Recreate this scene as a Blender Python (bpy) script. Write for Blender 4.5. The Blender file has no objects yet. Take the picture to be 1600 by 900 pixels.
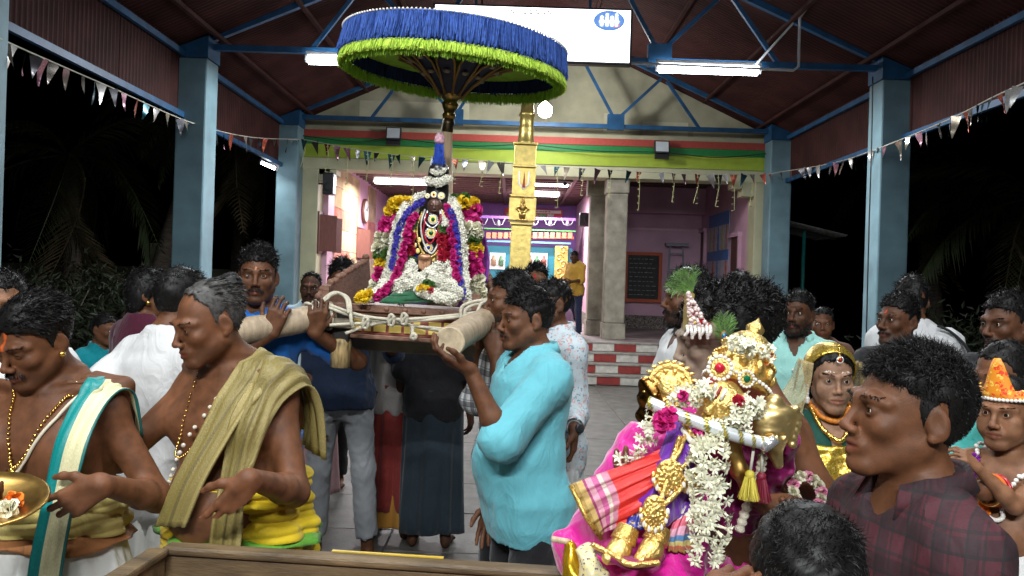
import bpy, bmesh, math, random
import numpy as np
from mathutils import Vector, Matrix
R = math.radians
random.seed(7)
rng = np.random.default_rng(11)
SC = bpy.context.scene
COL = SC.collection

# ------------------------------------------------------------------ camera, sky, exposure
FPX, CAMZ, ROLL = 1230.0, 1.65, R(1.8)          # focal length in pixels of a 1600 px wide frame
cam_d = bpy.data.cameras.new('camera')
cam = bpy.data.objects.new('camera', cam_d); COL.objects.link(cam)
cam.location = (0, 0, CAMZ); cam.rotation_euler = (R(90), -ROLL, 0)
cam_d.sensor_width = 36; cam_d.lens = FPX / 1600 * 36
cam_d.shift_y = -10 / 1600; cam_d.clip_start = .05; cam_d.clip_end = 400
SC.camera = cam
w = bpy.data.worlds.new('World'); SC.world = w; w.use_nodes = True
_nt = w.node_tree
_sky = _nt.nodes.new('ShaderNodeTexSky'); _sky.sky_type = 'NISHITA'; _sky.sun_disc = False
_sky.sun_elevation = R(-6); _sky.sun_rotation = R(120)
_nt.links.new(_sky.outputs[0], _nt.nodes['Background'].inputs[0])
_nt.nodes['Background'].inputs[1].default_value = .05
SC.view_settings.view_transform = 'Standard'; SC.view_settings.look = 'None'
SC.view_settings.exposure = 0.0; SC.view_settings.gamma = 1.0
SC.view_settings.use_curve_mapping = False
SC.cycles.use_denoising = True
SC.cycles.max_bounces = 6; SC.cycles.sample_clamp_indirect = 6

def at(px, py, d):
    """world point seen at photo pixel (px,py) (1600x900) at distance d along +Y"""
    dx, dy = px - 800, py - 450
    ux = dx * math.cos(ROLL) + dy * math.sin(ROLL); uy = -dx * math.sin(ROLL) + dy * math.cos(ROLL)
    return Vector((d * ux / FPX, d, CAMZ - d * (uy + 10) / FPX))

# ------------------------------------------------------------------ materials
MATS = {}
def mat(name, col, rough=.6, metal=0., var=.12, scale=18., bump=.0, bscale=120., emit=0., spec=.5, attr=False, sheen=0., alpha=1., stretch=None, trans=0.):
    if name in MATS: return MATS[name]
    m = bpy.data.materials.new(name); m.use_nodes = True; nt = m.node_tree; b = nt.nodes['Principled BSDF']
    b.inputs['Roughness'].default_value = rough; b.inputs['Metallic'].default_value = metal
    b.inputs['Specular IOR Level'].default_value = spec
    if sheen: b.inputs['Sheen Weight'].default_value = sheen
    if alpha < 1: b.inputs['Alpha'].default_value = alpha
    if trans: b.inputs['Transmission Weight'].default_value = trans
    c4 = (*col, 1)
    if emit:
        b.inputs['Emission Color'].default_value = c4; b.inputs['Emission Strength'].default_value = emit
        b.inputs['Base Color'].default_value = (.8, .8, .8, 1)
        MATS[name] = m; return m
    tc = nt.nodes.new('ShaderNodeTexCoord'); vec = tc.outputs['Object']
    if stretch:
        mp = nt.nodes.new('ShaderNodeMapping'); mp.inputs['Scale'].default_value = stretch
        nt.links.new(vec, mp.inputs[0]); vec = mp.outputs[0]
    src = None
    if attr:
        a = nt.nodes.new('ShaderNodeAttribute'); a.attribute_name = 'Col'; src = a.outputs['Color']
    if var:
        n = nt.nodes.new('ShaderNodeTexNoise'); n.inputs['Scale'].default_value = scale; n.inputs['Detail'].default_value = 6
        nt.links.new(vec, n.inputs['Vector'])
        rp = nt.nodes.new('ShaderNodeMapRange'); rp.inputs[1].default_value = .25; rp.inputs[2].default_value = .75
        rp.inputs[3].default_value = 1 - var * 1.5; rp.inputs[4].default_value = 1 + var
        nt.links.new(n.outputs['Fac'], rp.inputs[0])
        mx = nt.nodes.new('ShaderNodeMix'); mx.data_type = 'RGBA'; mx.blend_type = 'MULTIPLY'; mx.inputs['Factor'].default_value = 1
        if src: nt.links.new(src, mx.inputs['A'])
        else: mx.inputs['A'].default_value = c4
        nt.links.new(rp.outputs[0], mx.inputs['B']); nt.links.new(mx.outputs['Result'], b.inputs['Base Color'])
    elif src: nt.links.new(src, b.inputs['Base Color'])
    else: b.inputs['Base Color'].default_value = c4
    if bump:
        n2 = nt.nodes.new('ShaderNodeTexNoise'); n2.inputs['Scale'].default_value = bscale; n2.inputs['Detail'].default_value = 4
        nt.links.new(vec, n2.inputs['Vector'])
        bp = nt.nodes.new('ShaderNodeBump'); bp.inputs['Strength'].default_value = bump; bp.inputs['Distance'].default_value = .01
        nt.links.new(n2.outputs['Fac'], bp.inputs['Height']); nt.links.new(bp.outputs['Normal'], b.inputs['Normal'])
    MATS[name] = m; return m

def nodes_of(m): return m.node_tree, m.node_tree.nodes['Principled BSDF']

def check_mat(name, base, line, line2, scale, rough=.8):
    """woven checks: stripes along x and z of the wearer"""
    m = mat(name, base, rough, var=0); nt, b = nodes_of(m)
    tc = nt.nodes.new('ShaderNodeTexCoord'); sx = nt.nodes.new('ShaderNodeSeparateXYZ'); nt.links.new(tc.outputs['Object'], sx.inputs[0])
    ad = nt.nodes.new('ShaderNodeMath'); ad.operation = 'ADD'; nt.links.new(sx.outputs[0], ad.inputs[0]); nt.links.new(sx.outputs[1], ad.inputs[1])
    prev = None
    for k, (src, sc, col, th) in enumerate(((ad.outputs[0], scale, line, .42), (sx.outputs[2], scale, line, .42), (ad.outputs[0], scale * 2, line2, .16), (sx.outputs[2], scale * 2, line2, .16))):
        mu = nt.nodes.new('ShaderNodeMath'); mu.operation = 'MULTIPLY'; mu.inputs[1].default_value = sc; nt.links.new(src, mu.inputs[0])
        fr = nt.nodes.new('ShaderNodeMath'); fr.operation = 'FRACT'; nt.links.new(mu.outputs[0], fr.inputs[0])
        ls = nt.nodes.new('ShaderNodeMath'); ls.operation = 'LESS_THAN'; ls.inputs[1].default_value = th; nt.links.new(fr.outputs[0], ls.inputs[0])
        ml = nt.nodes.new('ShaderNodeMath'); ml.operation = 'MULTIPLY'; ml.inputs[1].default_value = .62; nt.links.new(ls.outputs[0], ml.inputs[0])
        mx = nt.nodes.new('ShaderNodeMix'); mx.data_type = 'RGBA'; nt.links.new(ml.outputs[0], mx.inputs['Factor'])
        if prev is None: mx.inputs['A'].default_value = (*base, 1)
        else: nt.links.new(prev, mx.inputs['A'])
        mx.inputs['B'].default_value = (*col, 1); prev = mx.outputs['Result']
    nt.links.new(prev, b.inputs['Base Color']); return m

def print_mat(name, base, cols, scale=30., rough=.8, th=.5, metal=0.):
    """printed cloth / brocade: coloured voronoi motifs on a base"""
    m = mat(name, base, rough, metal=metal, var=0); nt, b = nodes_of(m)
    tc = nt.nodes.new('ShaderNodeTexCoord'); prev = None
    for k, c in enumerate(cols):
        v = nt.nodes.new('ShaderNodeTexVoronoi'); v.inputs['Scale'].default_value = scale * (1 + .35 * k)
        mp = nt.nodes.new('ShaderNodeMapping'); mp.inputs['Location'].default_value = (k * 3.1, k * 1.7, k * .9)
        nt.links.new(tc.outputs['Object'], mp.inputs[0]); nt.links.new(mp.outputs[0], v.inputs['Vector'])
        ls = nt.nodes.new('ShaderNodeMath'); ls.operation = 'LESS_THAN'; ls.inputs[1].default_value = th * (.8 if k else 1); nt.links.new(v.outputs['Distance'], ls.inputs[0])
        n = nt.nodes.new('ShaderNodeTexNoise'); n.inputs['Scale'].default_value = scale * 3; nt.links.new(tc.outputs['Object'], n.inputs['Vector'])
        gt = nt.nodes.new('ShaderNodeMath'); gt.operation = 'GREATER_THAN'; gt.inputs[1].default_value = .5; nt.links.new(n.outputs['Fac'], gt.inputs[0])
        ml = nt.nodes.new('ShaderNodeMath'); ml.operation = 'MULTIPLY'; nt.links.new(ls.outputs[0], ml.inputs[0]); nt.links.new(gt.outputs[0], ml.inputs[1])
        mx = nt.nodes.new('ShaderNodeMix'); mx.data_type = 'RGBA'; nt.links.new(ml.outputs[0], mx.inputs['Factor'])
        if prev is None: mx.inputs['A'].default_value = (*base, 1)
        else: nt.links.new(prev, mx.inputs['A'])
        mx.inputs['B'].default_value = (*c, 1); prev = mx.outputs['Result']
    nt.links.new(prev, b.inputs['Base Color']); return m

# ------------------------------------------------------------------ objects
def tag(o, label=None, cat=None, group=None, kind=None):
    if label: o['label'] = label
    if cat: o['category'] = cat
    if group: o['group'] = group
    if kind: o['kind'] = kind
    return o
def thing(name, label, cat, loc=(0, 0, 0), rotz=0., group=None):
    o = bpy.data.objects.new(name, None); COL.objects.link(o); o.empty_display_size = .1
    o.location = loc; o.rotation_euler = (0, 0, rotz); return tag(o, label, cat, group)
def link(name, me, parent=None, loc=None, rot=None, scale=None, kind=None):
    o = bpy.data.objects.new(name, me); COL.objects.link(o)
    if parent is not None: o.parent = parent
    if loc is not None: o.location = loc
    if rot is not None: o.rotation_euler = rot
    if scale is not None: o.scale = scale
    if kind: o['kind'] = kind
    return o
def mesh(name, V, F, m, smooth=True, cols=None, midx=None):
    """mesh from arrays: V (n,3); F list of polygons or an (m,4)/(m,3) array"""
    me = bpy.data.meshes.new(name); V = np.asarray(V, dtype=np.float32).reshape(-1, 3)
    if isinstance(F, np.ndarray):
        k = F.shape[1]; me.vertices.add(len(V)); me.vertices.foreach_set('co', V.ravel())
        me.loops.add(F.size); me.loops.foreach_set('vertex_index', F.astype(np.int32).ravel())
        me.polygons.add(len(F)); me.polygons.foreach_set('loop_start', np.arange(0, F.size, k, dtype=np.int32))
        me.update(calc_edges=True)
    else:
        me.from_pydata(V.tolist(), [], F); me.update()
    ms = m if isinstance(m, (list, tuple)) else [m]
    for x in ms: me.materials.append(x)
    n = len(me.polygons)
    me.polygons.foreach_set('use_smooth', np.full(n, smooth))
    if midx is not None: me.polygons.foreach_set('material_index', np.asarray(midx, dtype=np.int32))
    if cols is not None:
        a = me.color_attributes.new('Col', 'FLOAT_COLOR', 'POINT')
        c = np.ones((len(V), 4), np.float32); c[:, :3] = cols; a.data.foreach_set('color', c.ravel())
    return me

class MB:
    """collects shapes into ONE mesh"""
    def __init__(s): s.V = []; s.F = []; s.M = []; s.n = 0
    def add(s, V, F, mi=0):
        V = np.asarray(V, dtype=float).reshape(-1, 3); s.V.append(V)
        for f in F: s.F.append([i + s.n for i in f]); s.M.append(mi)
        s.n += len(V); return s
    def box(s, lo, hi, mi=0):
        x0, y0, z0 = lo; x1, y1, z1 = hi
        return s.add([(x0, y0, z0), (x1, y0, z0), (x1, y1, z0), (x0, y1, z0), (x0, y0, z1), (x1, y0, z1), (x1, y1, z1), (x0, y1, z1)],
                     [(0, 3, 2, 1), (4, 5, 6, 7), (0, 1, 5, 4), (1, 2, 6, 5), (2, 3, 7, 6), (3, 0, 4, 7)], mi)
    def bar(s, a, b, w_, h_, mi=0):
        a, b = Vector(a), Vector(b); d = (b - a).normalized(); up = Vector((0, 0, 1)) if abs(d.z) < .95 else Vector((0, 1, 0))
        sx = d.cross(up).normalized() * w_ / 2; sz = sx.cross(d).normalized() * h_ / 2; V = []
        for p in (a, b):
            for i, j in ((-1, -1), (1, -1), (1, 1), (-1, 1)): V.append(p + sx * i + sz * j)
        return s.add(V, [(0, 3, 2, 1), (4, 5, 6, 7), (0, 1, 5, 4), (1, 2, 6, 5), (2, 3, 7, 6), (3, 0, 4, 7)][0:6], mi)
    def tube(s, pts, r, n=8, mi=0, cap=True):
        V, F = tube_arrays(pts, r, n, cap); return s.add(V, F, mi)
    def lathe(s, prof, n=24, c=(0, 0, 0), mi=0, M=None, cap=True):
        V = []; F = []
        for (rr, z) in prof:
            for k in range(n): t = 2 * math.pi * k / n; V.append((rr * math.cos(t), rr * math.sin(t), z))
        for i in range(len(prof) - 1):
            for k in range(n): F.append((i * n + k, i * n + (k + 1) % n, (i + 1) * n + (k + 1) % n, (i + 1) * n + k))
        if cap: F.append(tuple(range(n - 1, -1, -1))); F.append(tuple((len(prof) - 1) * n + k for k in range(n)))
        V = np.array(V)
        if M is not None: V = V @ np.array(M.to_3x3()).T
        return s.add(V + np.array(c), F, mi)
    def mesh(s, name, m, smooth=False):
        return mesh(name, np.concatenate(s.V), s.F, m, smooth, midx=s.M)
    def build(s, name, m, parent=None, smooth=False, **k):
        return link(name, s.mesh(name, m, smooth), parent, **k)

def tube_arrays(pts, r, n=8, cap=True):
    pts = [Vector(p) for p in pts]; m = len(pts); rs = r if isinstance(r, (list, tuple, np.ndarray)) else [r] * m
    V = []; F = []; up = None
    for i, p in enumerate(pts):
        t = (pts[min(i + 1, m - 1)] - pts[max(i - 1, 0)]).normalized()
        if up is None: up = Vector((0, 0, 1)) if abs(t.z) < .9 else Vector((1, 0, 0))
        a = t.cross(up).normalized(); b = a.cross(t).normalized(); up = b
        for k in range(n):
            th = 2 * math.pi * k / n; V.append(p + (a * math.cos(th) + b * math.sin(th)) * rs[i])
    for i in range(m - 1):
        for k in range(n): F.append((i * n + k, i * n + (k + 1) % n, (i + 1) * n + (k + 1) % n, (i + 1) * n + k))
    if cap: F.append(tuple(range(n - 1, -1, -1))); F.append(tuple((m - 1) * n + k for k in range(n)))
    return np.array([tuple(v) for v in V]), F

def spline(pts, n):
    """Catmull-Rom through pts, n samples -> (n,dim) array"""
    P = np.asarray([tuple(p) for p in pts], float); m = len(P)
    Q = np.vstack([2 * P[0] - P[1], P, 2 * P[-1] - P[-2]])
    out = []
    for u in np.linspace(0, m - 1 - 1e-9, n):
        i = int(u); t = u - i; a, b, c, d = Q[i], Q[i + 1], Q[i + 2], Q[i + 3]
        out.append(.5 * ((2 * b) + (-a + c) * t + (2 * a - 5 * b + 4 * c - d) * t * t + (-a + 3 * b - 3 * c + d) * t ** 3))
    return np.array(out)

def scatter(baseV, baseF, pos, rots, scales):
    """many copies of a small mesh as arrays; baseF is an (m,k) array"""
    baseV = np.asarray(baseV, float); n = len(pos); k = len(baseV)
    V = np.einsum('nij,kj->nki', np.asarray(rots), baseV) * np.asarray(scales).reshape(-1, 1, 1) + np.asarray(pos)[:, None, :]
    F = (np.asarray(baseF)[None] + (np.arange(n) * k)[:, None, None]).reshape(-1, np.asarray(baseF).shape[1])
    return V.reshape(-1, 3), F
def rand_rots(n, r=None):
    q = (r or rng).normal(size=(n, 4)); q /= np.linalg.norm(q, axis=1)[:, None]; w_, x, y, z = q.T
    return np.stack([np.stack([1 - 2 * (y * y + z * z), 2 * (x * y - z * w_), 2 * (x * z + y * w_)], 1),
                     np.stack([2 * (x * y + z * w_), 1 - 2 * (x * x + z * z), 2 * (y * z - x * w_)], 1),
                     np.stack([2 * (x * z - y * w_), 2 * (y * z + x * w_), 1 - 2 * (x * x + y * y)], 1)], 1)
def box(name, lo, hi, m, parent=None, bev=0., **k):
    b = MB().box(lo, hi); me = b.mesh(name, m)
    if bev:
        bm = bmesh.new(); bm.from_mesh(me); bmesh.ops.bevel(bm, geom=list(bm.edges), offset=bev, segments=2, affect='EDGES', profile=.5); bm.to_mesh(me); bm.free()
    return link(name, me, parent, **k)
# ------------------------------------------------------------------ implicit surfaces for people
f32 = np.float32
def nv(v): v = np.asarray(v, float); return v / max(1e-9, np.linalg.norm(v))
class Field:
    def __init__(s): s.P = []
    def rc(s, a, b, ra, rb=None, k=.02, op=1, clip=None):
        rb = ra if rb is None else rb; a = np.asarray(a, float); b = np.asarray(b, float); r = max(ra, rb)
        s.P.append((0, (a.astype(f32), (b - a).astype(f32), f32(ra), f32(rb), f32(max(1e-9, (b - a) @ (b - a))), clip), np.minimum(a, b) - r, np.maximum(a, b) + r, k, op)); return s
    def ell(s, c, r, k=.02, op=1, M=None):
        c = np.asarray(c, float); r = np.asarray(r if np.ndim(r) else (r,) * 3, float)
        e = r if M is None else np.abs(np.asarray(M)) @ r
        s.P.append((1, (c.astype(f32), r.astype(f32), None if M is None else np.asarray(M, f32)), c - e, c + e, k, op)); return s
    def fn(s, f, lo, hi, k=.02, op=1): s.P.append((2, f, np.asarray(lo, float), np.asarray(hi, float), k, op)); return s
    @staticmethod
    def d(kind, a, X):
        if kind == 0:
            p0, ba, ra, rb, l2, clip = a; q = X - p0; t = np.clip((q @ ba) / l2, 0, 1)
            d = np.linalg.norm(q - t[:, None] * ba, axis=1) - (ra + (rb - ra) * t)
            if clip is not None: d = np.maximum(d, (X - clip[0]) @ clip[1])
            return d
        if kind == 1:
            c, r, M = a; q = X - c
            if M is not None: q = q @ M
            k0 = np.linalg.norm(q / r, axis=1); k1 = np.linalg.norm(q / (r * r), axis=1)
            return np.where(k1 > 1e-6, k0 * (k0 - 1) / np.maximum(k1, 1e-6), -r.min())
        return a(X)
    @staticmethod
    def mix(F, d, k, op):
        if op > 0:
            h = np.maximum(k - np.abs(F - d), 0) / k; return np.minimum(F, d) - h * h * k * .25
        d = -d; h = np.maximum(k - np.abs(F - d), 0) / k; return np.maximum(F, d) + h * h * k * .25
    def ev(s, X):
        X = np.asarray(X, f32); F = np.full(len(X), .3, f32)
        for kind, a, lo, hi, k, op in s.P:
            m = np.all((X > lo - k - .06) & (X < hi + k + .06), axis=1)
            if m.any(): F[m] = s.mix(F[m], s.d(kind, a, X[m]), k, op)
        return F
    def grad(s, X, e=.004):
        g = np.stack([s.ev(X + np.eye(3)[i] * e) - s.ev(X - np.eye(3)[i] * e) for i in range(3)], 1); return g / np.maximum(1e-6, np.linalg.norm(g, axis=1))[:, None]
    def bounds(s):
        A = [p for p in s.P if p[5] > 0]; return np.min([p[2] - p[4] * .5 for p in A], 0), np.max([p[3] + p[4] * .5 for p in A], 0)
    def grid(s, lo, hi, h, post=None):
        ax = [np.arange(lo[i] - 2 * h, hi[i] + 3 * h, h).astype(f32) for i in range(3)]
        F = np.full([len(a) for a in ax], .1, f32)
        for kind, a, l, u, k, op in s.P:
            mg = k + 2.5 * h; sl = []
            for i in range(3):
                i0 = max(0, int((l[i] - mg - ax[i][0]) / h)); i1 = min(len(ax[i]), int((u[i] + mg - ax[i][0]) / h) + 2)
                sl.append((i0, i1))
            if any(q[1] <= q[0] for q in sl): continue
            g = np.meshgrid(*[ax[i][sl[i][0]:sl[i][1]] for i in range(3)], indexing='ij'); X = np.stack([q.ravel() for q in g], 1)
            S = tuple(slice(*q) for q in sl); sub = F[S]
            F[S] = s.mix(sub.ravel(), s.d(kind, a, X).astype(f32), f32(k), op).reshape(sub.shape)
        if post is not None:
            near = np.abs(F) < .045
            ii = np.nonzero(near); X = np.stack([ax[i][ii[i]] for i in range(3)], 1); F[ii] = post(X, F[ii])
        return F, ax

def nets(F, ax):
    """naive surface nets -> V, quads"""
    S = F < 0; a = S[:-1, :-1, :-1]; cnt = np.zeros(a.shape, np.int8)
    C = [(i, j, k) for i in (0, 1) for j in (0, 1) for k in (0, 1)]
    sl = lambda A, c: A[c[0]:A.shape[0] - 1 + c[0], c[1]:A.shape[1] - 1 + c[1], c[2]:A.shape[2] - 1 + c[2]]
    for c in C: cnt += sl(S, c)
    act = (cnt > 0) & (cnt < 8); I = np.nonzero(act); m = len(I[0])
    if m == 0: return np.zeros((0, 3)), np.zeros((0, 4), int)
    vals = np.stack([F[I[0] + c[0], I[1] + c[1], I[2] + c[2]] for c in C], 1)
    acc = np.zeros((m, 3), f32); num = np.zeros(m, f32)
    for p in range(8):
        for ai, bit in enumerate((4, 2, 1)):
            if p & bit: continue
            q = p | bit; va, vb = vals[:, p], vals[:, q]; x = (va < 0) != (vb < 0); t = np.where(x, va / np.where(x, va - vb, 1), 0)
            pos = np.tile(np.array(C[p], f32), (m, 1)); pos[:, ai] += t
            acc += pos * x[:, None]; num += x
    rel = acc / num[:, None]; h = ax[0][1] - ax[0][0]
    V = np.stack([ax[i][0] + (I[i] + rel[:, i]) * h for i in range(3)], 1)
    idx = np.full(act.shape, -1, np.int32); idx[I] = np.arange(m); Q = []
    n0, n1, n2 = act.shape
    for axis in range(3):
        A = np.moveaxis(S, axis, 0); J = np.moveaxis(idx, axis, 0)
        e = (A[:-1] != A[1:])[:, 1:-1, 1:-1]; u, v, w_ = np.nonzero(e); v += 1; w_ += 1; flip = A[u, v, w_]
        ok = (v < J.shape[1]) & (w_ < J.shape[2])
        u, v, w_, flip = u[ok], v[ok], w_[ok], flip[ok]
        q = np.stack([J[u, v - 1, w_ - 1], J[u, v, w_ - 1], J[u, v, w_], J[u, v - 1, w_]], 1)
        if axis == 1: flip = ~flip
        q[~flip] = q[~flip][:, ::-1]; Q.append(q)
    Q = np.concatenate(Q); return V, Q[(Q >= 0).all(1)]

def prune(V, Q, keepmask):
    """keep the quads whose vertices all satisfy keepmask"""
    Q = Q[keepmask[Q].any(1)]; u = np.unique(Q); re = np.full(len(V), -1); re[u] = np.arange(len(u)); return V[u], re[Q]

def wob(X, sd, f, amp):
    """cloth-like ripples"""
    q = X + .022 * np.sin(X[:, [1, 2, 0]] * 19 + sd); r = np.random.default_rng(sd); out = 0
    for i in range(4):
        a = r.normal(size=3) * f * (.6 + .5 * i); out = out + (1 - 1.6 * np.abs(np.sin(q @ a.astype(f32) + r.uniform(0, 6)))) / (1 + .5 * i)
    return out * amp

def ribbons(roots, dirs, L, wd, curl=.0, seg=3, bend=(0, 0, -.3), r=None, taper=.25):
    """thin tapered hair ribbons -> V, quads"""
    r = r or rng; n = len(roots); p = roots.copy(); d = dirs / np.linalg.norm(dirs, axis=1)[:, None]
    L = np.broadcast_to(L, n); sd = np.cross(d, r.normal(size=(n, 3))); sd /= np.linalg.norm(sd, axis=1)[:, None]
    ax_ = r.normal(size=(n, 3)); rows = []
    for i in range(seg + 1):
        wi = wd * (1 - (1 - taper) * i / seg); rows.append((p - sd * wi / 2, p + sd * wi / 2))
        p = p + d * (L / seg)[:, None]; d = d + np.cross(ax_, d) * curl + np.asarray(bend) / seg; d /= np.linalg.norm(d, axis=1)[:, None]
    V = np.stack([x for ab in rows for x in ab], 1).reshape(-1, 3); b = (np.arange(n) * 2 * (seg + 1))[:, None, None]
    Q = np.array([[2 * i, 2 * i + 1, 2 * i + 3, 2 * i + 2] for i in range(seg)])[None] + b
    return V, Q.reshape(-1, 4)

def rot3(yaw, pitch, roll):
    """head rotation: yaw turns to the wearer's left (+), pitch looks down (+), roll tips"""
    return np.array(Matrix.Rotation(R(yaw), 3, 'Z') @ Matrix.Rotation(R(pitch), 3, 'X') @ Matrix.Rotation(R(roll), 3, 'Y'))

SKINS = {'dark': (.072, .028, .0125), 'mid': (.128, .050, .0215), 'tan': (.20, .092, .046), 'fair': (.30, .165, .10), 'pale': (.42, .32, .24)}
M_SKIN = mat('skin', (.2, .1, .05), .56, var=.24, scale=38, bump=.14, bscale=560, attr=True, spec=.32)
M_EYEW = mat('eye_white', (.62, .58, .52), .2, var=0)
M_EYED = mat('eye_iris', (.012, .007, .005), .1, var=0)
M_HAIR = mat('black_hair', (.006, .0052, .0048), .5, var=.2, scale=60, spec=.22)
M_GREY = mat('grey_hair', (.055, .052, .048), .5, spec=.25, var=.5, scale=90)

def eye_mesh():
    V = []; F = []; M = []; n = 16; rings = [0, .16, .38, .55, .9, 1.3, 1.8]
    for t in rings[1:]:
        for k in range(n): a = 2 * math.pi * k / n; V.append((math.sin(t) * math.cos(a), -math.cos(t), math.sin(t) * math.sin(a)))
    V.append((0, -1, 0)); c = len(V) - 1
    for k in range(n): F.append((c, (k + 1) % n, k)); M.append(1)
    for i in range(len(rings) - 2):
        for k in range(n): F.append((i * n + k, i * n + (k + 1) % n, (i + 1) * n + (k + 1) % n, (i + 1) * n + k)); M.append(1 if i < 2 else 0)
    return mesh('eye', np.array(V) * .0126, F, [M_EYEW, M_EYED], True, midx=M)
EYE = eye_mesh()

class Person:
    def __init__(s, label, px, d, yaw, H=1.68, top=None, skin='mid', fat=0., head=(0, 0, 0), lean=(0, 0), arms=None, hs=1., female=False, belly=0., res=(.009, .0034, .0034),
                 eye=1., x=None, z0=0., group=None, feet=None, skinvar=1., hair='short', stash=0, beard=0, tilak=None, brow=1., tuck=0, headfwd=0., nobody=False, shw=1., bare=False, mouthopen=0., cat='person'):
        hR_ = rot3(*head); h1 = np.array([lean[0], .012 + lean[1] - .012 - headfwd, 1.455]) + hR_ @ np.array([0, -.012, .138]) * hs * .94; cy_, sy_ = math.cos(R(yaw)), math.sin(R(yaw))
        if top is not None:
            tp = at(top[0], top[1], d); zt_ = h1[2] + (.122 * abs(math.cos(R(head[1]))) + .012) * hs * .94
            if H == 1.68: H = 1.70 * (tp.z - z0) / zt_
            else: z0 = tp.z - zt_ * H / 1.70
            off_ = h1 * H / 1.70; x = tp.x * (d + sy_ * off_[0] + cy_ * off_[1]) / d - (cy_ * off_[0] - sy_ * off_[1])
        s.s = s.k = H / 1.70; s.H = H; k = s.k
        X = at(px, 450, d).x if x is None else x
        s.root = thing('person', label, cat, (X, d, z0), R(yaw), group); s.label = label
        s.Mw = Matrix.Translation((X, d, z0)) @ Matrix.Rotation(R(yaw), 4, 'Z'); s.Mi = s.Mw.inverted()
        s.res = res; s.fat = fat; s.sk = np.array(SKINS[skin]) * skinvar; s.lean = np.array([lean[0], lean[1], 0.]); s.seed = int(rng.integers(1, 9999)); s.r = np.random.default_rng(s.seed)
        B = s.B = Field(); s.female = female
        W = 1 + fat; s.W = W
        def tl(p):  # torso lean
            p = np.asarray(p, float) * k; t = np.clip((p[2] / k - .95) / .5, 0, 1.3); return p + s.lean * t
        s.tl = tl
        zs = np.array([.80, .86, .95, 1.06, 1.18, 1.29, 1.37, 1.43, 1.475])
        aa = np.array([.145, .165, .172, .150, .153, .163, .155, .105, .050]) * W
        bb = np.array([.085, .105, .115, .100, .106, .118, .112, .085, .050]) * (1 + fat * 1.3)
        cy = np.array([.01, .01, .008, .0, -.002, 0, .008, .015, .02])
        if female: aa = np.array([.155, .175, .18, .132, .135, .145, .142, .11, .05]) * W
        aa[5:8] *= shw
        s.prof = (zs, aa, bb, cy)
        s.torso = lambda off, straight=0.: s._torso(off, straight)
        B.fn(s._torso(0), tl((-.24 * W, -.22, .80)) - .01, tl((.24 * W, .22, 1.475)) + .01, .03)
        sw = (.158 if not female else .140) * (1 + fat * .5) * shw
        J = s.J = {}
        J['neck'] = tl((0, .012, 1.455)); arms = arms or {}
        for sd, nm in ((1, 'L'), (-1, 'R')):
            J['sh' + nm] = tl((sd * sw, .012, 1.385)); A = arms.get(nm, {})
            if 'w' in A: tgt = np.array(s.Mi @ Vector(A['w']))
            elif 'at' in A: tgt = np.array(s.Mi @ at(*A['at']))
            elif 'l' in A: tgt = np.array(A['l'], float) * k
            else: tgt = tl((sd * (.235 + fat * .12), -.035, .80))
            pole = np.array(s.Mi.to_3x3() @ Vector(A['wp'])) if 'wp' in A else np.array(A.get('pole', (sd * .35, .9, -.3)), float); S0 = J['sh' + nm]; l1, l2 = .285 * k, .255 * k
            v = tgt - S0; D = np.linalg.norm(v)
            if D > (l1 + l2) * .995: v *= (l1 + l2) * .995 / D; D = np.linalg.norm(v); tgt = S0 + v
            u = v / D; aL = (l1 * l1 - l2 * l2 + D * D) / (2 * D); hgt = math.sqrt(max(0, l1 * l1 - aL * aL)); pp = nv(pole - u * (pole @ u))
            J['el' + nm] = S0 + u * aL + pp * hgt; J['wr' + nm] = tgt
        for sd, nm in ((1, 'L'), (-1, 'R')):
            J['hip' + nm] = np.array([sd * .088 * W, .008, .90]) * k; f = (feet or {}).get(nm, (sd * .105, .03))
            J['an' + nm] = np.array([f[0] * k, f[1] * k, .075 * k]); J['kn' + nm] = (J['hip' + nm] + J['an' + nm]) / 2 + np.array([sd * .006, -.03 * k, .025 * k])
        q = 1 + fat * .8; m = .9 if female else 1.
        for sd, nm in ((1, 'L'), (-1, 'R')):
            S0, E, Wr = J['sh' + nm], J['el' + nm], J['wr' + nm]
            B.ell(S0 + np.array([sd * .004, 0, -.012]) * k, np.array((.053, .052, .058)) * k * q * m, .04 * k)
            B.rc(S0 - np.array([0, 0, .01]) * k, E, .046 * k * q * m, .036 * k * q * m, .03 * k)
            mid = E + (Wr - E) * .3; B.rc(E, mid, .035 * k * q * m, .037 * k * q * m, .025 * k); B.rc(mid, Wr, .036 * k * q * m, .0255 * k * m, .02 * k)
            B.rc(tl((sd * .03, .03, 1.455)), tl((sd * .125, .02, 1.405)), .042 * k, .034 * k, .05 * k)
        for nm, sd in (('L', 1), ('R', -1)):
            hp, kn, an = J['hip' + nm], J['kn' + nm], J['an' + nm]
            B.rc(hp, kn, .085 * k * q, .055 * k * q, .04 * k); cf = kn + (an - kn) * .3 + np.array([0, .012, 0]) * k
            B.rc(kn, cf, .052 * k * q, .055 * k * q, .03 * k); B.rc(cf, an, .052 * k * q, .035 * k, .03 * k)
            B.rc(an - np.array([0, 0, .02]) * k, an + np.array([sd * .004, -.02, -.04]) * k, .033 * k, .032 * k, .02 * k)
            B.rc(an + np.array([0, .02, -.045]) * k, an + np.array([sd * .012, -.12, -.052]) * k, .032 * k, .026 * k, .02 * k)
            for t in range(5):
                o = (t - 1.6) * .0165 * sd; ln = (.175, .182, .176, .166, .152)[t] if True else 0
                B.rc(an + np.array([o + sd * .01, -.11, -.058]) * k, an + np.array([o * 1.15 + sd * .012, -ln, -.064]) * k, .012 * k if t else .014 * k, .010 * k if t else .0125 * k, .008 * k)
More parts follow.
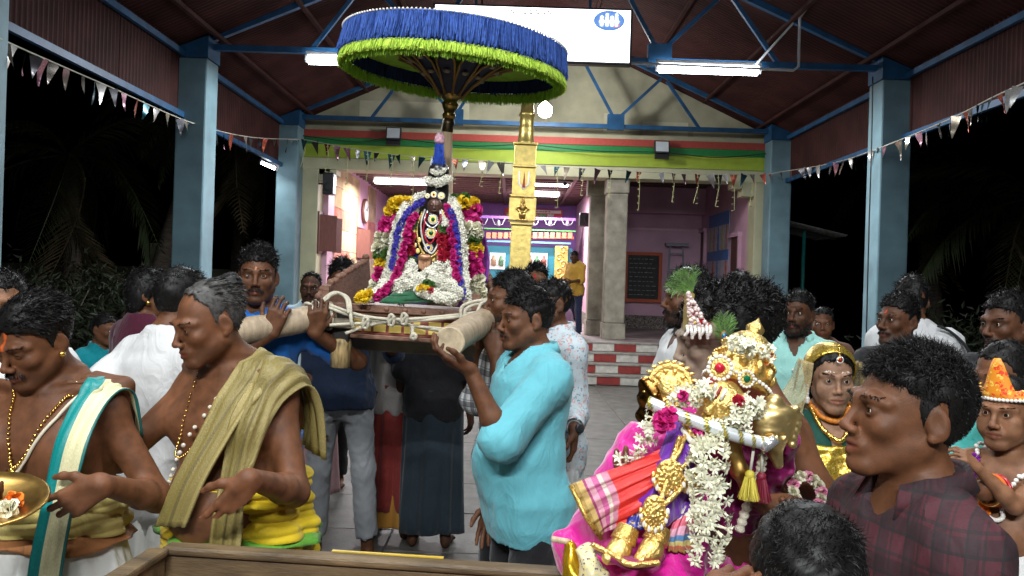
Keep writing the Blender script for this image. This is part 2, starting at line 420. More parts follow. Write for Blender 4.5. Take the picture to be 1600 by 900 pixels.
        if bare:
            for sd in (1, -1):
                B.ell(tl((sd * .078, -.082 - fat * .05, 1.285)), np.array((.085, .040, .062)) * k, .05 * k)
                B.rc(tl((sd * .02, -.06, 1.432)), tl((sd * .15, -.025, 1.445)), .011 * k, .012 * k, .022 * k)
                B.ell(tl((sd * .10, .085, 1.30)), np.array((.07, .035, .10)) * k, .05 * k)
        if female:
            for sd in (1, -1): B.ell(tl((sd * .072, -.092, 1.245)), np.array((.062, .055, .062)) * k, .03 * k)
        if belly: B.ell(tl((0, -.055 - belly * .05, 1.07)), np.array((.135 * W, .085 + belly * .07, .13)) * k, .06 * k)
        if bare: B.ell(tl((0, -.17 - belly * .09 - fat * .07, 1.045)), np.array((.010, .03, .012)) * k, .012, -1)
        # ---- head
        s.hR = rot3(*head); hsz = s.hsz = k * hs * .94
        s.hc = J['neck'] + np.array([0, -.012 - headfwd, .0]) * k + s.hR @ np.array([0, -.012, .138]) * hsz
        hp = lambda p: s.hc + s.hR @ (np.asarray(p, float) * hsz); s.hp = hp
        fw = s.fw = 1 + fat * .35
        def E(c, r, kk=.02, op=1, M=None): B.ell(hp(c), np.asarray(r if np.ndim(r) else (r,) * 3) * hsz, kk * hsz, op, s.hR if M is None else s.hR @ M)
        def Cc(a, b, ra, rb=None, kk=.02, op=1): B.rc(hp(a), hp(b), ra * hsz, (rb if rb is not None else ra) * hsz, kk * hsz, op)
        nb = J['neck'] - np.array([0, -.012, .03]) * k
        B.rc(hp((0, .022, -.06)), nb, (.053 if not female else .044) * hsz * fw, .060 * k * fw * (.85 if female else 1), .035 * k)
        E((0, .014, .030), (.0745, .096, .088)); jw = .86 if female else 1.; fe = female
        E((0, -.026, -.032), (.060 * fw * jw, .066, .076), .03)
        for sd in (1, -1):
            Cc((sd * .051 * fw * jw, .0, -.050), (sd * .020 * jw, -.072, -.098), .020 * fw, .017 * fw, .03)
            E((sd * (.042 if not fe else .038) * fw, -.064 if not fe else -.060, -.022 if not fe else -.030), (.021, .019, .019) if not fe else (.027, .024, .030), .022 if not fe else .03)
            if fat > .08: E((sd * .040, -.062, -.052), (.026, .026, .026), .02)
            bw = .0065 if fe else .010; Cc((0, -.0875, .021), (sd * .030, -.083, .0245), bw, bw, .014); Cc((sd * .030, -.083, .0245), (sd * .050, -.063, .019), bw, bw * .8, .014)
        E((0, -.082, -.097), (.021 * jw, .018, .017), .02)
        for sd in (1, -1): E((sd * .031, -.100, .003), (.0175, .0145, .0115), .012, -1)
        if hs > 0:
            nz = .84 if fe else 1.; Cc((0, -.0885, .014), (0, -.110 + .005 * fe, -.027), .0072 * nz, .0095 * nz, .012); E((0, -.112 + .005 * fe, -.031), (.0118 * nz, .0105 * nz, .0095 * nz), .006)
            for sd in (1, -1):
                E((sd * .0125 * nz, -.102 + .004 * fe, -.036), (.0078 * nz, .0105 * nz, .0078 * nz), .006); E((sd * .0068, -.108, -.0445), (.0036, .006, .0040), .003, -1)
            E((0, -.086, -.062), (.029, .016, .021), .014)
            for sd in (1, -1):
                Cc((sd * .022, -.0900, -.0625), (sd * .004, -.1015, -.0575), .0046 + .001 * fe, .0052 + .001 * fe, .006); Cc((sd * .019, -.0890, -.068 - mouthopen * .5), (0, -.0995, -.0715 - mouthopen), .0050 + .001 * fe, .0064 + .0008 * fe, .006)
            for sd in (1, -1): Cc((sd * .023, -.0965, -.0650), (0, -.1085, -.0645 - mouthopen * .5), .0018, .0022 + mouthopen * .6, .003, -1)
            for sd in (1, -1):
                E((sd * .031, -.0765, .004), (.0150, .0150, .0150), .003)
                E((sd * .031, -.0950, .0045 - .003 * (1 - eye)), (.0132, .0125, max(.0012, (.0074 if fe else .0060) * eye)), .0015, -1)
        ym = lambda sd: np.array(Matrix.Rotation(R(sd * -22), 3, 'Z') @ Matrix.Rotation(R(10), 3, 'X'))
        for sd in (1, -1):
            E((sd * .077, .014, -.004), (.0085, .0195, .0315), .007, 1, ym(sd)); E((sd * .0875, .009, -.000), (.0075, .0115, .019), .005, -1, ym(sd))
            E((sd * .0755, .008, -.031), (.007, .008, .008), .006)
        # ---- hands
        s.HF = {}
        for sd, nm in ((1, 'L'), (-1, 'R')):
            A = arms.get(nm, {}); Wr = J['wr' + nm]; fd = nv(Wr - J['el' + nm])
            f = nv(np.array(s.Mi.to_3x3() @ Vector(A['f']))) if 'f' in A else fd
            n = np.array(s.Mi.to_3x3() @ Vector(A['n'])) if 'n' in A else np.array([-sd * 1., -.25, 0])
            n = nv(n - f * (n @ f)); t = np.cross(f, n) * (-1 if nm == 'L' else 1); s.hand(nm, Wr, f, n, t, A.get('curl', (18, 25, 18)), A.get('thumb', .4), k * (.94 if female else 1.), A.get('spread', 3))
            J['pm' + nm] = Wr + f * .075 * k + n * .02 * k
        s.palette = dict(stash=stash, beard=beard, tilak=tilak); s.nobody = nobody; s.browk = brow
        s.build_body(hair, eye)

    def _torso(s, off, straight=0.):
        zs, aa, bb, cy = s.prof; k = s.k; lean = s.lean
        aa2, bb2 = aa.copy(), bb.copy()
        if straight: aa2[:3] += .020; bb2[:3] += .026; aa2[3] += .008; bb2[3] += .008
        if straight: aa2[:4] = np.maximum(aa2[:4], aa[4] * straight); bb2[:4] = np.maximum(bb2[:4], bb[4] * straight)
        def f(X):
            z = X[:, 2] / k; t = np.clip((z - .95) / .5, 0, 1.3); x = X[:, 0] / k - lean[0] * t / k; y = X[:, 1] / k - lean[1] * t / k
            zc = np.clip(z, zs[0], zs[-1]); a = np.interp(zc, zs, aa2) + off; b = np.interp(zc, zs, bb2) + off; c = np.interp(zc, zs, cy)
            u = np.abs(x) / a; v = np.abs(y - c) / b; p = (u ** 2.4 + v ** 2.4) ** (1 / 2.4)
            d = (p - 1) * np.minimum(a, b); dz = np.maximum(zs[0] - z, z - zs[-1])
            return np.maximum(d, dz - off * .3) * k
        return f
    def hand(s, nm, Wr, f, n, t, curl, thumb, k, spread):
        B = Field(); s.HF[nm] = B; B.rc(s.J['el' + nm], Wr, .038 * k, .0255 * s.k * (.9 if s.female else 1.), .02 * k); off = (.029, .0095, -.0105, -.029); LN = ((.041, .026, .022), (.046, .029, .023), (.042, .027, .022), (.033, .021, .019))
        for i in range(4):
            kn = Wr + f * (.088, .092, .087, .078)[i] * k + t * off[i] * k
            B.rc(Wr + t * off[i] * .55 * k + f * .008 * k, kn, .0165 * k, .0115 * k, .012 * k)
            p = kn; ang = 0; sp = R(spread) * (1.2, .3, -.5, -1.4)[i]; fi = f * math.cos(sp) + t * math.sin(sp); jit = (0, 3, 6, 10)[i]
            for j in range(3):
                ang += R(curl[j] + (jit if j == 0 else jit * .4)); q = p + (fi * math.cos(ang) + n * math.sin(ang)) * LN[i][j] * k
                B.rc(p, q, (.0092, .0083, .0075)[j] * k * (.9 if i == 3 else 1), (.0083, .0075, .0062)[j] * k * (.9 if i == 3 else 1), .0045 * k); p = q
        p = Wr + f * .022 * k + t * .020 * k; B.rc(Wr + t * .01 * k, p + f * .012 * k, .017 * k, .016 * k, .012 * k); d = nv(t * .75 + f * .62 + n * .28)
        for j, (l, r0, r1) in enumerate(((.040, .0145, .0115), (.033, .0105, .0095), (.026, .0095, .0072))):
            q = p + d * l * k; B.rc(p, q, r0 * k, r1 * k, .008 * k); p = q; d = nv(d * (1 - .35 * thumb) + f * .5 * (1 - thumb * .3) + n * .75 * thumb - t * .25 * thumb)

    def build_body(s, hair, eye):
        B, J, k = s.B, s.J, s.k; hb, hh, hd = s.res; lo, hi = B.bounds(); lo[2] = max(lo[2], .0 + hb * .2)
        Vs, Qs, part = [], [], []
        rad = .155 * s.hsz; hax = s.hc
        nd = nv(J['neck'] - s.hc); cut = s.hc + nd * .125 * s.hsz
        reg = {}
        for nm in 'LR': reg[nm] = (J['wr' + nm], nv(J['wr' + nm] - J['el' + nm]))
        # body
        F, ax = B.grid(lo, hi, hb); V, Q = nets(F, ax)
        rdl = lambda V: np.linalg.norm((V - s.hc) - ((V - s.hc) @ nd)[:, None] * nd, axis=1)
        zone = lambda V: (np.linalg.norm(V - s.hc, axis=1) < .165 * s.hsz) | (rdl(V) < .085 * s.hsz)
        inh = lambda V: ((V - cut) @ nd < 0) & zone(V)
        keep = ~inh(V)
        hm = {}
        for nm in 'LR':
            w_, u = reg[nm]; hm[nm] = lambda V, w_=w_, u=u: ((V - w_) @ u > -.012)
        if not s.nobody: V, Q = prune(V, Q, keep); Vs.append(V); Qs.append(Q)
        c = s.hc; l = c - .17 * s.hsz; u = c + .17 * s.hsz; ct = cut + nd * hb; l = np.minimum(l, ct - .1 * k); u = np.maximum(u, ct + .1 * k)
        F, ax = B.grid(l, u, hh); V, Q = nets(F, ax); V, Q = prune(V, Q, ((V - cut) @ nd < hb * .4) & ((np.linalg.norm(V - s.hc, axis=1) < .168 * s.hsz) | (rdl(V) < .088 * s.hsz))); Vs.append(V); Qs.append(Q); s.headV, s.headQ = V, Q
        if hd:
            for nm in 'LR':
                w_, u = reg[nm]; c = w_ + u * .09 * k; F, ax = s.HF[nm].grid(np.minimum(c - .125 * k, w_ - .05), np.maximum(c + .125 * k, w_ + .05), hd); V, Q = nets(F, ax)
                m = hm[nm](V)
                if len(V): V, Q = prune(V, Q, m); Vs.append(V); Qs.append(Q)
        off = np.cumsum([0] + [len(v) for v in Vs]); V = np.concatenate(Vs); Q = np.concatenate([q + o for q, o in zip(Qs, off)])
        s.body = link('body', mesh("body", V, Q, M_SKIN, True, cols=s.colour(V)), s.root)
        for sd in (1, -1):
            if eye > .05: link('eye', EYE, s.root, loc=s.hp((sd * .031, -.0762, .004)), rot=Matrix(s.hR.tolist()).to_euler(), scale=(s.hsz,) * 3)
        L = s.local(s.headV); s.NH = None
        if hair: s.hair(hair)
        if s.browk: s.brows()
        p = s.palette
        if p['stash'] or p['beard']: s.beard(p['stash'], p['beard'])

    def local(s, V): return ((V - s.hc) @ s.hR) / s.hsz
    def colour(s, V):
        L = s.local(V); c = np.tile(s.sk, (len(V), 1)); x, y, z = np.abs(L[:, 0]), L[:, 1], L[:, 2]
        ss = lambda v, a, b: np.clip((v - a) / (b - a), 0, 1)
        def mixc(m, col): c[:] = c * (1 - m[:, None]) + np.asarray(col) * m[:, None]
        face = ss(-y, .05, .075)
        lip = face * (1 - ss(((x / .025) ** 2 + ((z + .0645) / .0115) ** 2), .75, 1.15)) * ss(-y, .082, .09)
        mixc(lip * .75, s.sk * np.array([.85, .55, .55]) + np.array([.03, .004, .006]))
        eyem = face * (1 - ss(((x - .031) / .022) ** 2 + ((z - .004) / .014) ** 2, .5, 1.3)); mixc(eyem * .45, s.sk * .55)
        nose = face * (1 - ss((x / .02) ** 2 + ((z + .03) / .02) ** 2, .3, 1.2)); mixc(nose * .3, s.sk * np.array([1.12, .95, .9]))
        p = s.palette
        if p['beard']:
            m = np.clip((ss(-z, .045, .062)) * (1 - ss(y, -.005, .02)) * (1 - ss(-z, .115, .14)) - lip * 1.2, 0, 1); mixc(m * min(.75, p['beard']), s.sk * .18)
        if p['stash']: mixc(face * (1 - ss((x / .03) ** 2 + ((z + .050) / .0075) ** 2, .5, 1.2)) * .7, s.sk * .15)
        if s.female is False: mixc(face * (1 - ss((x / .06) ** 2 + ((z + .075) / .04) ** 2, .3, 1.2)) * .15, s.sk * .5)
        if p['tilak']:
            m = (y < -.06) & (x < p['tilak'][1]) & (z > p['tilak'][2]) & (z < p['tilak'][3]); c[m] = p['tilak'][0]
            if len(p['tilak']) > 4:
                m = (y < -.06) & (np.abs(x - .012) < .0035) & (z > p['tilak'][2]) & (z < p['tilak'][3] + .008); c[m] = p['tilak'][4]
        kn = nv
        return c * (1 + .06 * np.sin(V @ np.array([41., 37, 29]))[:, None])

    HL_PHI = np.array([0, 30, 50, 66, 74, 84, 92, 102, 118, 140, 180])
    HAIRLINES = {'short': [.066, .064, .050, .030, -.025, -.030, .028, .036, -.030, -.062, -.075],
                 'bald': [.105, .100, .078, .055, .000, -.010, .028, .036, -.035, -.070, -.080],
                 'long': [.074, .068, .045, .010, -.010, -.050, -.05, -.06, -.09, -.10, -.12]}
    HAIRLINES['wig'] = [.070, .068, .064, .058, .05, .03, -.05, -.09, -.11, -.12, -.12]
    def hair(s, H):
        o = dict(line='short', top=.008, side=.002, n=3700, L=.027, curl=.5, wd=.0029, mat=M_HAIR, up=.42, flow=(.15, -.6, .0), back=.0, drop=.0, rnd=1.)
        if isinstance(H, dict): o.update(H)
        hl = np.array(s.HAIRLINES[o['line']]) - o['drop']; K = s.hsz; F = Field(); M = s.hR; ttop, tside = o['top'], o['side']
        F.ell(s.hp((0, .014 + o['back'] * .5, .030 + ttop * .3)), np.array([.0745 + tside, .096 + tside + o['back'] * .5, .088 + ttop * .75]) * K, .01, 1, M)
        if o['line'] in ('long', 'wig'): F.ell(s.hp((0, .045, -.03)), np.array([.07 + tside, .06 + tside, .10]) * K, .03, 1, M)
        lo, hi = F.bounds(); sd = s.seed
        def post(X, f):
            L = s.local(X); ph = np.degrees(np.arctan2(np.abs(L[:, 0]), -(L[:, 1] - .01))); lim = np.interp(ph, s.HL_PHI, hl) + .004 * np.sin(ph * 1.3 + sd)
            f = f + wob(L.astype(f32), sd, 60, .0022) * K
            return np.maximum(f, (lim - L[:, 2]) * K * .9)
        G, ax = F.grid(lo, hi, max(.0052, s.res[1] * 1.3), post); V, Q = nets(G, ax)
        # ribbons rooted on the cap
        T = V[Q]; nrm = np.cross(T[:, 2] - T[:, 0], T[:, 3] - T[:, 1]); ar = np.linalg.norm(nrm, axis=1); nrm /= np.maximum(ar, 1e-12)[:, None]
        cen = T.mean(1); out = ((cen - s.hp((0, .01, .02))) * nrm).sum(1) > .03 * K; ids = np.nonzero(out)[0]
        pick = s.r.choice(ids, o['n'], p=ar[ids] / ar[ids].sum()); roots = cen[pick] - nrm[pick] * .002 + s.r.normal(size=(o['n'], 3)) * .0012
        L = s.local(roots); topness = np.clip((L[:, 2] - .02) / .07, 0, 1)
        d = nrm[pick] * o['up'] + (s.hR @ np.asarray(o['flow'])) * topness[:, None] + (s.hR @ np.array([0, .3, -.75])) * (1 - topness)[:, None] + (s.r.normal(size=(o['n'], 3)) * .25 + np.sin(roots @ s.r.normal(size=(3, 3)) * 95) * .45) * o['rnd']
        ln = o['L'] * K * (.22 + .78 * topness) * s.r.uniform(.6, 1.3, o['n'])
        RV, RQ = ribbons(roots, d, ln, o['wd'] * K, o['curl'], 3, bend=(0, 0, -.35), r=s.r)
        s.hairo = link('hair', mesh('hair', np.concatenate([V, RV]), np.concatenate([Q, RQ + len(V)]), o['mat'], True), s.root)
    def surf_pts(s, fn, n):
        """random head-surface points whose head-local coords satisfy fn"""
        L = s.local(s.headV); m = fn(L); T = s.headQ[m[s.headQ].all(1)]
        if len(T) == 0: return np.zeros((0, 3)), np.zeros((0, 3))
        q = s.headV[T[s.r.integers(0, len(T), n)]]; w_ = s.r.dirichlet([1, 1, 1, 1], n)[:, :, None]; P = (q * w_).sum(1)
        N = -np.cross(q[:, 2] - q[:, 0], q[:, 3] - q[:, 1]); N /= np.maximum(1e-9, np.linalg.norm(N, axis=1))[:, None]
        sgn = np.sign(((P - s.hc) * N).sum(1)); return P, N * sgn[:, None]
    def brows(s):
        def fn(L):
            x = np.abs(L[:, 0]); c = .0235 + .0045 * np.sin(np.clip((x - .01) / .04, 0, 1) * 2.4); return (L[:, 1] < -.05) & (x > .009) & (x < .050) & (np.abs(L[:, 2] - c) < .0036 * s.browk)
        P, N = s.surf_pts(fn, 170)
        if not len(P): return
        L = s.local(P); sx = np.sign(L[:, 0])[:, None]; d = N * .35 + (sx * s.hR[:, 0]) * .8 + s.hR[:, 2] * .15
        for sg in (1, -1):
            m = sx[:, 0] == sg
            if m.any(): V, Q = ribbons(P[m], d[m], .0085 * s.hsz, .0014 * s.hsz, .05, 2, (0, 0, 0), s.r); link('eyebrow', mesh('eyebrow', V, Q, M_HAIR), s.root)
    def beard(s, stash, beard):
        Ps, Ns = [], []
        if stash:
            P, N = s.surf_pts(lambda L: (L[:, 1] < -.07) & (np.abs(L[:, 0]) < .031) & (L[:, 2] < -.0435 - .25 * np.abs(L[:, 0])) & (L[:, 2] > -.0585 - .25 * np.abs(L[:, 0])), int(350 * stash)); Ps.append(P); Ns.append(N)
        if beard > .5:
            P, N = s.surf_pts(lambda L: ((L[:, 2] < -.078) | ((L[:, 2] < -.03 - .2 * (L[:, 1] + .02)) & (L[:, 1] > -.055)) | ((L[:, 2] < -.055) & (np.abs(L[:, 0]) > .03))) & (L[:, 1] < .0) & (L[:, 2] > -.125) & (L[:, 2] > -.118 - .25 * (L[:, 1] + .09)), int(1100 * beard)); Ps.append(P); Ns.append(N)
        if not Ps: return
        P = np.concatenate(Ps); N = np.concatenate(Ns)
        if not len(P): return
        L = s.local(P); d = N * .45 + (s.hR[:, 0] * np.sign(L[:, 0])[:, None]) * .25 - s.hR[:, 2] * .8
        V, Q = ribbons(P, d, (.009 + .004 * beard) * s.hsz, .0016 * s.hsz, .15, 2, (0, 0, -.2), s.r); link('beard' if beard > .5 else 'moustache', mesh('facial_hair', V, Q, M_HAIR), s.root)

    # ---- garments
    def cloth(s, name, F, m, post=None, h=None, smooth=True):
        lo, hi = F.bounds(); G, ax = F.grid(lo, hi, h or min(s.res[0], .0135), post); V, Q = nets(G, ax); return link(name, mesh(name, V, Q, m, smooth), s.root)
    def shirt(s, m, sleeve='short', hem=.80, off=.011, amp=.005, neck=.058, vee=0., collar=None, name='shirt', fold=25, tight=.85, slack=.016):
        k, J = s.k, s.J; F = Field(); lo, hi = s.tl((-.27 * s.W, -.25, hem)), s.tl((.27 * s.W, .25, 1.5)); z0 = s.prof[0].copy()
        T = s._torso(off, tight); zs = s.prof[0]
        def tf(X):
            Y = X.copy(); Y[:, 2] = np.maximum(Y[:, 2], zs[0] * k + .002); return np.maximum(T(Y), hem * k - X[:, 2])
        F.fn(tf, np.minimum(lo, hi) - .03, np.maximum(lo, hi) + .03, .03)
        if s.female:
            for sd in (1, -1): F.ell(s.tl((sd * .07, -.095, 1.245)), np.array((.066, .058, .066)) * k, .04 * k)
        for p in s.B.P:   # belly and other bulges on the trunk
            if p[0] == 1 and abs(p[1][0][0]) < .01 and .95 < p[1][0][2] / k < 1.2 and p[5] > 0: F.ell(p[1][0], p[1][1] + off, .06)
        q = 1 + s.fat * .8; lm = {'short': (1, .72, 0), 'half': (1, 1, .12), 'rolled': (1, 1, .10), 'long': (1, 1, .97), 'elbow': (1, .98, 0), 'none': (0, 0, 0)}[sleeve]
        if lm[0]:
            for sd, nm in ((1, 'L'), (-1, 'R')):
                S0, E, Wr = J['sh' + nm], J['el' + nm], J['wr' + nm]; ue = S0 + (E - S0) * lm[1]; ax_ = nv(E - S0)
                F.ell(S0 + np.array([0, 0, -.01]) * k, np.array((.054, .053, .058)) * k * q + off, .04 * k)
                F.rc(S0 - ax_ * .0, ue, (.050 * q) * k + off, .045 * k * q + off + slack, .04 * k, clip=(ue.astype(f32), ax_.astype(f32)) if lm[2] == 0 else None)
                if lm[2]:
                    we = E + (Wr - E) * lm[2]; a2 = nv(Wr - E); r1 = .042 * k * q + off + slack * .5; r2 = (.030 * k if lm[2] > .9 else .042 * k * q) + off * .9 + (.002 if lm[2] > .9 else slack * .6)
                    F.rc(E, we, r1, r2, .03 * k, clip=(we.astype(f32), a2.astype(f32)))
                F.rc(s.tl((sd * .03, .03, 1.455)), s.tl((sd * .125, .02, 1.405)), .042 * k + off * .8, .034 * k + off, .05 * k)
        F.rc(J['neck'] + np.array([0, .0, -.012]) * k, s.hc, neck * k * s.fw, .075 * k, .005, -1)
        if vee: F.rc(J['neck'] + np.array([0, -.065, .0]) * k, J['neck'] + np.array([0, -.125 - .03 * s.fat, -vee]) * k, .042 * k, .004 * k, .004, -1)
        sd = s.seed
        o = s.cloth(name, F, m, lambda X, f: f - wob(X * np.array([1, 1, .24], f32), sd, fold * 1.7, amp * .7) - wob(X * np.array([.6, .6, 1], f32), sd + 5, fold * .8, amp * .42))
        if collar: s.collar(collar)
        return o
    def collar(s, m, open_=38, wd=.042, r=(.074, .074)):
        """turn-down shirt collar, open at the front"""
        k = s.k; fw = s.fw; V = []; n = 30; c = s.J['neck']
        for i in range(n + 1):
            a = R(-180 + open_ + (360 - 2 * open_) * i / n); u = abs(i / n - .5) * 2; pt = u ** 6
            for (dr, dz, ext) in ((.0, -.02, 0), (-.004, .022, 0), (.006, .027, 0), (.020 + .012 * pt, -.008 - .018 * pt, .010 * pt), (.014 + .010 * pt, -.010 - .018 * pt, .010 * pt)):
                x = math.sin(a) * (r[0] * fw + dr); y = math.cos(a) * (r[1] + dr); z = dz + .010 + .010 * math.cos(a) + (-.012 if u > .8 else 0) * (u - .8) * 5
                V.append(c + np.array([x * (1 - .10 * ext), y + .008, z + .004]) * k)
        V = np.array(V); q = 5; F = []
        for i in range(n):
            for j in range(q): F.append((i * q + j, i * q + (j + 1) % q, (i + 1) * q + (j + 1) % q, (i + 1) * q + j))
        F += [tuple(range(q)), tuple(n * q + j for j in range(q - 1, -1, -1))]
        return link('collar', mesh('collar', V, F, m), s.root)
    def trousers(s, m, top=1.0, bottom=.09, off=.008, slack=.014, amp=.004, name='trousers'):
        k, J = s.k, s.J; F = Field(); T = s._torso(off, 0)
        F.fn(lambda X: np.maximum(T(X), X[:, 2] - top * k), np.array((-.26 * s.W, -.2, .8)) * k, np.array((.26 * s.W, .2, top)) * k, .03); q = 1 + s.fat * .8
        for nm in 'LR':
            hp, kn, an = J['hip' + nm], J['kn' + nm], J['an' + nm]; e = an + (kn - an) * max(0, (bottom - .075) / (kn[2] / k - .075)); a2 = nv(an - kn)
            F.rc(hp, kn, .086 * k * q + off, .058 * k * q + off, .03 * k); F.rc(kn, e, .058 * k * q + off, .042 * k + off + slack, .03 * k, clip=(e.astype(f32), a2.astype(f32)))
        sd = s.seed + 3; return s.cloth(name, F, m, lambda X, f: f - wob(X, sd, 34, amp * .5) - wob(X * np.array([.5, .5, 1.2], f32), sd + 5, 36, amp * .7))
    def skirt(s, m, top=1.0, bottom=.06, flare=.06, folds=13, amp=.012, name='dhoti', squash=.72, wrap=0., n=150, nz=26, belly=0., hf=0.):
        """cloth wrapped round both legs, with hanging folds"""
        k = s.k; zs, aa, bb, cy = s.prof; r = s.r; ph = r.uniform(0, 6, 5); V = []; W = s.W
        zz = np.linspace(top, bottom, nz); A0 = float(np.interp(.9, zs, aa)); 
        for i, z in enumerate(zz):
            t = (top - z) / (top - bottom); a = (np.interp(max(z, .88), zs, aa) + .020) + flare * t; b = (np.interp(max(z, .88), zs, bb) + .022 + belly * .06 * (1 - t)) + flare * .8 * t
            for j in range(n):
                th = 2 * math.pi * j / n; w_ = amp * (.25 + t) * (math.sin(folds * th + ph[0] + 1.3 * math.sin(2 * th + ph[1]) + .8 * t) + .6 * math.sin((folds * 1.7 // 1) * th + ph[2] - t) + .35 * math.sin((folds * 2.6 // 1) * th + ph[3] + 2 * t))
                if hf: w_ += hf * (abs(math.sin(z * 52 + .9 * math.sin(th * 1.5 + ph[0]) + th * .35)) ** .7 + .5 * abs(math.sin(z * 95 + 1.3 * math.sin(th * 2 + ph[1]) - th * .5)))
                V.append(((a + w_) * math.cos(th), (b + w_) * math.sin(th) + .008, z + (.006 * math.sin(3 * th + ph[4]) if i in (nz - 1,) else 0)))
        V = np.array(V) * k; F = [(i * n + j, (i + 1) * n + j, (i + 1) * n + (j + 1) % n, i * n + (j + 1) % n) for i in range(nz - 1) for j in range(n)]
        F.append(tuple((nz - 1) * n + j for j in range(n - 1, -1, -1))); F.append(tuple(range(n)))
        me = mesh(name, V, F, m); return link(name, me, s.root)
    def drape(s, name, m, path, width, off=.012, nu=46, nw=14, ripple=.004, rf=60, field=None, thick=.004, wdir=None, rel=True):
        """a cloth band laid over the body: path/width in body metres (1.70 m figure), pushed out of the skin"""
        k = s.k; C = spline(np.asarray(path, float) * (k if rel else 1), nu); Wd = spline(np.asarray(width, float) * (k if rel else 1), nu); u = np.linspace(-.5, .5, nw)
        P = (C[:, None] + Wd[:, None] * u[None, :, None]).reshape(-1, 3).astype(f32); Fd = field or s.B
        for _ in range(8):
            d = Fd.ev(P) - off; g = Fd.grad(P); P = P - g * np.where(d < 0, d, 0)[:, None]
        uu = np.tile(u, nu); tt = np.repeat(np.linspace(0, 1, nu), nw); P = P + Fd.grad(P) * (ripple * (1 + np.sin(uu * rf + 3 * np.sin(tt * 5 + s.seed))))[:, None]
        Fq = np.array([[i * nw + j, i * nw + j + 1, (i + 1) * nw + j + 1, (i + 1) * nw + j] for i in range(nu - 1) for j in range(nw - 1)])
        me = mesh(name, P, Fq, m); uv = me.uv_layers.new(name='UVMap'); li = np.empty(len(me.loops), np.int32); me.loops.foreach_get('vertex_index', li)
        uv.data.foreach_set('uv', np.stack([uu[li] + .5, tt[li]], 1).astype(f32).ravel())
        o = link(name, me, s.root); md = o.modifiers.new('thick', 'SOLIDIFY'); md.thickness = thick; md.offset = 1; s.last = P.reshape(nu, nw, 3); return o
    def strand(s, name, m, path, r, n=60, off=None, rel=True, field=None, beads=0, bead_mesh=None):
        k = s.k; C = spline(np.asarray(path, float) * (k if rel else 1), n).astype(f32); off = r if off is None else off; Fd = field or s.B
        for _ in range(8):
            d = Fd.ev(C) - off; g = Fd.grad(C); C = C - g * np.where(d < 0, d, 0)[:, None]
        if beads:
            bv, bf = bead_mesh; idx = np.linspace(0, n - 1, beads).astype(int); V, F = scatter(bv, bf, C[idx], rand_rots(beads), np.full(beads, r)); return link(name, mesh(name, V, F, m), s.root, kind='stuff'), C
        V, F = tube_arrays(C, r, 6); return link(name, mesh(name, V, F, m), s.root), C
def sphere_arrays(n=8, m=5):
    V = []; F = []
    for i in range(m + 1):
        for j in range(n): a = math.pi * i / m; b = 2 * math.pi * j / n; V.append((math.sin(a) * math.cos(b), math.sin(a) * math.sin(b), math.cos(a)))
    for i in range(m):
        for j in range(n): F.append((i * n + j, (i + 1) * n + j, (i + 1) * n + (j + 1) % n, i * n + (j + 1) % n))
    return np.array(V), np.array(F)
BALL = sphere_arrays()
# ------------------------------------------------------------------ the setting: hall, temple, grounds
XC = .33                                   # centre line of the hall
M_STONE = mat('grey_floor_stone', (.105, .10, .088), .55, var=.35, scale=6, bump=.25, bscale=60)
M_GROUT = mat('floor_joint', (.12, .11, .095), .9, var=.2)
M_COLB = mat('grey_blue_paint', (.155, .265, .31), .6, var=.28, scale=2.2, bump=.12, bscale=90)
M_BLUE = mat('bright_blue_paint', (.014, .085, .20), .5, var=.3, scale=5)
M_ROOF = mat('red_brown_sheet', (.052, .017, .0145), .75, var=.35, scale=2, spec=.2)
M_CREAM = mat('cream_paint', (.50, .49, .32), .7, var=.10, scale=3, bump=.05)
M_GABLE = mat('unpainted_plaster', (.46, .44, .30), .85, var=.22, scale=2.2, bump=.1)
M_PATCH = mat('pale_plaster_patch', (.58, .56, .40), .85, var=.12, scale=4)
M_RED = mat('red_band_paint', (.42, .065, .045), .65, var=.1)
M_GREEN = mat('dark_green_paint', (.012, .20, .045), .6, var=.1)
M_LIME = mat('lime_green_paint', (.34, .45, .035), .6, var=.1, scale=6)
M_PINK = mat('pink_wall_paint', (.60, .36, .47), .6, var=.14, scale=1.6, bump=.04)
M_PURPLE = mat('purple_wall_paint', (.25, .10, .40), .6, var=.1, scale=3)
M_TEAL = mat('teal_paint', (.015, .16, .22), .5, var=.1)
M_WOOD = mat('brown_shutter_wood', (.13, .045, .028), .5, var=.3, scale=10, stretch=(6, 6, .6))
M_PILLAR = mat('old_stone', (.31, .285, .225), .85, var=.3, scale=5, bump=.4, bscale=40)
M_PLAT = mat('platform_stone', (.26, .21, .21), .5, var=.3, scale=5)
M_STEPR = mat('step_red', (.30, .035, .03), .6, var=.2, scale=12)
M_STEPW = mat('step_white', (.58, .55, .50), .65, var=.18, scale=12)
M_TREAD = mat('step_tread', (.30, .28, .25), .65, var=.3, scale=10)
M_DADO = mat('pebble_dado', (.22, .19, .17), .8, var=.8, scale=40, bump=.5, bscale=90)
M_TUBE = mat('lamp_tube', (.86, .93, 1.), emit=26)
M_TUBEW = mat('inner_lamp_tube', (1., .95, .97), emit=16)
M_CASE = mat('white_plastic', (.6, .6, .6), .4, var=0)
M_PIPE = mat('conduit_pipe', (.55, .55, .55), .4, var=.1)
M_STEEL = mat('dark_steel', (.05, .05, .055), .4, metal=.6, var=.1)
M_GOLD = mat('gold_sheet', (.84, .64, .20), .34, metal=.75, var=.18, scale=14, bump=.3, bscale=22)
M_BRASS = mat('aged_brass', (.55, .34, .10), .32, metal=1., var=.3, scale=30)
M_BLACK = mat('black_board', (.018, .020, .022), .6, var=.5, scale=8)
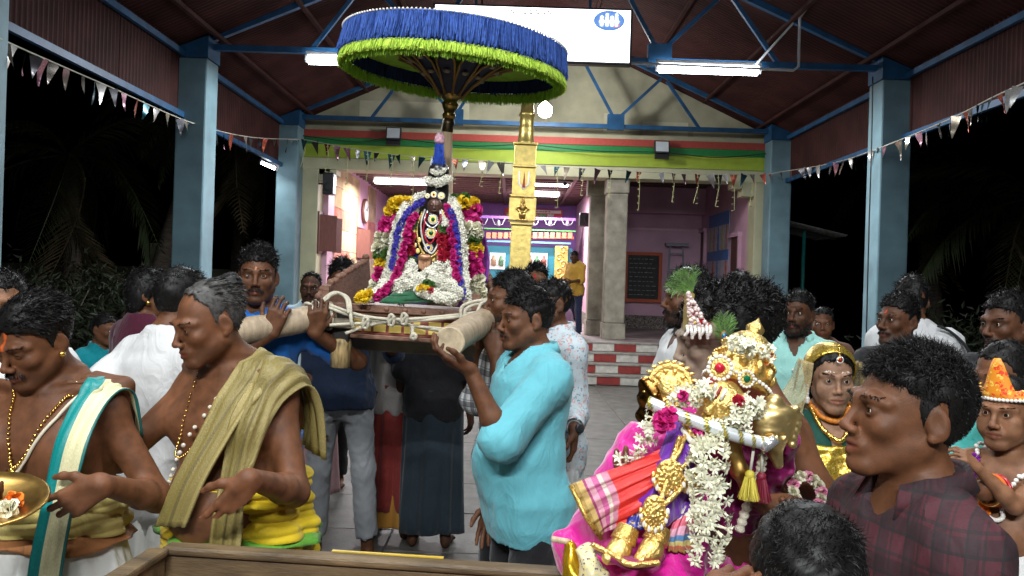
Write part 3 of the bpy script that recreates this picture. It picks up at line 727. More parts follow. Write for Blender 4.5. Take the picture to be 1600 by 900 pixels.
M_ORANGE = mat('orange_frame', (.50, .085, .02), .55, var=.1)
M_SOIL = mat('dark_soil', (.045, .036, .026), .95, var=.4, scale=1.2, bump=.4, bscale=12)
M_WHITEP = mat('white_print', (.75, .75, .74), .5, var=.04)

sky_me = MB().lathe([(260 * math.sin(R(a)), 260 * math.cos(R(a)) - 6) for a in (96, 80, 60, 40, 20, 1)], 32).mesh('sky', mat('night_sky', (.0015, .0015, .002), 1., var=0, spec=0), True)
tag(link('sky', sky_me), kind='structure')
tag(box('ground', (-200, -120, -.6), (200, 230, -.035), M_SOIL), kind='structure')
fl = tag(box('floor', (XC - 5.3, -6, -.3), (XC + 5.3, 13.0, -.012), M_GROUT), kind='structure')
slabs = []
for v in range(4):
    b_ = MB(); bm = bmesh.new(); bmesh.ops.create_cube(bm, size=1)
    for q in bm.verts: q.co = (q.co.x * 1.052, q.co.y * .802, q.co.z * .03 + rng.normal() * .0006)
    bmesh.ops.bevel(bm, geom=list(bm.edges), offset=.004, segments=1, affect='EDGES'); me = bpy.data.meshes.new('floor_slab'); bm.to_mesh(me); bm.free(); me.materials.append(M_STONE); slabs.append(me)
for i in range(10):
    for j in range(17):
        x = XC - 4.77 + i * 1.06; y = -.5 + j * .81 + (.4 if i % 2 else 0)
        if y < 12.7: link('floor_slab', slabs[(i * 3 + j) % 4], fl, loc=(x, y, -.0165 + rng.uniform(-.0015, .0015)), rot=(0, 0, rng.choice([0, math.pi])))

def column(x, y, label):
    t = thing('hall_pillar', label, 'pillar', (x, y, 0), 0, 'grey blue pillars carrying the hall roof')
    box('shaft', (-.19, -.19, .18), (.19, .19, 4.32), M_COLB, t, .022); box('base', (-.23, -.23, 0), (.23, .23, .178), M_COLB, t, .02)
    sd = 1 if x < XC else -1
    mb = MB(); mb.add([(-.20, -.20, 4.322), (.20, -.20, 4.322), (.20, .20, 4.322), (-.20, .20, 4.322), (-.20, -.20, 4.44 if sd > 0 else 4.60), (.20, -.20, 4.60 if sd > 0 else 4.44), (.20, .20, 4.60 if sd > 0 else 4.44), (-.20, .20, 4.44 if sd > 0 else 4.60)],
           [(0, 3, 2, 1), (4, 5, 6, 7), (0, 1, 5, 4), (1, 2, 6, 5), (2, 3, 7, 6), (3, 0, 4, 7)]); mb.build('cap', M_BLUE, t)
for sd, side in ((-1, 'left'), (1, 'right')):
    for y, lab in ((14.2, 'grey blue pillar at the %s end of the painted temple front' % side), (10.0, 'tall grey blue pillar standing in the open at the %s of the hall' % side), (5.8, 'grey blue pillar at the %s edge of the picture' % side)):
        column(XC + sd * 4.4, y, lab)
    for y in (1.6, -2.6): column(XC + sd * 4.4, y, 'grey blue pillar of the %s row near the crowd' % side)

ZCH, ZR, SL = 4.50, 6.56, .46
def truss(y, label):
    t = thing('roof_truss', label, 'truss', (XC, y, ZCH), 0, 'blue steel roof trusses')
    MB().bar((-4.2, 0, 0), (4.2, 0, 0), .07, .075).build('chord', M_BLUE, t)
    zr = lambda x: (ZR - .13 - ZCH) - SL * abs(x)
    for sd in (-1, 1):
        MB().bar((sd * 4.3, 0, .08), (sd * .02, 0, zr(0)), .07, .08).build('rafter', M_BLUE, t)
        MB().box((sd * 1.45 - .15, -.05, -.06), (sd * 1.45 + .15, .05, .22)).build('gusset', M_BLUE, t)
        for a, b in (((sd * 1.40, 0, .18), (sd * .55, 0, zr(.55))), ((sd * 1.52, 0, .18), (sd * 2.25, 0, zr(2.25))), ((sd * 2.95, 0, .03), (sd * 2.35, 0, zr(2.35)))):
            MB().bar(a, b, .05, .05).build('strut', M_BLUE, t)
for y, lab in ((14.2, 'blue roof truss against the temple gable'), (10., 'blue roof truss carrying the long bright tube lights'), (5.8, 'blue roof truss nearest overhead'), (1.6, 'blue roof truss above the crowd'), (-2.6, 'blue roof truss at the open end of the hall')): truss(y, lab)

rf = thing('hall_roof', 'dark red brown corrugated sheet roof over the whole hall', 'roof', (XC, 0, 0))
def corr(W, Lg, pitch=.075, amp=.014, n=57):
    V = []; F = []
    for i in range(n):
        u = W * i / (n - 1); h = amp * math.sin(2 * math.pi * u / pitch)
        V += [(0, u, h), (Lg, u, h)]
    for i in range(n - 1): F.append((2 * i, 2 * i + 1, 2 * i + 3, 2 * i + 2))
    return V, F
V, F = corr(1.06, 5.15); sm = mesh('roof_sheet', V, F, M_ROOF)
V2, F2 = corr(1.06, .92, .075, .012); cm = mesh('cladding_sheet', V2, F2, M_ROOF)
sl = math.atan(SL)
for j in range(19):
    y = -4.4 + j * 1.035
    link('roof_sheet', sm, rf, loc=(0, y, ZR + .004 * (j % 2)), rot=(0, sl, 0)); link('roof_sheet', sm, rf, loc=(0, y + 1.06, ZR + .004 * (j % 2)), rot=(0, sl, math.pi))
for sd in (-1, 1):
    for q in (.9, 2.0, 3.1, 4.1): MB().bar((sd * q, -4.4, ZR - .07 - SL * q), (sd * q, 14.5, ZR - .07 - SL * q), .05, .05).build('purlin', M_ROOF, rf)
for sd, side in ((-1, 'left'), (1, 'right')):
    t = thing('side_cladding', 'strip of red brown corrugated sheet hung between pillars along the %s side' % side, 'cladding', (XC + sd * 4.56, 0, 0), 0, 'hanging side claddings')
    for j in range(17): link('cladding_sheet', cm, t, loc=(.003 * (j % 2), -3 + j * 1.03, 4.53), rot=(0, R(90), 0))
    for z in (3.60, 4.36): MB().bar((-sd * .06, -3, z), (-sd * .06, 14.4, z), .05, .07).build('rail', M_BLUE, t)

# ---- lamps
def area(name, loc, size, energy, col=(.96, .98, 1.), rot=(0, 0, 0), parent=None, shape='RECTANGLE', spread=180):
    l = bpy.data.lights.new(name, 'AREA'); l.shape = shape; l.size, l.size_y = size; l.energy = energy; l.color = col; l.spread = R(spread)
    o = bpy.data.objects.new(name, l); COL.objects.link(o); o.location = loc; o.rotation_euler = rot
    if parent: o.parent = parent
    return o
def tube_light(label, c, L=1.22, energy=60, r=.055, m=None, rz=0., col=(.95, .98, 1.), tilt=0, name='tube_light'):
    t = thing(name, label, 'tube light', c, rz, 'tube lights'); t.rotation_euler = (0, tilt, rz)
    V, F = tube_arrays([(-L / 2, 0, 0), (-L / 2 + .01, 0, 0), (L / 2 - .01, 0, 0), (L / 2, 0, 0)], [r * .6, r, r, r * .6], 14)
    link('diffuser', mesh('diffuser', V, F, m or M_TUBE), t)  # fatter than a real tube; the extra width imitates its glare
    box('housing', (-L / 2 - .03, -.03, r + .003), (L / 2 + .03, .03, r + .05), M_CASE, t, .006)
    for sx in (-1, 1): box('end_cap', (sx * (L / 2 + .018) - .015, -.032, -.03), (sx * (L / 2 + .018) + .015, .032, r + .001), M_CASE, t)
    if energy: area('lamp_light', (0, 0, -r - .012), (L, .07), energy, col, parent=t)
    return t
p = at(1107, 109, 9.85); tube_light('long glaring tube light to the right of the lit sign', p, 1.25, 170)
p = at(560, 96, 9.85); tube_light('tube light half hidden behind the blue fringed umbrella', p, 1.25, 170)
for x, y, e, lab in ((-1.5, 5.8, 40, 'tube light overhead on the left of the nearest truss'), (2.2, 5.8, 55, 'tube light overhead on the right of the nearest truss'),
                     (-1.3, 1.6, 95, 'tube light high above the priests on the left'), (1.4, 1.6, 62, 'tube light high above the boy on the right'), (-.9, -2.6, 480, 'tube light behind the camera left of centre'), (.5, -2.6, 210, 'tube light behind the camera right of centre')):
    tube_light(lab, (x, y - .12, 4.4), 1.25, e)
p = at(420, 259, 13.5); tube_light('small slanting tube light glowing beside the back left pillar', p, .26, 14, .028, tilt=R(22))
for px, py, d, e, lab in ((627, 284, 17.3, 340, 'tube light on the inner ceiling left of the idol'), (850, 287, 18.6, 170, 'upper tube light on the inner ceiling behind the gold mast'), (838, 303, 20., 150, 'lower tube light on the inner ceiling behind the gold mast')):
    tube_light(lab, at(px, py, d), 1.15, e, .06, M_TUBEW, col=(1., .93, .96))
t = thing('bulb_lamp', 'dazzling round bulb hanging under the gable beside the gold mast', 'lamp', at(852, 172, 13.4))
MB().lathe([(.03, -.125), (.09, -.10), (.125, -.03), (.115, .05), (.06, .11), (.04, .13)], 20).build('bulb', mat('bulb_glow', (1, 1, 1), emit=45), t, True)
MB().lathe([(.042, .128), (.045, .19), (.02, .21)], 12).build('socket', M_CASE, t, True); MB().tube([(0, 0, .2), (0, .4, .62)], .008).build('cord', M_STEEL, t)
l = bpy.data.lights.new('bulb_light', 'POINT'); l.energy = 130; l.shadow_soft_size = .14; o = bpy.data.objects.new('bulb_light', l); COL.objects.link(o); o.parent = t; o.location = (0, -.3, -.1)
# conduit
t = thing('conduit', 'pale conduit pipe bending up from the bright tube light', 'pipe', at(985, 98, 9.8))
o0 = t.location
def rel(px, py, d): return at(px, py, d) - o0
MB().tube([rel(975, 98, 9.8), rel(1240, 110, 9.8), rel(1248, 104, 9.8), rel(1250, 28, 9.8), rel(1275, -6, 9.5)], .018).build('bent_pipe', M_PIPE, t, True)
MB().tube([rel(1182, 100, 9.8), rel(1240, 36, 9.3)], .014).build('straight_pipe', M_PIPE, t, True)

# ---- lit sign
sg = thing('lit_sign', 'bright white lightbox sign with a round blue emblem', 'sign', at(832, 53, 9.6))
hw, hh = 1.19, .315
box('cabinet', (-hw - .03, .0, -hh - .03), (hw + .03, .12, hh + .03), M_STEEL, sg, .01)
box('face', (-hw, -.012, -hh), (hw, -.001, hh), mat('sign_glow', (.98, .99, 1.), emit=5.), sg)
def flat(name, pts, m, parent, y): return MB().add([(x, y, z) for x, z in pts], [tuple(range(len(pts)))]).build(name, m, parent)
el = [(.93 + .19 * math.cos(2 * math.pi * i / 28), .185 + .125 * math.sin(2 * math.pi * i / 28)) for i in range(28)]
flat('emblem', el, mat('emblem_blue', (.03, .19, .62), emit=1.1), sg, -.016)
for k, x in enumerate((.84, .905, .965, 1.02)):
    b_ = MB(); b_.box((x - .016, -.022, .12), (x + .016, -.019, .20 + .03 * (k % 2))); b_.box((x - .03, -.0225, .165), (x + .03, -.0195, .182)); b_.lathe([(.001, -.002), (.018, 0), (.001, .002)], 10, (x, -.0205, .225 + .03 * (k % 2)), 0, Matrix.Rotation(R(90), 4, 'X')); b_.build('emblem_figure', mat('emblem_white', (1, 1, 1), emit=2.5), sg)
flat('emblem_patch', [(.99, .10), (1.06, .115), (1.05, .15), (1.0, .145)], mat('emblem_red', (.8, .12, .06), emit=.9), sg, -.0175)
for k in range(7):
    x = -.27 + k * .075; b_ = MB(); b_.box((x, -.016, .235), (x + .045, -.013, .25)); b_.box((x + .03, -.0165, .235), (x + .042, -.0135, .29)); b_.box((x + .002, -.0167, .26 + .01 * (k % 3)), (x + .02, -.0137, .29)); b_.build('letter', M_STEEL, sg)
for sx in (-.7, .7): MB().bar((sx, .07, hh + .03), (sx, .07, 1.0), .03, .03).build('hanger', M_BLUE, sg)

# ---- the temple building
T = thing('temple_building', 'temple front with red, green and lime bands over two open pink rooms', 'building', (0, 14.5, 0))
Y0 = 14.5
def tb(name, x0, x1, y0, y1, z0, z1, m, bev=0): return box(name, (x0, y0 - Y0, z0), (x1, y1 - Y0, z1), m, T, bev)
XL, XR = -3.62, 4.42
gz = lambda x: ZR - .02 - SL * abs(x - XC)
g = [(-4.3, 4.41), (4.96, 4.41), (4.96, gz(4.96)), (XC, gz(XC)), (-4.3, gz(-4.3))]
mb = MB(); n = len(g); mb.add([(x, .22, z) for x, z in g] + [(x, .42, z) for x, z in g], [tuple(range(n)), tuple(range(2 * n - 1, n - 1, -1))] + [(i, i + n, (i + 1) % n + n, (i + 1) % n) for i in range(n)]); mb.build('gable_wall', M_GABLE, T)
for x0, x1, z0, z1 in ((-2.95, -.9, 4.55, 4.95), (2.35, 3.2, 4.45, 4.72), (1.62, 1.85, 4.5, 4.85), (3.3, 4.2, 4.43, 4.62)): tb('plaster_patch', x0, x1, Y0 + .212, Y0 + .222, z0, z1, M_PATCH)
tb('concrete_band', -4.0, 4.7, Y0 - .02, Y0 + .45, 4.33, 4.408, M_GABLE)
tb('red_band', -4.0, 4.7, Y0 - .06, Y0 + .45, 4.20, 4.328, M_RED); tb('dark_green_band', -4.0, 4.7, Y0 - .04, Y0 + .45, 4.07, 4.198, M_GREEN)
tb('lime_band', -4.0, 4.7, Y0 - .03, Y0 + .45, 3.83, 4.068, M_LIME); tb('lintel', -4.0, 4.7, Y0, Y0 + .45, 3.62, 3.828, M_CREAM)
for x0, x1 in ((-4.02, -3.62), (4.42, 4.78)): tb('pilaster', x0, x1, Y0 - .02, Y0 + .4, .0, 3.618, M_CREAM, .01)
for x0, x1, z0, z1 in ((-3.618, -3.42, 3.40, 3.618), (-3.618, -3.30, 3.52, 3.6175), (4.20, 4.418, 3.36, 3.618), (4.02, 4.19, 3.50, 3.618)): tb('corbel', x0, x1, Y0 + .02, Y0 + .38, z0, z1, M_CREAM)
YB, ZC = 23.5, 3.98
tb('platform', -4.0, 4.7, 13.9, 22., 0, .64, M_PLAT)
tb('left_wall', XL - .25, XL, Y0 + .402, YB, .641, ZC + .2, M_PINK); tb('left_wall_return', XL - .001, XL + .10, Y0 + .402, Y0 + .9, .642, 3.61, M_PINK)
tb('back_wall', XL, 2.1, YB, YB + .2, .641, 4.5, M_PURPLE); tb('partition', 1.86, 2.02, 15.9, YB, .641, ZC + .1, M_PINK)
tb('room_back_wall', 2.022, 4.45, 18.6, 18.8, .641, ZC, M_PINK); tb('right_wall', 4.45, 4.65, Y0 + .41, 18.598, .641, ZC, M_PINK)
tb('soffit_beam', 2.022, 4.448, 18.3, 18.598, 3.35, ZC - .03, M_PINK)
tb('dado', 2.024, 4.44, 18.56, 18.598, .642, .95, M_DADO); tb('dado', 1.83, 1.859, 15.9, 20.9, .642, .93, M_DADO); tb('dado', 4.41, 4.449, 15.2, 18.55, .642, .95, M_DADO)
tb('ceiling', XL - .2, 4.6, Y0 + .46, YB + .1, ZC + .12, ZC + .25, mat('dark_ceiling', (.075, .040, .038), .8, var=.2))
M_RAF = mat('ceiling_rafter', (.16, .085, .085), .7, var=.2)
for j in range(23): tb('ceiling_beam', XL, 4.44, Y0 + .75 + j * .38, Y0 + .83 + j * .38, ZC - .02, ZC + .118, M_RAF)
for j in range(3): tb('ceiling_girder', -1.9 + j * 1.6, -1.83 + j * 1.6, Y0 + .5, YB - .01, ZC - .06, ZC - .022, M_RAF)
# steps with red and white blocks
for s_ in range(4):
    y0 = 12.9 + .28 * s_; z0, z1 = .16 * s_, .16 * (s_ + 1)
    tb('step_tread', -3.5, 4.1, y0 + .012, 13.899, z0 + .001 * s_, z1 - (.001 if s_ == 3 else 0), M_TREAD)
    mr, mw = [box_ for box_ in (None, None)]
    for i in range(20):
        x = -3.5 + i * .38; tb('riser_block', x + .004, x + .376, y0 - .006, y0 + .0115, z0 + .012, z1 - .022, M_STEPR if (i + s_) % 2 else M_STEPW)
    tb('step_nosing', -3.5, 4.1, y0 - .02, y0 + .25, z1 - .02, z1 + .004, M_TREAD)
# stone pillars between the rooms
p = at(961, 400, 14.75); t = thing('stone_pillar', 'weathered grey stone pillar between the two rooms, the nearer one', 'pillar', (p.x, 14.75, .64), 0, 'old stone pillars')
box('shaft', (-.19, -.19, .30), (.19, .19, 2.7), M_PILLAR, t, .02); box('base', (-.21, -.21, 0), (.21, .21, .298), M_PILLAR, t, .015); box('capital', (-.215, -.20, 2.702), (.215, .20, 2.975), M_PILLAR, t, .03)
p = at(930, 400, 15.9); t = thing('stone_pillar', 'stone pillar set back behind the nearer grey one', 'pillar', (p.x, 15.7, .64), 0, 'old stone pillars')
box('shaft', (-.16, -.16, .30), (.16, .16, 2.75), M_PILLAR, t, .02); box('base', (-.18, -.18, 0), (.18, .18, .298), M_PILLAR, t, .015); box('capital', (-.22, -.19, 2.752), (.22, .19, 3.2), M_PILLAR, t, .03)
# left wall: shutters, boards, clock, speaker
def onleft(px, py):  # point of the left wall seen at a pixel
    q = at(px, py, 1.0); d = XL / q.x; return at(px, py, d)
for px0, px1, py0, py1 in ((497, 509, 334, 394), (556, 566, 357, 404)):
    a, b = onleft(px0, py0), onleft(px1, py1); y0 = min(a.y, b.y) - Y0; z0, z1 = b.z, a.z
    f = tb('window', XL + .001, XL + .03, y0 + Y0, y0 + Y0 + 1.3, z0 - .05, z1 + .05, M_WOOD)
    for k in (0, 1):
        sh = box('shutter', (0, 0, 0), (.42, .03, z1 - z0), M_WOOD, f, .004, loc=(XL + .032, y0 + (.66 if k == 0 else 1.28) - .6, z0)); sh.rotation_euler = (0, 0, R(62 if k else 56))
def board(name, px0, px1, py0, py1, m, th=.02):
    a, b = onleft(px0, py0), onleft(px1, py1); return box(name, (XL + .004, a.y - Y0, b.z), (XL + th, b.y - Y0, a.z), m, T)
M_GLOSS = mat('glossy_cream_tile', (.58, .44, .26), .10, var=.25, scale=3); M_GLOSS2 = mat('glossy_orange_tile', (.62, .24, .16), .10, var=.3, scale=3)
a, b = onleft(519, 270), onleft(556, 455); zz = np.linspace(.9, 3.9, 8); yy = np.linspace(a.y, b.y, 4)
for i in range(3):
    for j in range(7): box('glazed_tile', (XL + .004, yy[i] - Y0 + .006, zz[j] + .006), (XL + .022, yy[i + 1] - Y0 - .006, zz[j + 1] - .006), M_GLOSS2 if (j in (2, 4) and i != 2) else M_GLOSS, T)
a, b = onleft(575, 310), onleft(585, 380)
for j in range(7): box('glazed_tile', (XL + .004, a.y - Y0, zz[j] + .006), (XL + .022, b.y - Y0, zz[j + 1] - .006), M_GLOSS2 if j == 4 else M_GLOSS, T)
c = onleft(568, 330); t = thing('wall_clock', 'round white wall clock on the pink left wall', 'clock', c + Vector((.02, 0, 0)))
Mx = Matrix.Rotation(R(90), 4, 'Y'); MB().lathe([(.30, 0), (.30, .05), (.26, .06)], 28, (0, 0, 0), 0, Mx).build('rim', M_WOOD, t, True); MB().lathe([(.255, .045), (.255, .064)], 28, (0, 0, 0), 0, Mx).build('dial', M_WHITEP, t)
for a_, L_ in ((40, .2), (160, .14)): MB().bar((.068, 0, 0), (.068, L_ * math.cos(R(a_)), L_ * math.sin(R(a_))), .012, .006).build('hand', M_STEEL, t)
c = onleft(498, 287); t = thing('loudspeaker', 'small black loudspeaker high on the pink left wall', 'speaker', (XL + .10, c.y, c.z)); box('cabinet', (0, -.12, -.2), (.2, .12, .2), M_STEEL, t, .02)
MB().lathe([(.08, 0), (.07, .012), (.02, .004)], 16, (.1, -.121, -.06), 0, Matrix.Rotation(R(90), 4, 'X')).build('cone', M_BLACK, t, True); MB().bar((-.101, 0, 0), (0, 0, 0), .03, .03).build('bracket', M_STEEL, t)
# back wall of the hall: shrine front
def bk(name, px0, px1, py0, py1, y0, dep, m, bev=0):
    a, b = at(px0, py0, y0), at(px1, py1, y0); return box(name, (a.x, y0 - Y0, b.z), (b.x, y0 - Y0 + dep, a.z), m, T, bev)
bk('shrine_front', 640, 892, 379, 470, 20.7, .2, M_TEAL); bk('cornice', 640, 892, 374, 379, 20.55, .3, mat('light_blue_paint', (.12, .30, .45), .5))
M_CORN = mat('terracotta_paint', (.52, .20, .11), .6, var=.15)
bk('cornice_band', 640, 897, 361, 374, 20.6, .3, M_CORN)
for i in range(28): bk('cornice_block', 642 + i * 9.1, 642 + i * 9.1 + 6.5, 363, 372.5, 20.52, .1, M_CORN)
bk('green_moulding', 640, 900, 354, 360.5, 20.5, .4, mat('mid_green_paint', (.10, .38, .10), .5)); bk('violet_moulding', 640, 900, 337, 341, 20.6, .3, M_PURPLE)
for i in range(6):
    a = at(752 + i * 27, 354, 20.5); b_ = MB(); b_.tube([(a.x - .17, 20.5 - Y0, a.z + .22), (a.x - .1, 20.5 - Y0, a.z + .06), (a.x, 20.5 - Y0, a.z + .02), (a.x + .1, 20.5 - Y0, a.z + .06), (a.x + .17, 20.5 - Y0, a.z + .22)], .012, 6); b_.lathe([(.001, 0), (.05, .04), (.04, .10), (.001, .16)], 8, (a.x, 20.5 - Y0, a.z + .02)); b_.build('scroll_railing', mat('grey_scroll', (.30, .30, .34), .5), T, True)
for px0, px1 in ((766, 789), (823, 855)):
    fr = bk('picture_frame', px0, px1, 395, 421, 20.66, .03, M_WHITEP); a, b = at(px0, 395, 20.6), at(px1, 421, 20.6)
    nn = 2 if px1 - px0 < 28 else 3
    for i in range(nn):
        x = a.x + (b.x - a.x) * (i + .5) / nn; zc = (a.z + b.z) / 2; b_ = MB(); b_.lathe([(.02, -.13), (.075, -.1), (.06, 0), (.085, .03), (.03, .08), (.045, .11), (.03, .15), (.001, .18)], 10, (x, 20.63 - Y0, zc)); b_.build('painted_figure', mat('fig%d' % i, ((.30, .20, .12), (.10, .22, .12), (.35, .12, .10))[i], .6), fr, True)
py_ = bk('gilt_post', 868, 886, 384, 445, 20.5, .18, mat('gilt_paint', (.55, .40, .10), .4, var=.4, scale=9))
for i in range(5):
    a = at(877 + 3 * (-1) ** i, 391 + i * 11, 20.48); MB().tube([(a.x + .11 * math.cos(q) * (1 - q / 9), 20.48 - Y0, a.z + .11 * math.sin(q) * (1 - q / 9)) for q in np.linspace(0, 7, 22)], .018, 6).build('gilt_scroll', M_GOLD, T, True)
# red banner
a, b = at(789, 325, 23.4), at(879, 344, 23.4); bn = thing('red_banner', 'small red printed banner high on the purple back wall', 'banner', (a.x, 23.4, b.z)); wd, ht = b.x - a.x, a.z - b.z
box('sheet', (0, 0, 0), (wd, .02, ht), mat('banner_red', (.60, .05, .06), .5), bn); box('title_strip', (.35, -.004, ht * .62), (wd - .05, -.001, ht * .9), M_WHITEP, bn)
for i in range(22): box('letter', (.40 + i * .044, -.008, ht * .69), (.40 + i * .044 + (.02 if i % 3 else .03), -.005, ht * .83), M_STEPR, bn)
for i in range(6): box('picture', (.06 + i * .24, -.004, .03), (.06 + i * .24 + .21, -.001, ht * .55), mat('pic%d' % (i % 3), ((.5, .45, .15), (.15, .35, .12), (.6, .55, .5))[i % 3], .5, var=.6, scale=25), bn)
# hanging bell cluster
c = at(884, 262, 16.6); t = thing('hanging_bell', 'dark bell hung from the inner ceiling near the stone pillars', 'bell', c); MB().tube([(0, 0, .45), (0, 0, .1)], .012).build('chain', M_STEEL, t)
MB().lathe([(.02, .12), (.08, .08), (.12, -.05), (.13, -.2), (.19, -.30), (.17, -.31)], 20).build('bell_body', mat('bell_metal', (.10, .095, .08), .5, metal=.8), t, True); MB().lathe([(.001, -.40), (.04, -.36), (.03, -.31)], 10).build('clapper', M_STEEL, t, True)
c = at(897, 343, 17.6); t = thing('wall_loudspeaker', 'dark loudspeaker on the partition beside the shrine', 'speaker', (1.66, 17.6, c.z)); box('cabinet', (-.2, -.13, -.15), (.18, .13, .15), M_STEEL, t, .03); MB().lathe([(.10, 0), (.09, .012), (.03, .004)], 16, (0, -.131, 0), 0, Matrix.Rotation(R(90), 4, 'X')).build('cone', M_BLACK, t, True)
# right room: blackboard, ladder, posters, doors
a, b = at(977, 393, 18.5), at(1033, 473, 18.5); bb = thing('blackboard', 'blackboard with an orange frame on the pink back wall', 'blackboard', (a.x, 18.5, b.z)); wd, ht = b.x - a.x, a.z - b.z
box('board', (.06, .01, .06), (wd - .06, .05, ht - .06), M_BLACK, bb)
for x0, x1, z0, z1 in ((0, wd, 0, .075), (0, wd, ht - .075, ht), (0, .075, .076, ht - .076), (wd - .075, wd, .076, ht - .076)): box('frame_bar', (x0, -.02, z0), (x1, .055, z1), M_ORANGE, bb)
r_ = np.random.default_rng(3); b_ = MB()
for i in range(9):
    x = .12
    while x < wd - .2:
        L_ = r_.uniform(.03, .10); z = ht - .17 - i * .105; b_.box((x, .006, z), (x + L_, .0095, z + r_.uniform(.008, .016))); x += L_ + r_.uniform(.015, .05)
b_.build('chalk_writing', mat('chalk', (.30, .31, .31), .9), bb, kind='stuff')
a = at(1059, 383, 18.3); t = thing('step_ladder', 'small grey metal step ladder against the pink back wall', 'ladder', (a.x, 18.3, .64)); z1 = a.z - .64; M_LAD = mat('grey_metal', (.20, .21, .25), .45, metal=.4)
for sx in (-1, 1): MB().bar((sx * .22, -.06, 0), (sx * .15, .12, z1 - .02), .035, .035).build('leg', M_LAD, t)
for i in range(5): q = (i + .7) / 5.2; MB().bar((-(.22 - .07 * q), -.06 + .18 * q, z1 * q), ((.22 - .07 * q), -.06 + .18 * q, z1 * q), .05, .03).build('rung', M_LAD, t)
box('top_step', (-.26, .0, z1 - .02), (.26, .2, z1 + .05), M_LAD, t)
def onright(px, py): q = at(px, py, 1.); d = 4.45 / q.x; return at(px, py, d)
for px0, px1, py0, py1, lab, cols in ((1110, 1140, 338, 391, 'upper blue poster on the right wall of the pink room', ((.04, .16, .45), (.45, .20, .16), (.42, .38, .12))), (1107, 1139, 394, 438, 'lower blue poster with red figures on the right wall', ((.05, .20, .50), (.60, .08, .05), (.5, .45, .5)))):
    a, b = onright(px0, py0), onright(px1, py1); pz = thing('wall_poster', lab, 'poster', (4.44, b.y, b.z)); L_, ht = a.y - b.y, a.z - b.z
    box('sheet', (-.01, 0, 0), (0, L_, ht), mat('poster_a' + lab[:5], (.42, .40, .48), .4, var=.2), pz); box('blue_header', (-.014, 0, ht * .66), (-.0105, L_, ht), mat('poster_b', cols[0], .4, var=.3, scale=12), pz)
    for i in range(5):
        y = L_ * (i + .5) / 5; b_ = MB(); b_.lathe([(.03, 0), (.085, .03), (.06, .2), (.09, .3), (.04, .4), (.055, .45), (.04, .5), (.001, .53)], 8, (0, 0, 0)); Vv = np.concatenate(b_.V) * np.array([.04, .9, ht * 1.25]); link('printed_figure', mesh('printed_figure', Vv, b_.F, mat('pf%s%d' % (lab[:5], i % 3), cols[(i + 1) % 3], .5), True), pz, loc=(-.014, y, .01))
a = onright(1107, 442); tb('blue_panel', 4.43, 4.449, a.y - 1.35, a.y, .96, a.z, M_BLUE)
for px0, px1, py0 in ((1090, 1104, 366), (1145, 1158, 372)):
    a, b = onright(px0, py0), onright(px1, py0); dr = tb('doorway', 4.425, 4.452, b.y, a.y, .642, a.z, mat('dark_door', (.09, .035, .03), .6, var=.2)); tb('door_lintel', 4.36, 4.449, b.y - .08, a.y + .08, a.z + .002, a.z + .09, M_PINK)
    box('door_jamb', (4.38, b.y - .07 - Y0, .643), (4.449, b.y - .002 - Y0, a.z), M_PINK, T)
# floodlights (off) on the front
for px, py in ((615, 208), (1035, 229)):
    c = at(px, py, 14.3); t = thing('floodlight', 'unlit floodlight on the painted band %s' % ('left of the umbrella pole' if px < 800 else 'right of the gold mast'), 'floodlight', c, 0, 'unlit floodlights'); t.rotation_euler = (R(-14), 0, 0)
    box('housing', (-.14, 0, -.12), (.14, .07, .12), M_STEEL, t, .012); box('glass', (-.115, -.006, -.095), (.115, -.001, .095), mat('flood_glass', (.62, .68, .72), .15, var=.05), t); MB().bar((0, .07, -.05), (0, .12, -.15), .16, .02).build('bracket', M_STEEL, t)
    box('driver_box', (-.13, .03, -.22), (.13, .08, -.13), M_STEEL, t, .01)

# ---- gold mast
c = at(808, 420, 11.5); mt = thing('gold_mast', 'square gold sheathed temple mast standing before the steps', 'mast', (c.x, 11.5, 0)); X0 = c.x
mt.rotation_euler = (0, R(1.1), 0)
zz = lambda py: at(812, py, 11.5).z
secs = ((0.0, zz(420), .155), (zz(420) + .004, zz(352), .150), (zz(346), zz(310), .195), (zz(306), zz(263), .165), (zz(261), zz(228), .160))
for i, (z0, z1, hw_) in enumerate(secs): box('sheath', (-hw_, -hw_, z0), (hw_, hw_, z1 - .012), M_GOLD, mt, .008)
for z, hw_ in ((zz(420), .162), (zz(351), .17), (zz(308), .18), (zz(262), .172), (zz(227), .175)): box('band', (-hw_, -hw_, z - .011), (hw_, hw_, z + .022), M_GOLD, mt, .006)
MB().lathe([(.15, zz(226)), (.12, zz(222)), (.105, zz(205)), (.115, zz(202)), (.10, zz(198)), (.105, zz(182)), (.125, zz(180)), (.10, zz(176)), (.09, zz(160)), (.07, zz(140))], 24).build('spire', M_GOLD, mt, True)
zc = (zz(306) + zz(263)) / 2
MB().tube([(-.07, -.168, zc + .14), (-.065, -.17, zc - .05), (0, -.17, zc - .12), (.065, -.17, zc - .05), (.07, -.168, zc + .14)], .014, 6).build('white_mark', M_WHITEP, mt, True)
MB().add([(-.022, -.17, zc - .10), (.022, -.17, zc - .10), (.004, -.17, zc + .14), (-.022, -.184, zc - .10), (.022, -.184, zc - .10), (.004, -.184, zc + .14)], [(3, 4, 5), (0, 1, 4, 3), (1, 2, 5, 4), (2, 0, 3, 5)]).build('red_mark', M_STEPR, mt)
zc = (zz(346) + zz(310)) / 2; Rf = Field()
for a_, r_ in (((0, 0, .10), .035), ((0, 0, .145), .022), ((0, 0, .02), .05), ((0, 0, -.08), .045)): Rf.ell(np.array(a_) + (0, -.198, zc), (r_, .02, r_ * 1.15), .02)
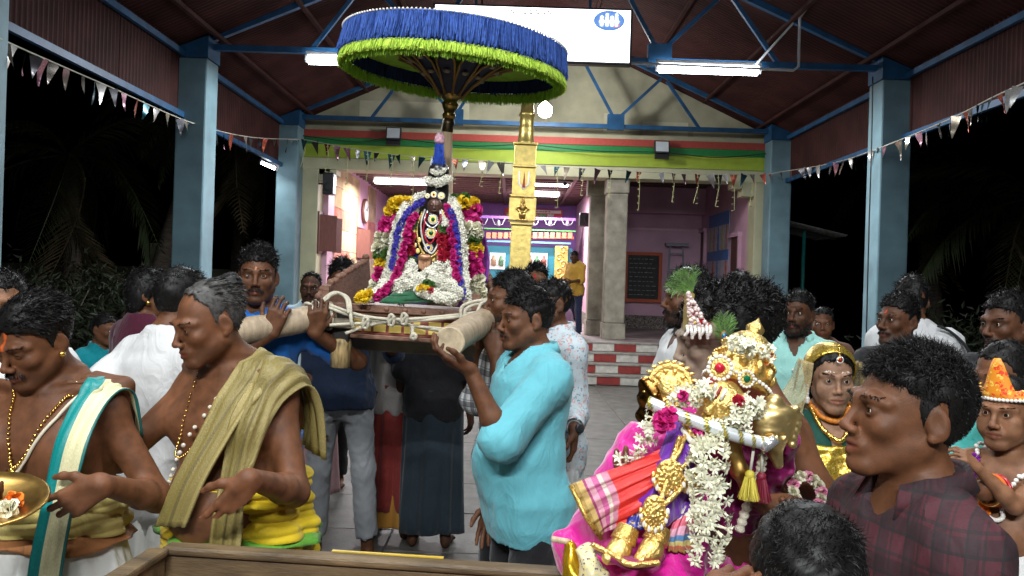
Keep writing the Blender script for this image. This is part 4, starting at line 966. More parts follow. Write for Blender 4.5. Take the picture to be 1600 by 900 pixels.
for sd in (-1, 1): Rf.rc((sd * .04, -.2, zc + .04), (sd * .085, -.2, zc), .018, .014); Rf.rc((sd * .085, -.2, zc), (sd * .05, -.205, zc - .04), .014, .012); Rf.rc((sd * .02, -.2, zc - .08), (sd * .03, -.2, zc - .16), .024, .016)
Rf.ell((0, -.197, zc - .165), (.11, .018, .02), .01); lo, hi = Rf.bounds(); G, ax = Rf.grid(lo, hi, .008); V, Q = nets(G, ax); link('relief', mesh('relief', V, Q, M_BRASS), mt)

# ---- bunting
FOILS = [mat('foil_%d' % i, c, .25, metal=.7, var=.2) for i, c in enumerate(((.40, .41, .44), (.38, .08, .05), (.42, .36, .28), (.03, .11, .14), (.07, .07, .08), (.30, .15, .20), (.10, .09, .08), (.55, .54, .52)))]
M_STR = mat('string', (.45, .43, .36), .8); M_TINSEL = mat('tinsel_tail', (.42, .42, .20), .5, metal=.3)
def flag_mesh(i):
    V = []; F = []; n = 6
    for a in range(n + 1):
        t = a / n; h = .5 * (1 - t) + .015
        for u in (-1, 0, 1): V.append((u * h * .55, .06 * math.sin(t * 3 + i) * t + .03 * u * math.sin(4 * t + i * 2), -t))
    for a in range(n):
        for q in (0, 1): F.append((a * 3 + q, a * 3 + q + 1, a * 3 + q + 4, a * 3 + q + 3))
    return F, V
FLAGS = []
for mi in range(8):
    F, V = flag_mesh(mi * 1.3); FLAGS.append(mesh('flag', V, F, FOILS[mi]))
def bunting(label, pts, n, size, tail=0, seed=0):
    r_ = np.random.default_rng(seed); P = spline(pts, 60); t = thing('bunting', label, 'bunting', tuple(P[0]), 0, 'strings of foil pennants'); o = Vector(P[0])
    MB().tube([Vector(q) - o for q in P], .007, 5).build('string', M_STR, t, True)
    for i in range(n):
        u = (i + .5 + r_.uniform(-.3, .3)) / n * 59; q = P[int(u)] + (P[min(59, int(u) + 1)] - P[int(u)]) * (u % 1); d = P[min(59, int(u) + 1)] - P[int(u)]
        s_ = size * r_.uniform(.7, 1.15); f = link('flag', FLAGS[r_.integers(0, 8)], t, loc=Vector(q) - o, scale=(s_, s_, s_)); f.rotation_euler = (R(r_.uniform(-14, 14)), R(r_.uniform(-22, 22)), math.atan2(d[1], d[0]) + R(r_.uniform(-35, 35)))
        if tail and i % 2 == 0:
            b_ = MB(); L_ = tail * r_.uniform(.7, 1.2); b_.tube([(0, 0, 0), (.02, 0, -L_ * .4), (-.01 + r_.uniform(-.05, .05), 0, -L_)], .006, 4)
            for z in np.linspace(.1, 1, 6): b_.box((-.02, -.004, -L_ * z - .008), (.02, .004, -L_ * z + .006))
            b_.build('tinsel_tail', M_TINSEL, t, loc=Vector(q) - o)
bunting('string of foil pennants sagging along the left side', [at(-60, 30, 5.2), at(30, 74, 6.2), at(170, 135, 7.8), at(300, 192, 9.75), at(390, 214, 11.6), at(470, 218, 13.9)], 40, .22, 0, 1)
bunting('string of dark pennants with tinsel tails across the temple front', [at(470, 217, 13.95), at(600, 240, 14.), at(740, 250, 14.), at(900, 262, 14.), at(1080, 272, 14.), at(1200, 272, 13.95)], 40, .24, .62, 2)
bunting('string of foil pennants rising along the right side', [at(1200, 272, 13.95), at(1300, 255, 12.), at(1372, 232, 9.75), at(1480, 188, 8.4), at(1560, 148, 7.2), at(1680, 95, 6.)], 34, .21, 0, 3)

# ---- grounds: palms, bush, post, awning
M_TRUNK = mat('palm_trunk', (.13, .105, .08), .9, var=.4, scale=8, stretch=(1, 1, 6), bump=.5, bscale=30); M_FROND = mat('palm_leaf', (.045, .065, .022), .6, var=.4, scale=4); M_DRY = mat('dry_palm_leaf', (.12, .09, .045), .8, var=.3)
def frond_mesh(L, droop, m, sd):
    r_ = np.random.default_rng(sd); n = 26; P = np.array([(L * (1 - .25 * droop * t) * t, 0, L * (.35 * t - droop * t * t)) for t in np.linspace(0, 1, n)]); V, F = tube_arrays(P, list(np.linspace(.03, .006, n)), 5); V = list(map(tuple, V)); F = [tuple(f) for f in F]
    for i in range(3, n):
        for sd_ in (-1, 1):
            for k in range(2):
                p = P[i] - (P[i] - P[i - 1]) * .5 * k; ll = L * .27 * math.sin(math.pi * (i / n) * .9 + .25) * r_.uniform(.8, 1.1); d = (P[i] - P[i - 1]) / np.linalg.norm(P[i] - P[i - 1]); e = p + d * ll * .55 + np.array([0, sd_ * ll * .7, -ll * r_.uniform(.25, .6)]); w_ = np.array([.022, 0, 0]); b = len(V); mid = (p + e) / 2 + np.array([0, 0, ll * .1]); V += [tuple(p - w_ * .5), tuple(p + w_ * .5), tuple(mid + w_), tuple(mid - w_), tuple(e)]; F += [(b, b + 1, b + 2, b + 3), (b + 3, b + 2, b + 4)]
    return mesh('frond', V, F, m, False)
FR = [frond_mesh(3.0, .55 + .25 * i, M_FROND, i) for i in range(3)] + [frond_mesh(2.6, 1.5, M_DRY, 9)]
def palm(x, y, h, lean, label, n=15, s_=1.):
    t = thing('palm_tree', label, 'palm tree', (x, y, -.03), 0, 'palms in the dark beyond the hall'); P = [(lean * (q ** 2), .1 * math.sin(3 * q), h * q) for q in np.linspace(0, 1, 22)]; rr = [(.20 - .08 * q) * (1 + .06 * (i % 2)) * s_ for i, q in enumerate(np.linspace(0, 1, 22))]; rr[0] *= 1.4
    MB().tube(P, rr, 10).build('trunk', M_TRUNK, t, True)
    for i in range(n):
        f = link('frond', FR[i % 3 if i < n - 3 else 3], t, loc=P[-1], scale=(s_,) * 3); f.rotation_euler = (R(rng.uniform(-20, 20)), R(-35 + 95 * (i / n) + rng.uniform(-8, 8)), i * 2.4 + rng.uniform(-.3, .3))
c = at(112, 400, 15.5); palm(c.x, 15.5, 3.9, -.15, 'stout palm with drooping dry fronds beyond the left pillars', 16)
c = at(368, 400, 21); palm(c.x, 21, 5.2, .2, 'slender palm seen between the two left pillars', 14)
c = at(225, 300, 13.5); palm(c.x - 1.2, 16.5, 5.6, 1.6, 'leaning palm whose frond hangs beside the left pillar', 16)
c = at(1590, 420, 15); palm(c.x + .6, 15, 3.6, -.3, 'palm in the dark beyond the right pillar', 15)
c = at(1470, 420, 19); palm(c.x, 19, 5.0, -.8, 'leaning palm trunk right of the tall right pillar', 13)
M_LEAF = mat('bush_leaf', (.022, .034, .012), .6, var=.5, scale=5)
def bush(x, y, r_, h, label, n=1500):
    t = thing('bush', label, 'bush', (x, y, -.03), 0, 'dark bushes beyond the hall'); q = rng.normal(size=(n, 3)); q /= np.linalg.norm(q, axis=1)[:, None]; q *= (rng.uniform(.35, 1, n) * (1 + .3 * np.sin(q @ np.array([5., 3, 4]))))[:, None]; pos = q * np.array([r_, r_ * .7, h * .5]) + np.array([0, 0, h * .55])
    lv = np.array([(0, 0, 0), (.05, .02, .01), (.13, 0, 0), (.05, -.02, .01)]); V, F = scatter(lv, np.array([[0, 1, 2, 3]]), pos, rand_rots(n), rng.uniform(.7, 1.6, n)); o = link('foliage', mesh('foliage', V, F, M_LEAF, False), t, kind='stuff')
    for i in range(5): a = i * 1.3; MB().tube([(0, 0, 0), (r_ * .3 * math.cos(a), r_ * .3 * math.sin(a), h * .4), (r_ * .55 * math.cos(a), r_ * .5 * math.sin(a), h * .8)], [.03, .02, .008], 6).build('stem', M_TRUNK, t, True)
c = at(70, 450, 12.5); bush(c.x, 12.5, 1.3, 1.7, 'low dark bush at the foot of the stout palm'); c = at(160, 440, 14); bush(c.x, 14, 1.1, 1.8, 'dark bush behind the boy in the teal shirt'); c = at(1500, 450, 14); bush(c.x, 14, 1.6, 1.4, 'dark bush beyond the right hand crowd')
c = at(240, 420, 17); t = thing('boundary_post', 'pale concrete post standing in the dark left of the hall', 'post', (c.x, 17, -.03)); box('shaft', (-.09, -.09, 0), (.09, .09, 2.2), M_GABLE, t, .015); box('cap', (-.11, -.11, 2.202), (.11, .11, 2.26), M_GABLE, t, .01)
t = thing('boundary_wall', 'low grey compound wall in the dark behind the palms', 'wall', (-9, 24, -.03)); box('masonry', (-12, -.1, 0), (8.5, .1, 1.7), M_GABLE, t); box('coping', (-12, -.14, 1.702), (8.5, .14, 1.78), M_GABLE, t)
# awning at the right of the temple
c = at(1240, 372, 16); t = thing('awning', 'small tin lean-to awning on a teal post right of the temple', 'awning', (c.x - .4, 16, 0)); V, F = corr(1.6, 1.25, .12, .02, 54); link('tin_sheet', mesh('tin_sheet', V, F, mat('tin_sheet', (.62, .64, .62), .5, metal=.1, var=.3)), t, loc=(-.1, -.9, c.z + .28), rot=(0, R(12), 0))
a = at(1255, 420, 15.6); MB().tube([(a.x - t.location.x, -.4, 0), (a.x - t.location.x, -.4, c.z + .12)], .035).build('post', mat('teal_post', (.02, .25, .22), .5), t, True); MB().bar((-.1, -.4, c.z + .2), (1.1, -.4, c.z - .02), .04, .05).build('rafter', M_STEEL, t)

M_WIRE = mat('black_cable', (.015, .015, .015), .5, var=0)
def cable(label, pts, r_=.009, sag=40):
    P = spline(pts, sag); t = thing('cable', label, 'cable', tuple(P[0]), 0, 'loose cables under the roof'); MB().tube([Vector(q) - Vector(P[0]) for q in P], r_, 6).build('wire', M_WIRE, t, True)
cable('black cable sagging along the painted bands left of the mast', [at(472, 212, 14.3), at(560, 222, 14.3), at(612, 216, 14.3), at(720, 228, 14.3), at(812, 226, 14.3)])
cable('black cable sagging along the painted bands right of the mast', [at(830, 226, 14.3), at(930, 236, 14.3), at(1032, 238, 14.3), at(1120, 246, 14.3), at(1200, 240, 14.3)])
cable('cable running down the tall right pillar', [at(1364, 120, 9.78), at(1362, 230, 9.78), at(1358, 360, 9.78), at(1354, 520, 9.78)], .008)
# ------------------------------------------------------------------ flowers
def petal_flower(n=5, L=1., w_=.45, up=.5, curl=.3):
    V = []; F = []
    for i in range(n):
        a = 2 * math.pi * i / n; ca, sa = math.cos(a), math.sin(a); b = len(V)
        for (r_, z, ww) in ((.12, 0, .12), (.55 * L, up * .8, w_), (L, up - curl, .06)):
            for q in (-1, 1): V.append((ca * r_ - sa * q * ww * .5, sa * r_ + ca * q * ww * .5, z))
        F += [(b, b + 1, b + 3, b + 2), (b + 2, b + 3, b + 5, b + 4)]
    return np.array(V), np.array(F)
JAS = petal_flower(5, 1., .5, .7, .25)
def bud():   # tuberose: a tube opening in petals
    V, F = petal_flower(6, 1.05, .50, .42, .12); V = V * .85 + np.array([0, 0, .35]); T, G = tube_arrays([(0, 0, -1.), (0, 0, -.3), (0, 0, .4)], [.10, .13, .18], 6, False); return np.concatenate([V, T]), np.concatenate([F, np.array(G) + len(V)])
TUB = bud()
def pompom(n=46, seed=1):
    r_ = np.random.default_rng(seed); q = r_.normal(size=(n, 3)); q /= np.linalg.norm(q, axis=1)[:, None]; pv = np.array([(-.3, 0, .35), (.3, 0, .35), (.42, .1, .82), (0, .18, 1.02), (-.42, .1, .82)]); V = []; F = []
    for i in range(n):
        z = q[i]; x = nv(np.cross(z, r_.normal(size=3))); y = np.cross(z, x); b = len(V); V += list(pv @ np.stack([x, y, z]) * r_.uniform(.85, 1.1)); F.append((b, b + 1, b + 2, b + 3, b + 4))
    return np.array(V), F
M_JAS = mat('jasmine_white', (.84, .82, .70), .6, var=.06, scale=40); M_TUBR = mat('tuberose_cream', (.74, .73, .55), .55, var=.1, scale=50)
FC = {k: mat('petal_' + k, c, .6, var=.3, scale=60) for k, c in dict(magenta=(.62, .02, .22), yellow=(.85, .60, .02), white=(.76, .73, .55), red=(.55, .02, .06), green=(.07, .16, .03), orange=(.80, .22, .02), pink=(.75, .28, .42), purple=(.28, .02, .36)).items()}
POM = {k: mesh('flower_bunch', *pompom(60, i), FC[k], False) for i, k in enumerate(FC)}
def poms(t, pts, kind, size, n, seed=0, base=None, name='flower_bunch', jit=.3):
    """pompom flowers along a path, each a part of thing t"""
    r_ = np.random.default_rng(seed); P = spline(pts, n) if n > 1 else np.array([tuple(pts[0])]); o = Vector(base if base is not None else t.location)
    for i, q in enumerate(P):
        k = kind if isinstance(kind, str) else kind[i % len(kind)]
        link(name, POM[k], t, loc=Vector(q) - o + Vector(r_.normal(size=3) * size * jit), rot=r_.uniform(0, 6, 3), scale=(size * r_.uniform(.85, 1.15),) * 3)
def florets(name, parent, pts, rad, n, size, m, seed=0, base=None, proto=JAS, flat=1., outward=None):
    """many small flowers massed round a path, joined (uncountable)"""
    r_ = np.random.default_rng(seed); P = spline(pts, 80); o = np.array(base if base is not None else parent.location); rr = np.interp(np.linspace(0, 79, n), np.linspace(0, 79, len(np.atleast_1d(rad))), np.atleast_1d(rad)) if np.ndim(rad) else np.full(n, rad)
    u = np.linspace(0, 79, n); C = np.stack([np.interp(u, range(80), P[:, i]) for i in range(3)], 1); off = r_.normal(size=(n, 3)); off /= np.linalg.norm(off, axis=1)[:, None]; off *= np.array([1, flat, 1])
    pos = C + off * (rr * r_.uniform(.6, 1., n))[:, None] - o; z = off / np.linalg.norm(off, axis=1)[:, None] + r_.normal(size=(n, 3)) * .35; z /= np.linalg.norm(z, axis=1)[:, None]
    x = np.cross(z, r_.normal(size=(n, 3))); x /= np.linalg.norm(x, axis=1)[:, None]; y = np.cross(z, x); M = np.stack([x, y, z], 2)
    V, F = scatter(proto[0], proto[1], pos, M, size * r_.uniform(.8, 1.2, n)); return link(name, mesh(name, V, F, m, False), parent, kind='stuff')

# ------------------------------------------------------------------ palanquin
M_PLANK = mat('carved_board', (.20, .095, .055), .55, var=.4, scale=14, stretch=(3, 3, 12), bump=.2, bscale=50)
M_POLE = mat('bare_pole_wood', (.38, .29, .19), .6, var=.25, scale=7, stretch=(8, 8, 1), bump=.25, bscale=40)
M_POLEEND = mat('sawn_pole_end', (.50, .40, .26), .7, var=.3, scale=30)
M_GRIME = mat('old_timber', (.24, .20, .14), .75, var=.4, scale=9, bump=.3, bscale=30)
M_BAND = mat('yellow_painted_panel', (.60, .43, .10), .5, var=.15); M_MAROON = mat('maroon_paint', (.26, .07, .05), .5, var=.15)
M_ROPE = mat('cotton_rope', (.62, .57, .44), .85, var=.15, bump=.6, bscale=260, stretch=(1, 1, 2))
PD = 3.3
pl = thing('palanquin', 'wooden palanquin platform with yellow and maroon painted edge carrying the garlanded idol', 'palanquin', at(648, 480, PD + .3))
pl.rotation_euler = (0, ROLL * 1.0, 0)
o = pl.location.copy()
Wp = .345
box('deck', (-Wp, -.30, -.035), (Wp, .36, .0), M_PLANK, pl, .006)
box('front_rail', (-Wp - .006, -.318, -.020), (Wp + .006, -.301, .012), M_PLANK, pl, .004)
fr = box('front_panel', (-Wp, -.30, -.112), (Wp, -.27, -.036), M_MAROON, pl, .003)
x = -Wp + .012; i = 0
while x < Wp - .03:
    w_ = .052 if i % 3 else .026; box('painted_block', (x, -.3045, -.100), (x + w_, -.3005, -.046), M_BAND, fr)
    if i % 3 == 1: box('painted_notch', (x + w_ * .55, -.3085, -.066), (x + w_ + .010, -.305, -.046), M_MAROON, fr)
    x += w_ + .012; i += 1
box('bottom_rail', (-Wp - .002, -.312, -.132), (Wp + .002, -.262, -.113), M_PLANK, pl, .004)
for sd in (-1, 1): box('side_panel', (sd * Wp - .012, -.265, -.11), (sd * Wp + .012, .36, -.036), M_MAROON, pl)
for y in (-.1, .2): box('cross_beam', (-.42, y - .035, -.20), (.42, y + .035, -.134), M_GRIME, pl, .008)
for i in range(9): a = -.31 + i * .0775; link('carved_bead', mesh('carved_bead', *BALL, M_PLANK), pl, loc=(a, -.319, -.003), scale=(.012, .006, .010))
# carved side boards with scalloped tops
def sideboard(name, pts, y0, y1, m, th=.024):
    """pts (y,z) outline in the y-z plane, thickness along x"""
    n = len(pts); return MB().add([(-th / 2, y, z) for y, z in pts] + [(th / 2, y, z) for y, z in pts], [tuple(range(n - 1, -1, -1)), tuple(range(n, 2 * n))] + [(i, (i + 1) % n, (i + 1) % n + n, i + n) for i in range(n)]), m
top = []
for i in range(41):
    t = i / 40; top.append((-.26 + .58 * t, .03 + .17 * t ** .8 + .010 * abs(math.sin(t * 22)) + (.02 if t > .95 else 0)))
for sd in (-1, 1):
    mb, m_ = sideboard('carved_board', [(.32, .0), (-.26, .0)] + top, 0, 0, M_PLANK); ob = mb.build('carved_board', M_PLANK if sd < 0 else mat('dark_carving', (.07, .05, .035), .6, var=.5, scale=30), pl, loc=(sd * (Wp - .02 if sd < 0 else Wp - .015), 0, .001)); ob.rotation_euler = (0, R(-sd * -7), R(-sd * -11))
    for i in range(0, 41, 3): link('scallop', mesh('scallop', *BALL, M_PLANK), ob, loc=(0, top[i][0], top[i][1]), scale=(.020, .016, .016))
    for i in range(3):
        for j in range(2): link('carved_leaf', mesh('carved_leaf', *BALL, M_PLANK), ob, loc=(.0125 * sd * 0 + -.012, -.1 + i * .16, .04 + j * .05 + .02 * i), scale=(.008, .05, .018))
box('corner_post', (Wp - .07, -.30, .013), (Wp - .035, -.265, .085), M_PLANK, pl, .004); box('corner_post', (-Wp - .01, -.30, .013), (-Wp + .02, -.265, .08), M_PLANK, pl, .004)
# leg block hanging at the left
c = at(536, 520, PD - .01) - o
box('leg_block', (c.x - .035, c.y - .03, c.z - .06), (c.x + .035, c.y + .04, c.z + .10), mat('black_timber', (.02, .017, .014), .7, var=.4), pl, .01)
leg = MB().lathe([(.030, -.155), (.041, -.15), (.043, -.05), (.038, -.035), (.03, -.03)], 18, (c.x, c.y, c.z)).build('foot_block', mat('worn_foot_wood', (.40, .28, .12), .65, var=.6, scale=20, stretch=(4, 4, .7)), pl, True)
box('lashing_block', (c.x - .075, c.y - .06, c.z + .015), (c.x + .055, c.y - .032, c.z + .055), M_GRIME, pl, .006)
# poles
def pole(name, a, b, r_, lab):
    a, b = Vector(a), Vector(b); t = thing('carrying_pole', lab, 'pole', a, 0, 'palanquin carrying poles'); d = b - a; L_ = d.length; Mr = d.to_track_quat('Z', 'Y').to_matrix().to_4x4(); P = [(.003 * math.sin(q * 9), .004 * math.cos(q * 7), L_ * q) for q in np.linspace(0, 1, 14)]
    V, F = tube_arrays(P, [r_ * (1 + .03 * math.sin(q * 5)) for q in range(14)], 24, False); V = V @ np.array(Mr.to_3x3()).T; link('shaft', mesh('shaft', V, F, M_POLE), t)
    for q, s_ in ((P[0], -1), (P[-1], 1)): MB().lathe([(r_ * .93, -.004 if s_ < 0 else 0), (r_ * .995, .0), (r_ * 1.0, .004)] if s_ < 0 else [(r_ * 1.0, -.004), (r_ * .9, .003)], 24, tuple(Mr.to_3x3() @ Vector(q)), 0, Mr).build('end_face', M_POLEEND, t)
    return t
PL_A, PL_B = at(517, 490, 3.28), at(330, 528, 2.98); pole('carrying_pole', PL_A, PL_B, .052, 'thick bare wood pole held in front of the man in the blue t-shirt')
PR_A, PR_B = at(703, 536, 2.62), at(800, 470, 3.75); pole('carrying_pole', PR_A, PR_B, .052, 'bare wood pole with sawn round end on the turquoise shirted man\'s hand')
# rope
rp = thing('rope', 'pale cotton rope lashed across the front of the palanquin between both poles', 'rope', at(640, 500, PD - .06)); ro = rp.location.copy()
def rope(name, pix, r_=.0065, n=40, loop=False):
    P = spline([at(x, y, d) - ro for x, y, d in pix], n); V, F = tube_arrays(P, [r_ * (1 + .07 * math.sin(i * 2.2)) for i in range(n)], 8); return link(name, mesh(name, V, F, M_ROPE), rp)
d0 = PD - .07
rope('strand', [(506, 478, 3.2), (560, 496, d0), (620, 502, d0 - .01), (700, 497, d0), (760, 489, 3.15), (800, 483, 3.3)]); rope('strand', [(508, 474, 3.21), (565, 493, d0 - .01), (625, 499, d0 - .02), (705, 493, d0 + .01), (762, 486, 3.16), (800, 480, 3.3)])
rope('strand', [(515, 508, 3.2), (570, 505, d0), (610, 505, d0), (660, 511, d0), (720, 516, 3.0)]); rope('strand', [(540, 521, 3.2), (572, 510, d0), (612, 503, d0 - .01), (665, 513, d0), (715, 521, 2.9)])
rope('strand', [(500, 484, 3.19), (516, 462, 3.24), (534, 460, 3.3), (546, 470, 3.22), (549, 500, 3.19), (552, 512, 3.2)], .0075); rope('strand', [(496, 486, 3.19), (508, 466, 3.22), (525, 457, 3.28), (541, 466, 3.22), (545, 490, 3.19)], .007)
rope('strand', [(720, 498, 3.2), (722, 480, 3.2), (738, 472, 3.2), (765, 468, 3.2), (778, 466, 3.3)], .007); rope('strand', [(726, 500, 3.2), (728, 484, 3.2), (742, 476, 3.2), (768, 473, 3.2), (780, 470, 3.3)], .0065); rope('strand', [(745, 490, 3.14), (752, 475, 3.16), (762, 470, 3.18)], .0065)
for x, y in ((572, 504), (612, 500), (632, 498)):
    rope('knot', [(x - 6, y + 5, d0 - .02), (x - 2, y - 8, d0 - .025), (x + 4, y - 4, d0 - .03), (x + 2, y + 8, d0 - .025), (x - 4, y + 6, d0 - .02), (x + 5, y - 6, d0 - .035)], .0065, 24)
rope('loose_end', [(645, 510, d0 - .01), (645, 520, d0 - .015), (650, 524, d0 - .02), (648, 529, d0 - .02), (643, 527, d0 - .02), (646, 521, d0 - .025)], .008, 24)
for q in (0, .035, .07):   # turns round the left pole end
    ax_ = (PL_B - PL_A).normalized(); u = ax_.cross(Vector((0, 0, 1))).normalized(); v = ax_.cross(u); c = PL_A + ax_ * (.02 + q); P = [c + (u * math.cos(a) + v * math.sin(a)) * .062 + ax_ * .006 * a / 6.3 - ro for a in np.linspace(0, 6.3, 22)]; V, F = tube_arrays(P, .0065, 7); link('turn', mesh('turn', V, F, M_ROPE), rp)

# ------------------------------------------------------------------ the garlanded idol
ID = 3.5
c = at(672, 468, ID); idol = thing('idol', 'dark bejewelled idol standing on the palanquin under garlands', 'idol', c); io = c.copy()
def I(px, py, d=ID): return at(px, py, d) - io
M_DARK = mat('black_stone', (.018, .014, .013), .3, var=.2); M_BRZ = mat('bronze_hand', (.42, .22, .12), .4, metal=.6, var=.2); M_BLUV = mat('blue_velvet', (.012, .03, .30), .8, var=.2, scale=30)
F = Field(); F.ell(I(676, 370), (.085, .06, .17), .04); F.ell(I(676, 325), (.05, .05, .065), .03); F.rc(I(683, 312), I(686, 268), .052, .046, .02); F.rc(I(676, 345), I(640, 365), .05, .05, .03); F.rc(I(676, 345), I(706, 365), .05, .05, .03); F.ell(I(675, 420), (.075, .06, .09), .04)
lo, hi = F.bounds(); G, ax = F.grid(lo, hi, .007); V, Q = nets(G, ax); link('body', mesh('body', V, Q, M_DARK), idol)
# face
f = Field(); hc = np.array(I(680, 323, ID - .045)); f.ell(hc, (.034, .03, .042), .01)
for sd in (-1, 1): f.ell(hc + (sd * .013, -.030, .006), (.008, .008, .005), .004, -1); f.ell(hc + (sd * .013, -.024, .006), (.007, .007, .004), .002)
f.rc(hc + (0, -.027, .008), hc + (0, -.036, -.010), .004, .007, .006); f.ell(hc + (0, -.026, -.022), (.012, .008, .005), .004); lo, hi = f.bounds(); G, ax = f.grid(lo, hi, .003); V, Q = nets(G, ax); link('face', mesh('face', V, Q, mat('dark_bronze_face', (.10, .05, .035), .35, metal=.3)), idol)
# tall black headdress, flower band, tassel
florets('hair_flower_band', idol, [at(667, 281, ID - .04), at(678, 285, ID - .07), at(690, 284, ID - .07), at(703, 278, ID - .04)], .016, 190, .011, M_JAS, 5, (io.x, io.y, io.z))
florets('crown_flower_band', idol, [at(674, 267, ID - .045), at(683, 270, ID - .06), at(696, 266, ID - .045)], .008, 60, .008, M_JAS, 6, (io.x, io.y, io.z))
P0, P1 = np.array(I(687, 224, ID - .01)), np.array(I(684, 266, ID - .01)); n = 900; r_ = np.random.default_rng(4); a = r_.uniform(0, 6.28, n); rad = r_.uniform(.015, .026, n); rt = P0 + np.stack([np.cos(a) * rad * .6, np.sin(a) * rad * .6, r_.uniform(-.02, .01, n)], 1)
V, Q = ribbons(rt, np.stack([np.cos(a) * .12, np.sin(a) * .12, -np.ones(n)], 1), r_.uniform(.7, 1.02, n) * np.linalg.norm(P1 - P0), .004, .04, 3, (0, 0, 0), r_); link('tassel', mesh('tassel', V, Q, mat('blue_wool', (.02, .07, .42), .9, var=.3, scale=80), True), idol, kind='stuff')
MB().lathe([(.016, .0), (.024, .012), (.022, .035), (.012, .05)], 16, tuple(P0 + (0, 0, -.004))).build('tassel_cap', mat('pink_stripe', (.62, .35, .42), .7, var=.5, scale=70), idol, True)
MB().tube([P0 + (0, 0, .04), P0 + (.012, .05, .12), np.array(I(692, 195, ID + .25))], .003).build('tassel_cord', M_ROPE, idol, True)
M_GEMW = mat('clear_stones', (.75, .75, .78), .12, metal=.3, var=.1); M_GEMG = mat('green_stone', (.0, .10, .04), .08, var=0); M_GEMR = mat('red_stone', (.45, .01, .03), .1, var=0); M_PEARL = mat('pearl', (.72, .70, .64), .25, var=.05)
def disc(name, parent, c, r_, m, rim=None, gem=None, nrm=(0, -1, 0), base=None):
    Mr = Vector(nrm).to_track_quat('Z', 'Y').to_matrix().to_4x4(); ob = MB().lathe([(r_, 0), (r_ * .98, r_ * .15), (r_ * .75, r_ * .25)], 18, (0, 0, 0), 0, Mr).build(name, m, parent, loc=c)
    Nv = Vector(nrm).normalized()
    if rim:
        u = Mr.to_3x3() @ Vector((1, 0, 0)); v = Mr.to_3x3() @ Vector((0, 1, 0)); nn = 16; pos = np.array([tuple((u * math.cos(q) + v * math.sin(q)) * r_ * 1.03 + Nv * r_ * .12) for q in np.linspace(0, 6.283, nn, endpoint=False)]); V, F = scatter(BALL[0], BALL[1], pos, rand_rots(nn), np.full(nn, r_ * .21)); link('stone_ring', mesh('stone_ring', V, F, rim), ob)
    if gem: link('gem', mesh('gem', BALL[0] * np.array([.5, .5, .5]), BALL[1], gem), ob, loc=Nv * r_ * .2, scale=(r_,) * 3)
    return ob
F_ = ID - .085
for px, py, r_, gm in ((677, 343, .019, M_GEMG), (674, 364, .022, M_GEMG), (670, 387, .017, M_BLUV), (678, 304, .012, M_GEMR), (668, 306, .010, M_GEMW), (690, 306, .014, M_GEMW)): disc('pendant', idol, I(px, py, F_ - (.0 if py > 310 else -.02)), r_, M_GOLD, M_GEMW, gm)
def necklace(pix, r_, n, m):
    P = spline([I(x, y, d) for x, y, d in pix], 120); L_ = np.r_[0, np.cumsum(np.linalg.norm(np.diff(P, axis=0), axis=1))]; u = np.linspace(0, L_[-1], n); C = np.stack([np.interp(u, L_, P[:, i]) for i in range(3)], 1); V, F = scatter(BALL[0], BALL[1], C, rand_rots(n), np.full(n, r_)); link('necklace', mesh('necklace', V, F, m), idol)
for pts, r_, n, m in (([(664, 328, F_ + .03), (658, 350, F_ + .01), (662, 378, F_), (674, 396, F_ - .01), (686, 378, F_), (692, 350, F_ + .01), (690, 328, F_ + .03)], .0045, 70, M_PEARL), ([(660, 332, F_ + .03), (652, 355, F_ + .01), (656, 385, F_), (672, 402, F_ - .01), (690, 384, F_), (697, 352, F_ + .01), (692, 330, F_ + .03)], .0055, 60, M_GOLD), ([(668, 330, F_ + .02), (664, 345, F_), (676, 356, F_ - .01), (688, 344, F_), (688, 330, F_ + .02)], .004, 50, M_GEMW), ([(667, 334, F_), (662, 362, F_ - .01), (672, 380, F_ - .015), (684, 362, F_ - .01), (689, 335, F_)], .004, 56, M_GEMR)): necklace(pts, r_, n, m)
for i, (px, py) in enumerate(((648, 350), (646, 361), (646, 372), (648, 383), (653, 392), (660, 399), (668, 404), (677, 405), (686, 400), (651, 340), (655, 375), (693, 392), (698, 340), (645, 342))): disc('gold_coin', idol, I(px, py, F_ + .005 * (i % 3)), .0115, M_GOLD)
# bronze hand pointing down, foot, blue side cloths
h = Field(); hc = np.array(I(664, 402, F_ - .01)); h.ell(hc, (.032, .014, .016), .01); 
for i in range(5): h.rc(hc + ((i - 2) * .0125, 0, -.008), hc + ((i - 2) * .0105, -.004, -.050 - .008 * (2 - abs(i - 2))), .0065, .0045, .004)
h.rc(np.array(I(684, 400, F_)), np.array(I(684, 425, F_)), .010, .012, .01); lo, hi_ = h.bounds(); G, ax = h.grid(lo, hi_, .0035); V, Q = nets(G, ax); link('blessing_hand', mesh('blessing_hand', V, Q, M_BRZ), idol)
for px, a_ in ((648, 1), (698, -1)):
    F = Field(); F.rc(I(px, 382, ID - .05), I(px - a_ * 2, 432, ID - .06), .018, .022); lo, hi = F.bounds(); G, ax = F.grid(lo, hi, .006, lambda X, f: f - wob(X, 5, 60, .004)); V, Q = nets(G, ax); link('blue_cloth', mesh('blue_cloth', V, Q, M_BLUV), idol)
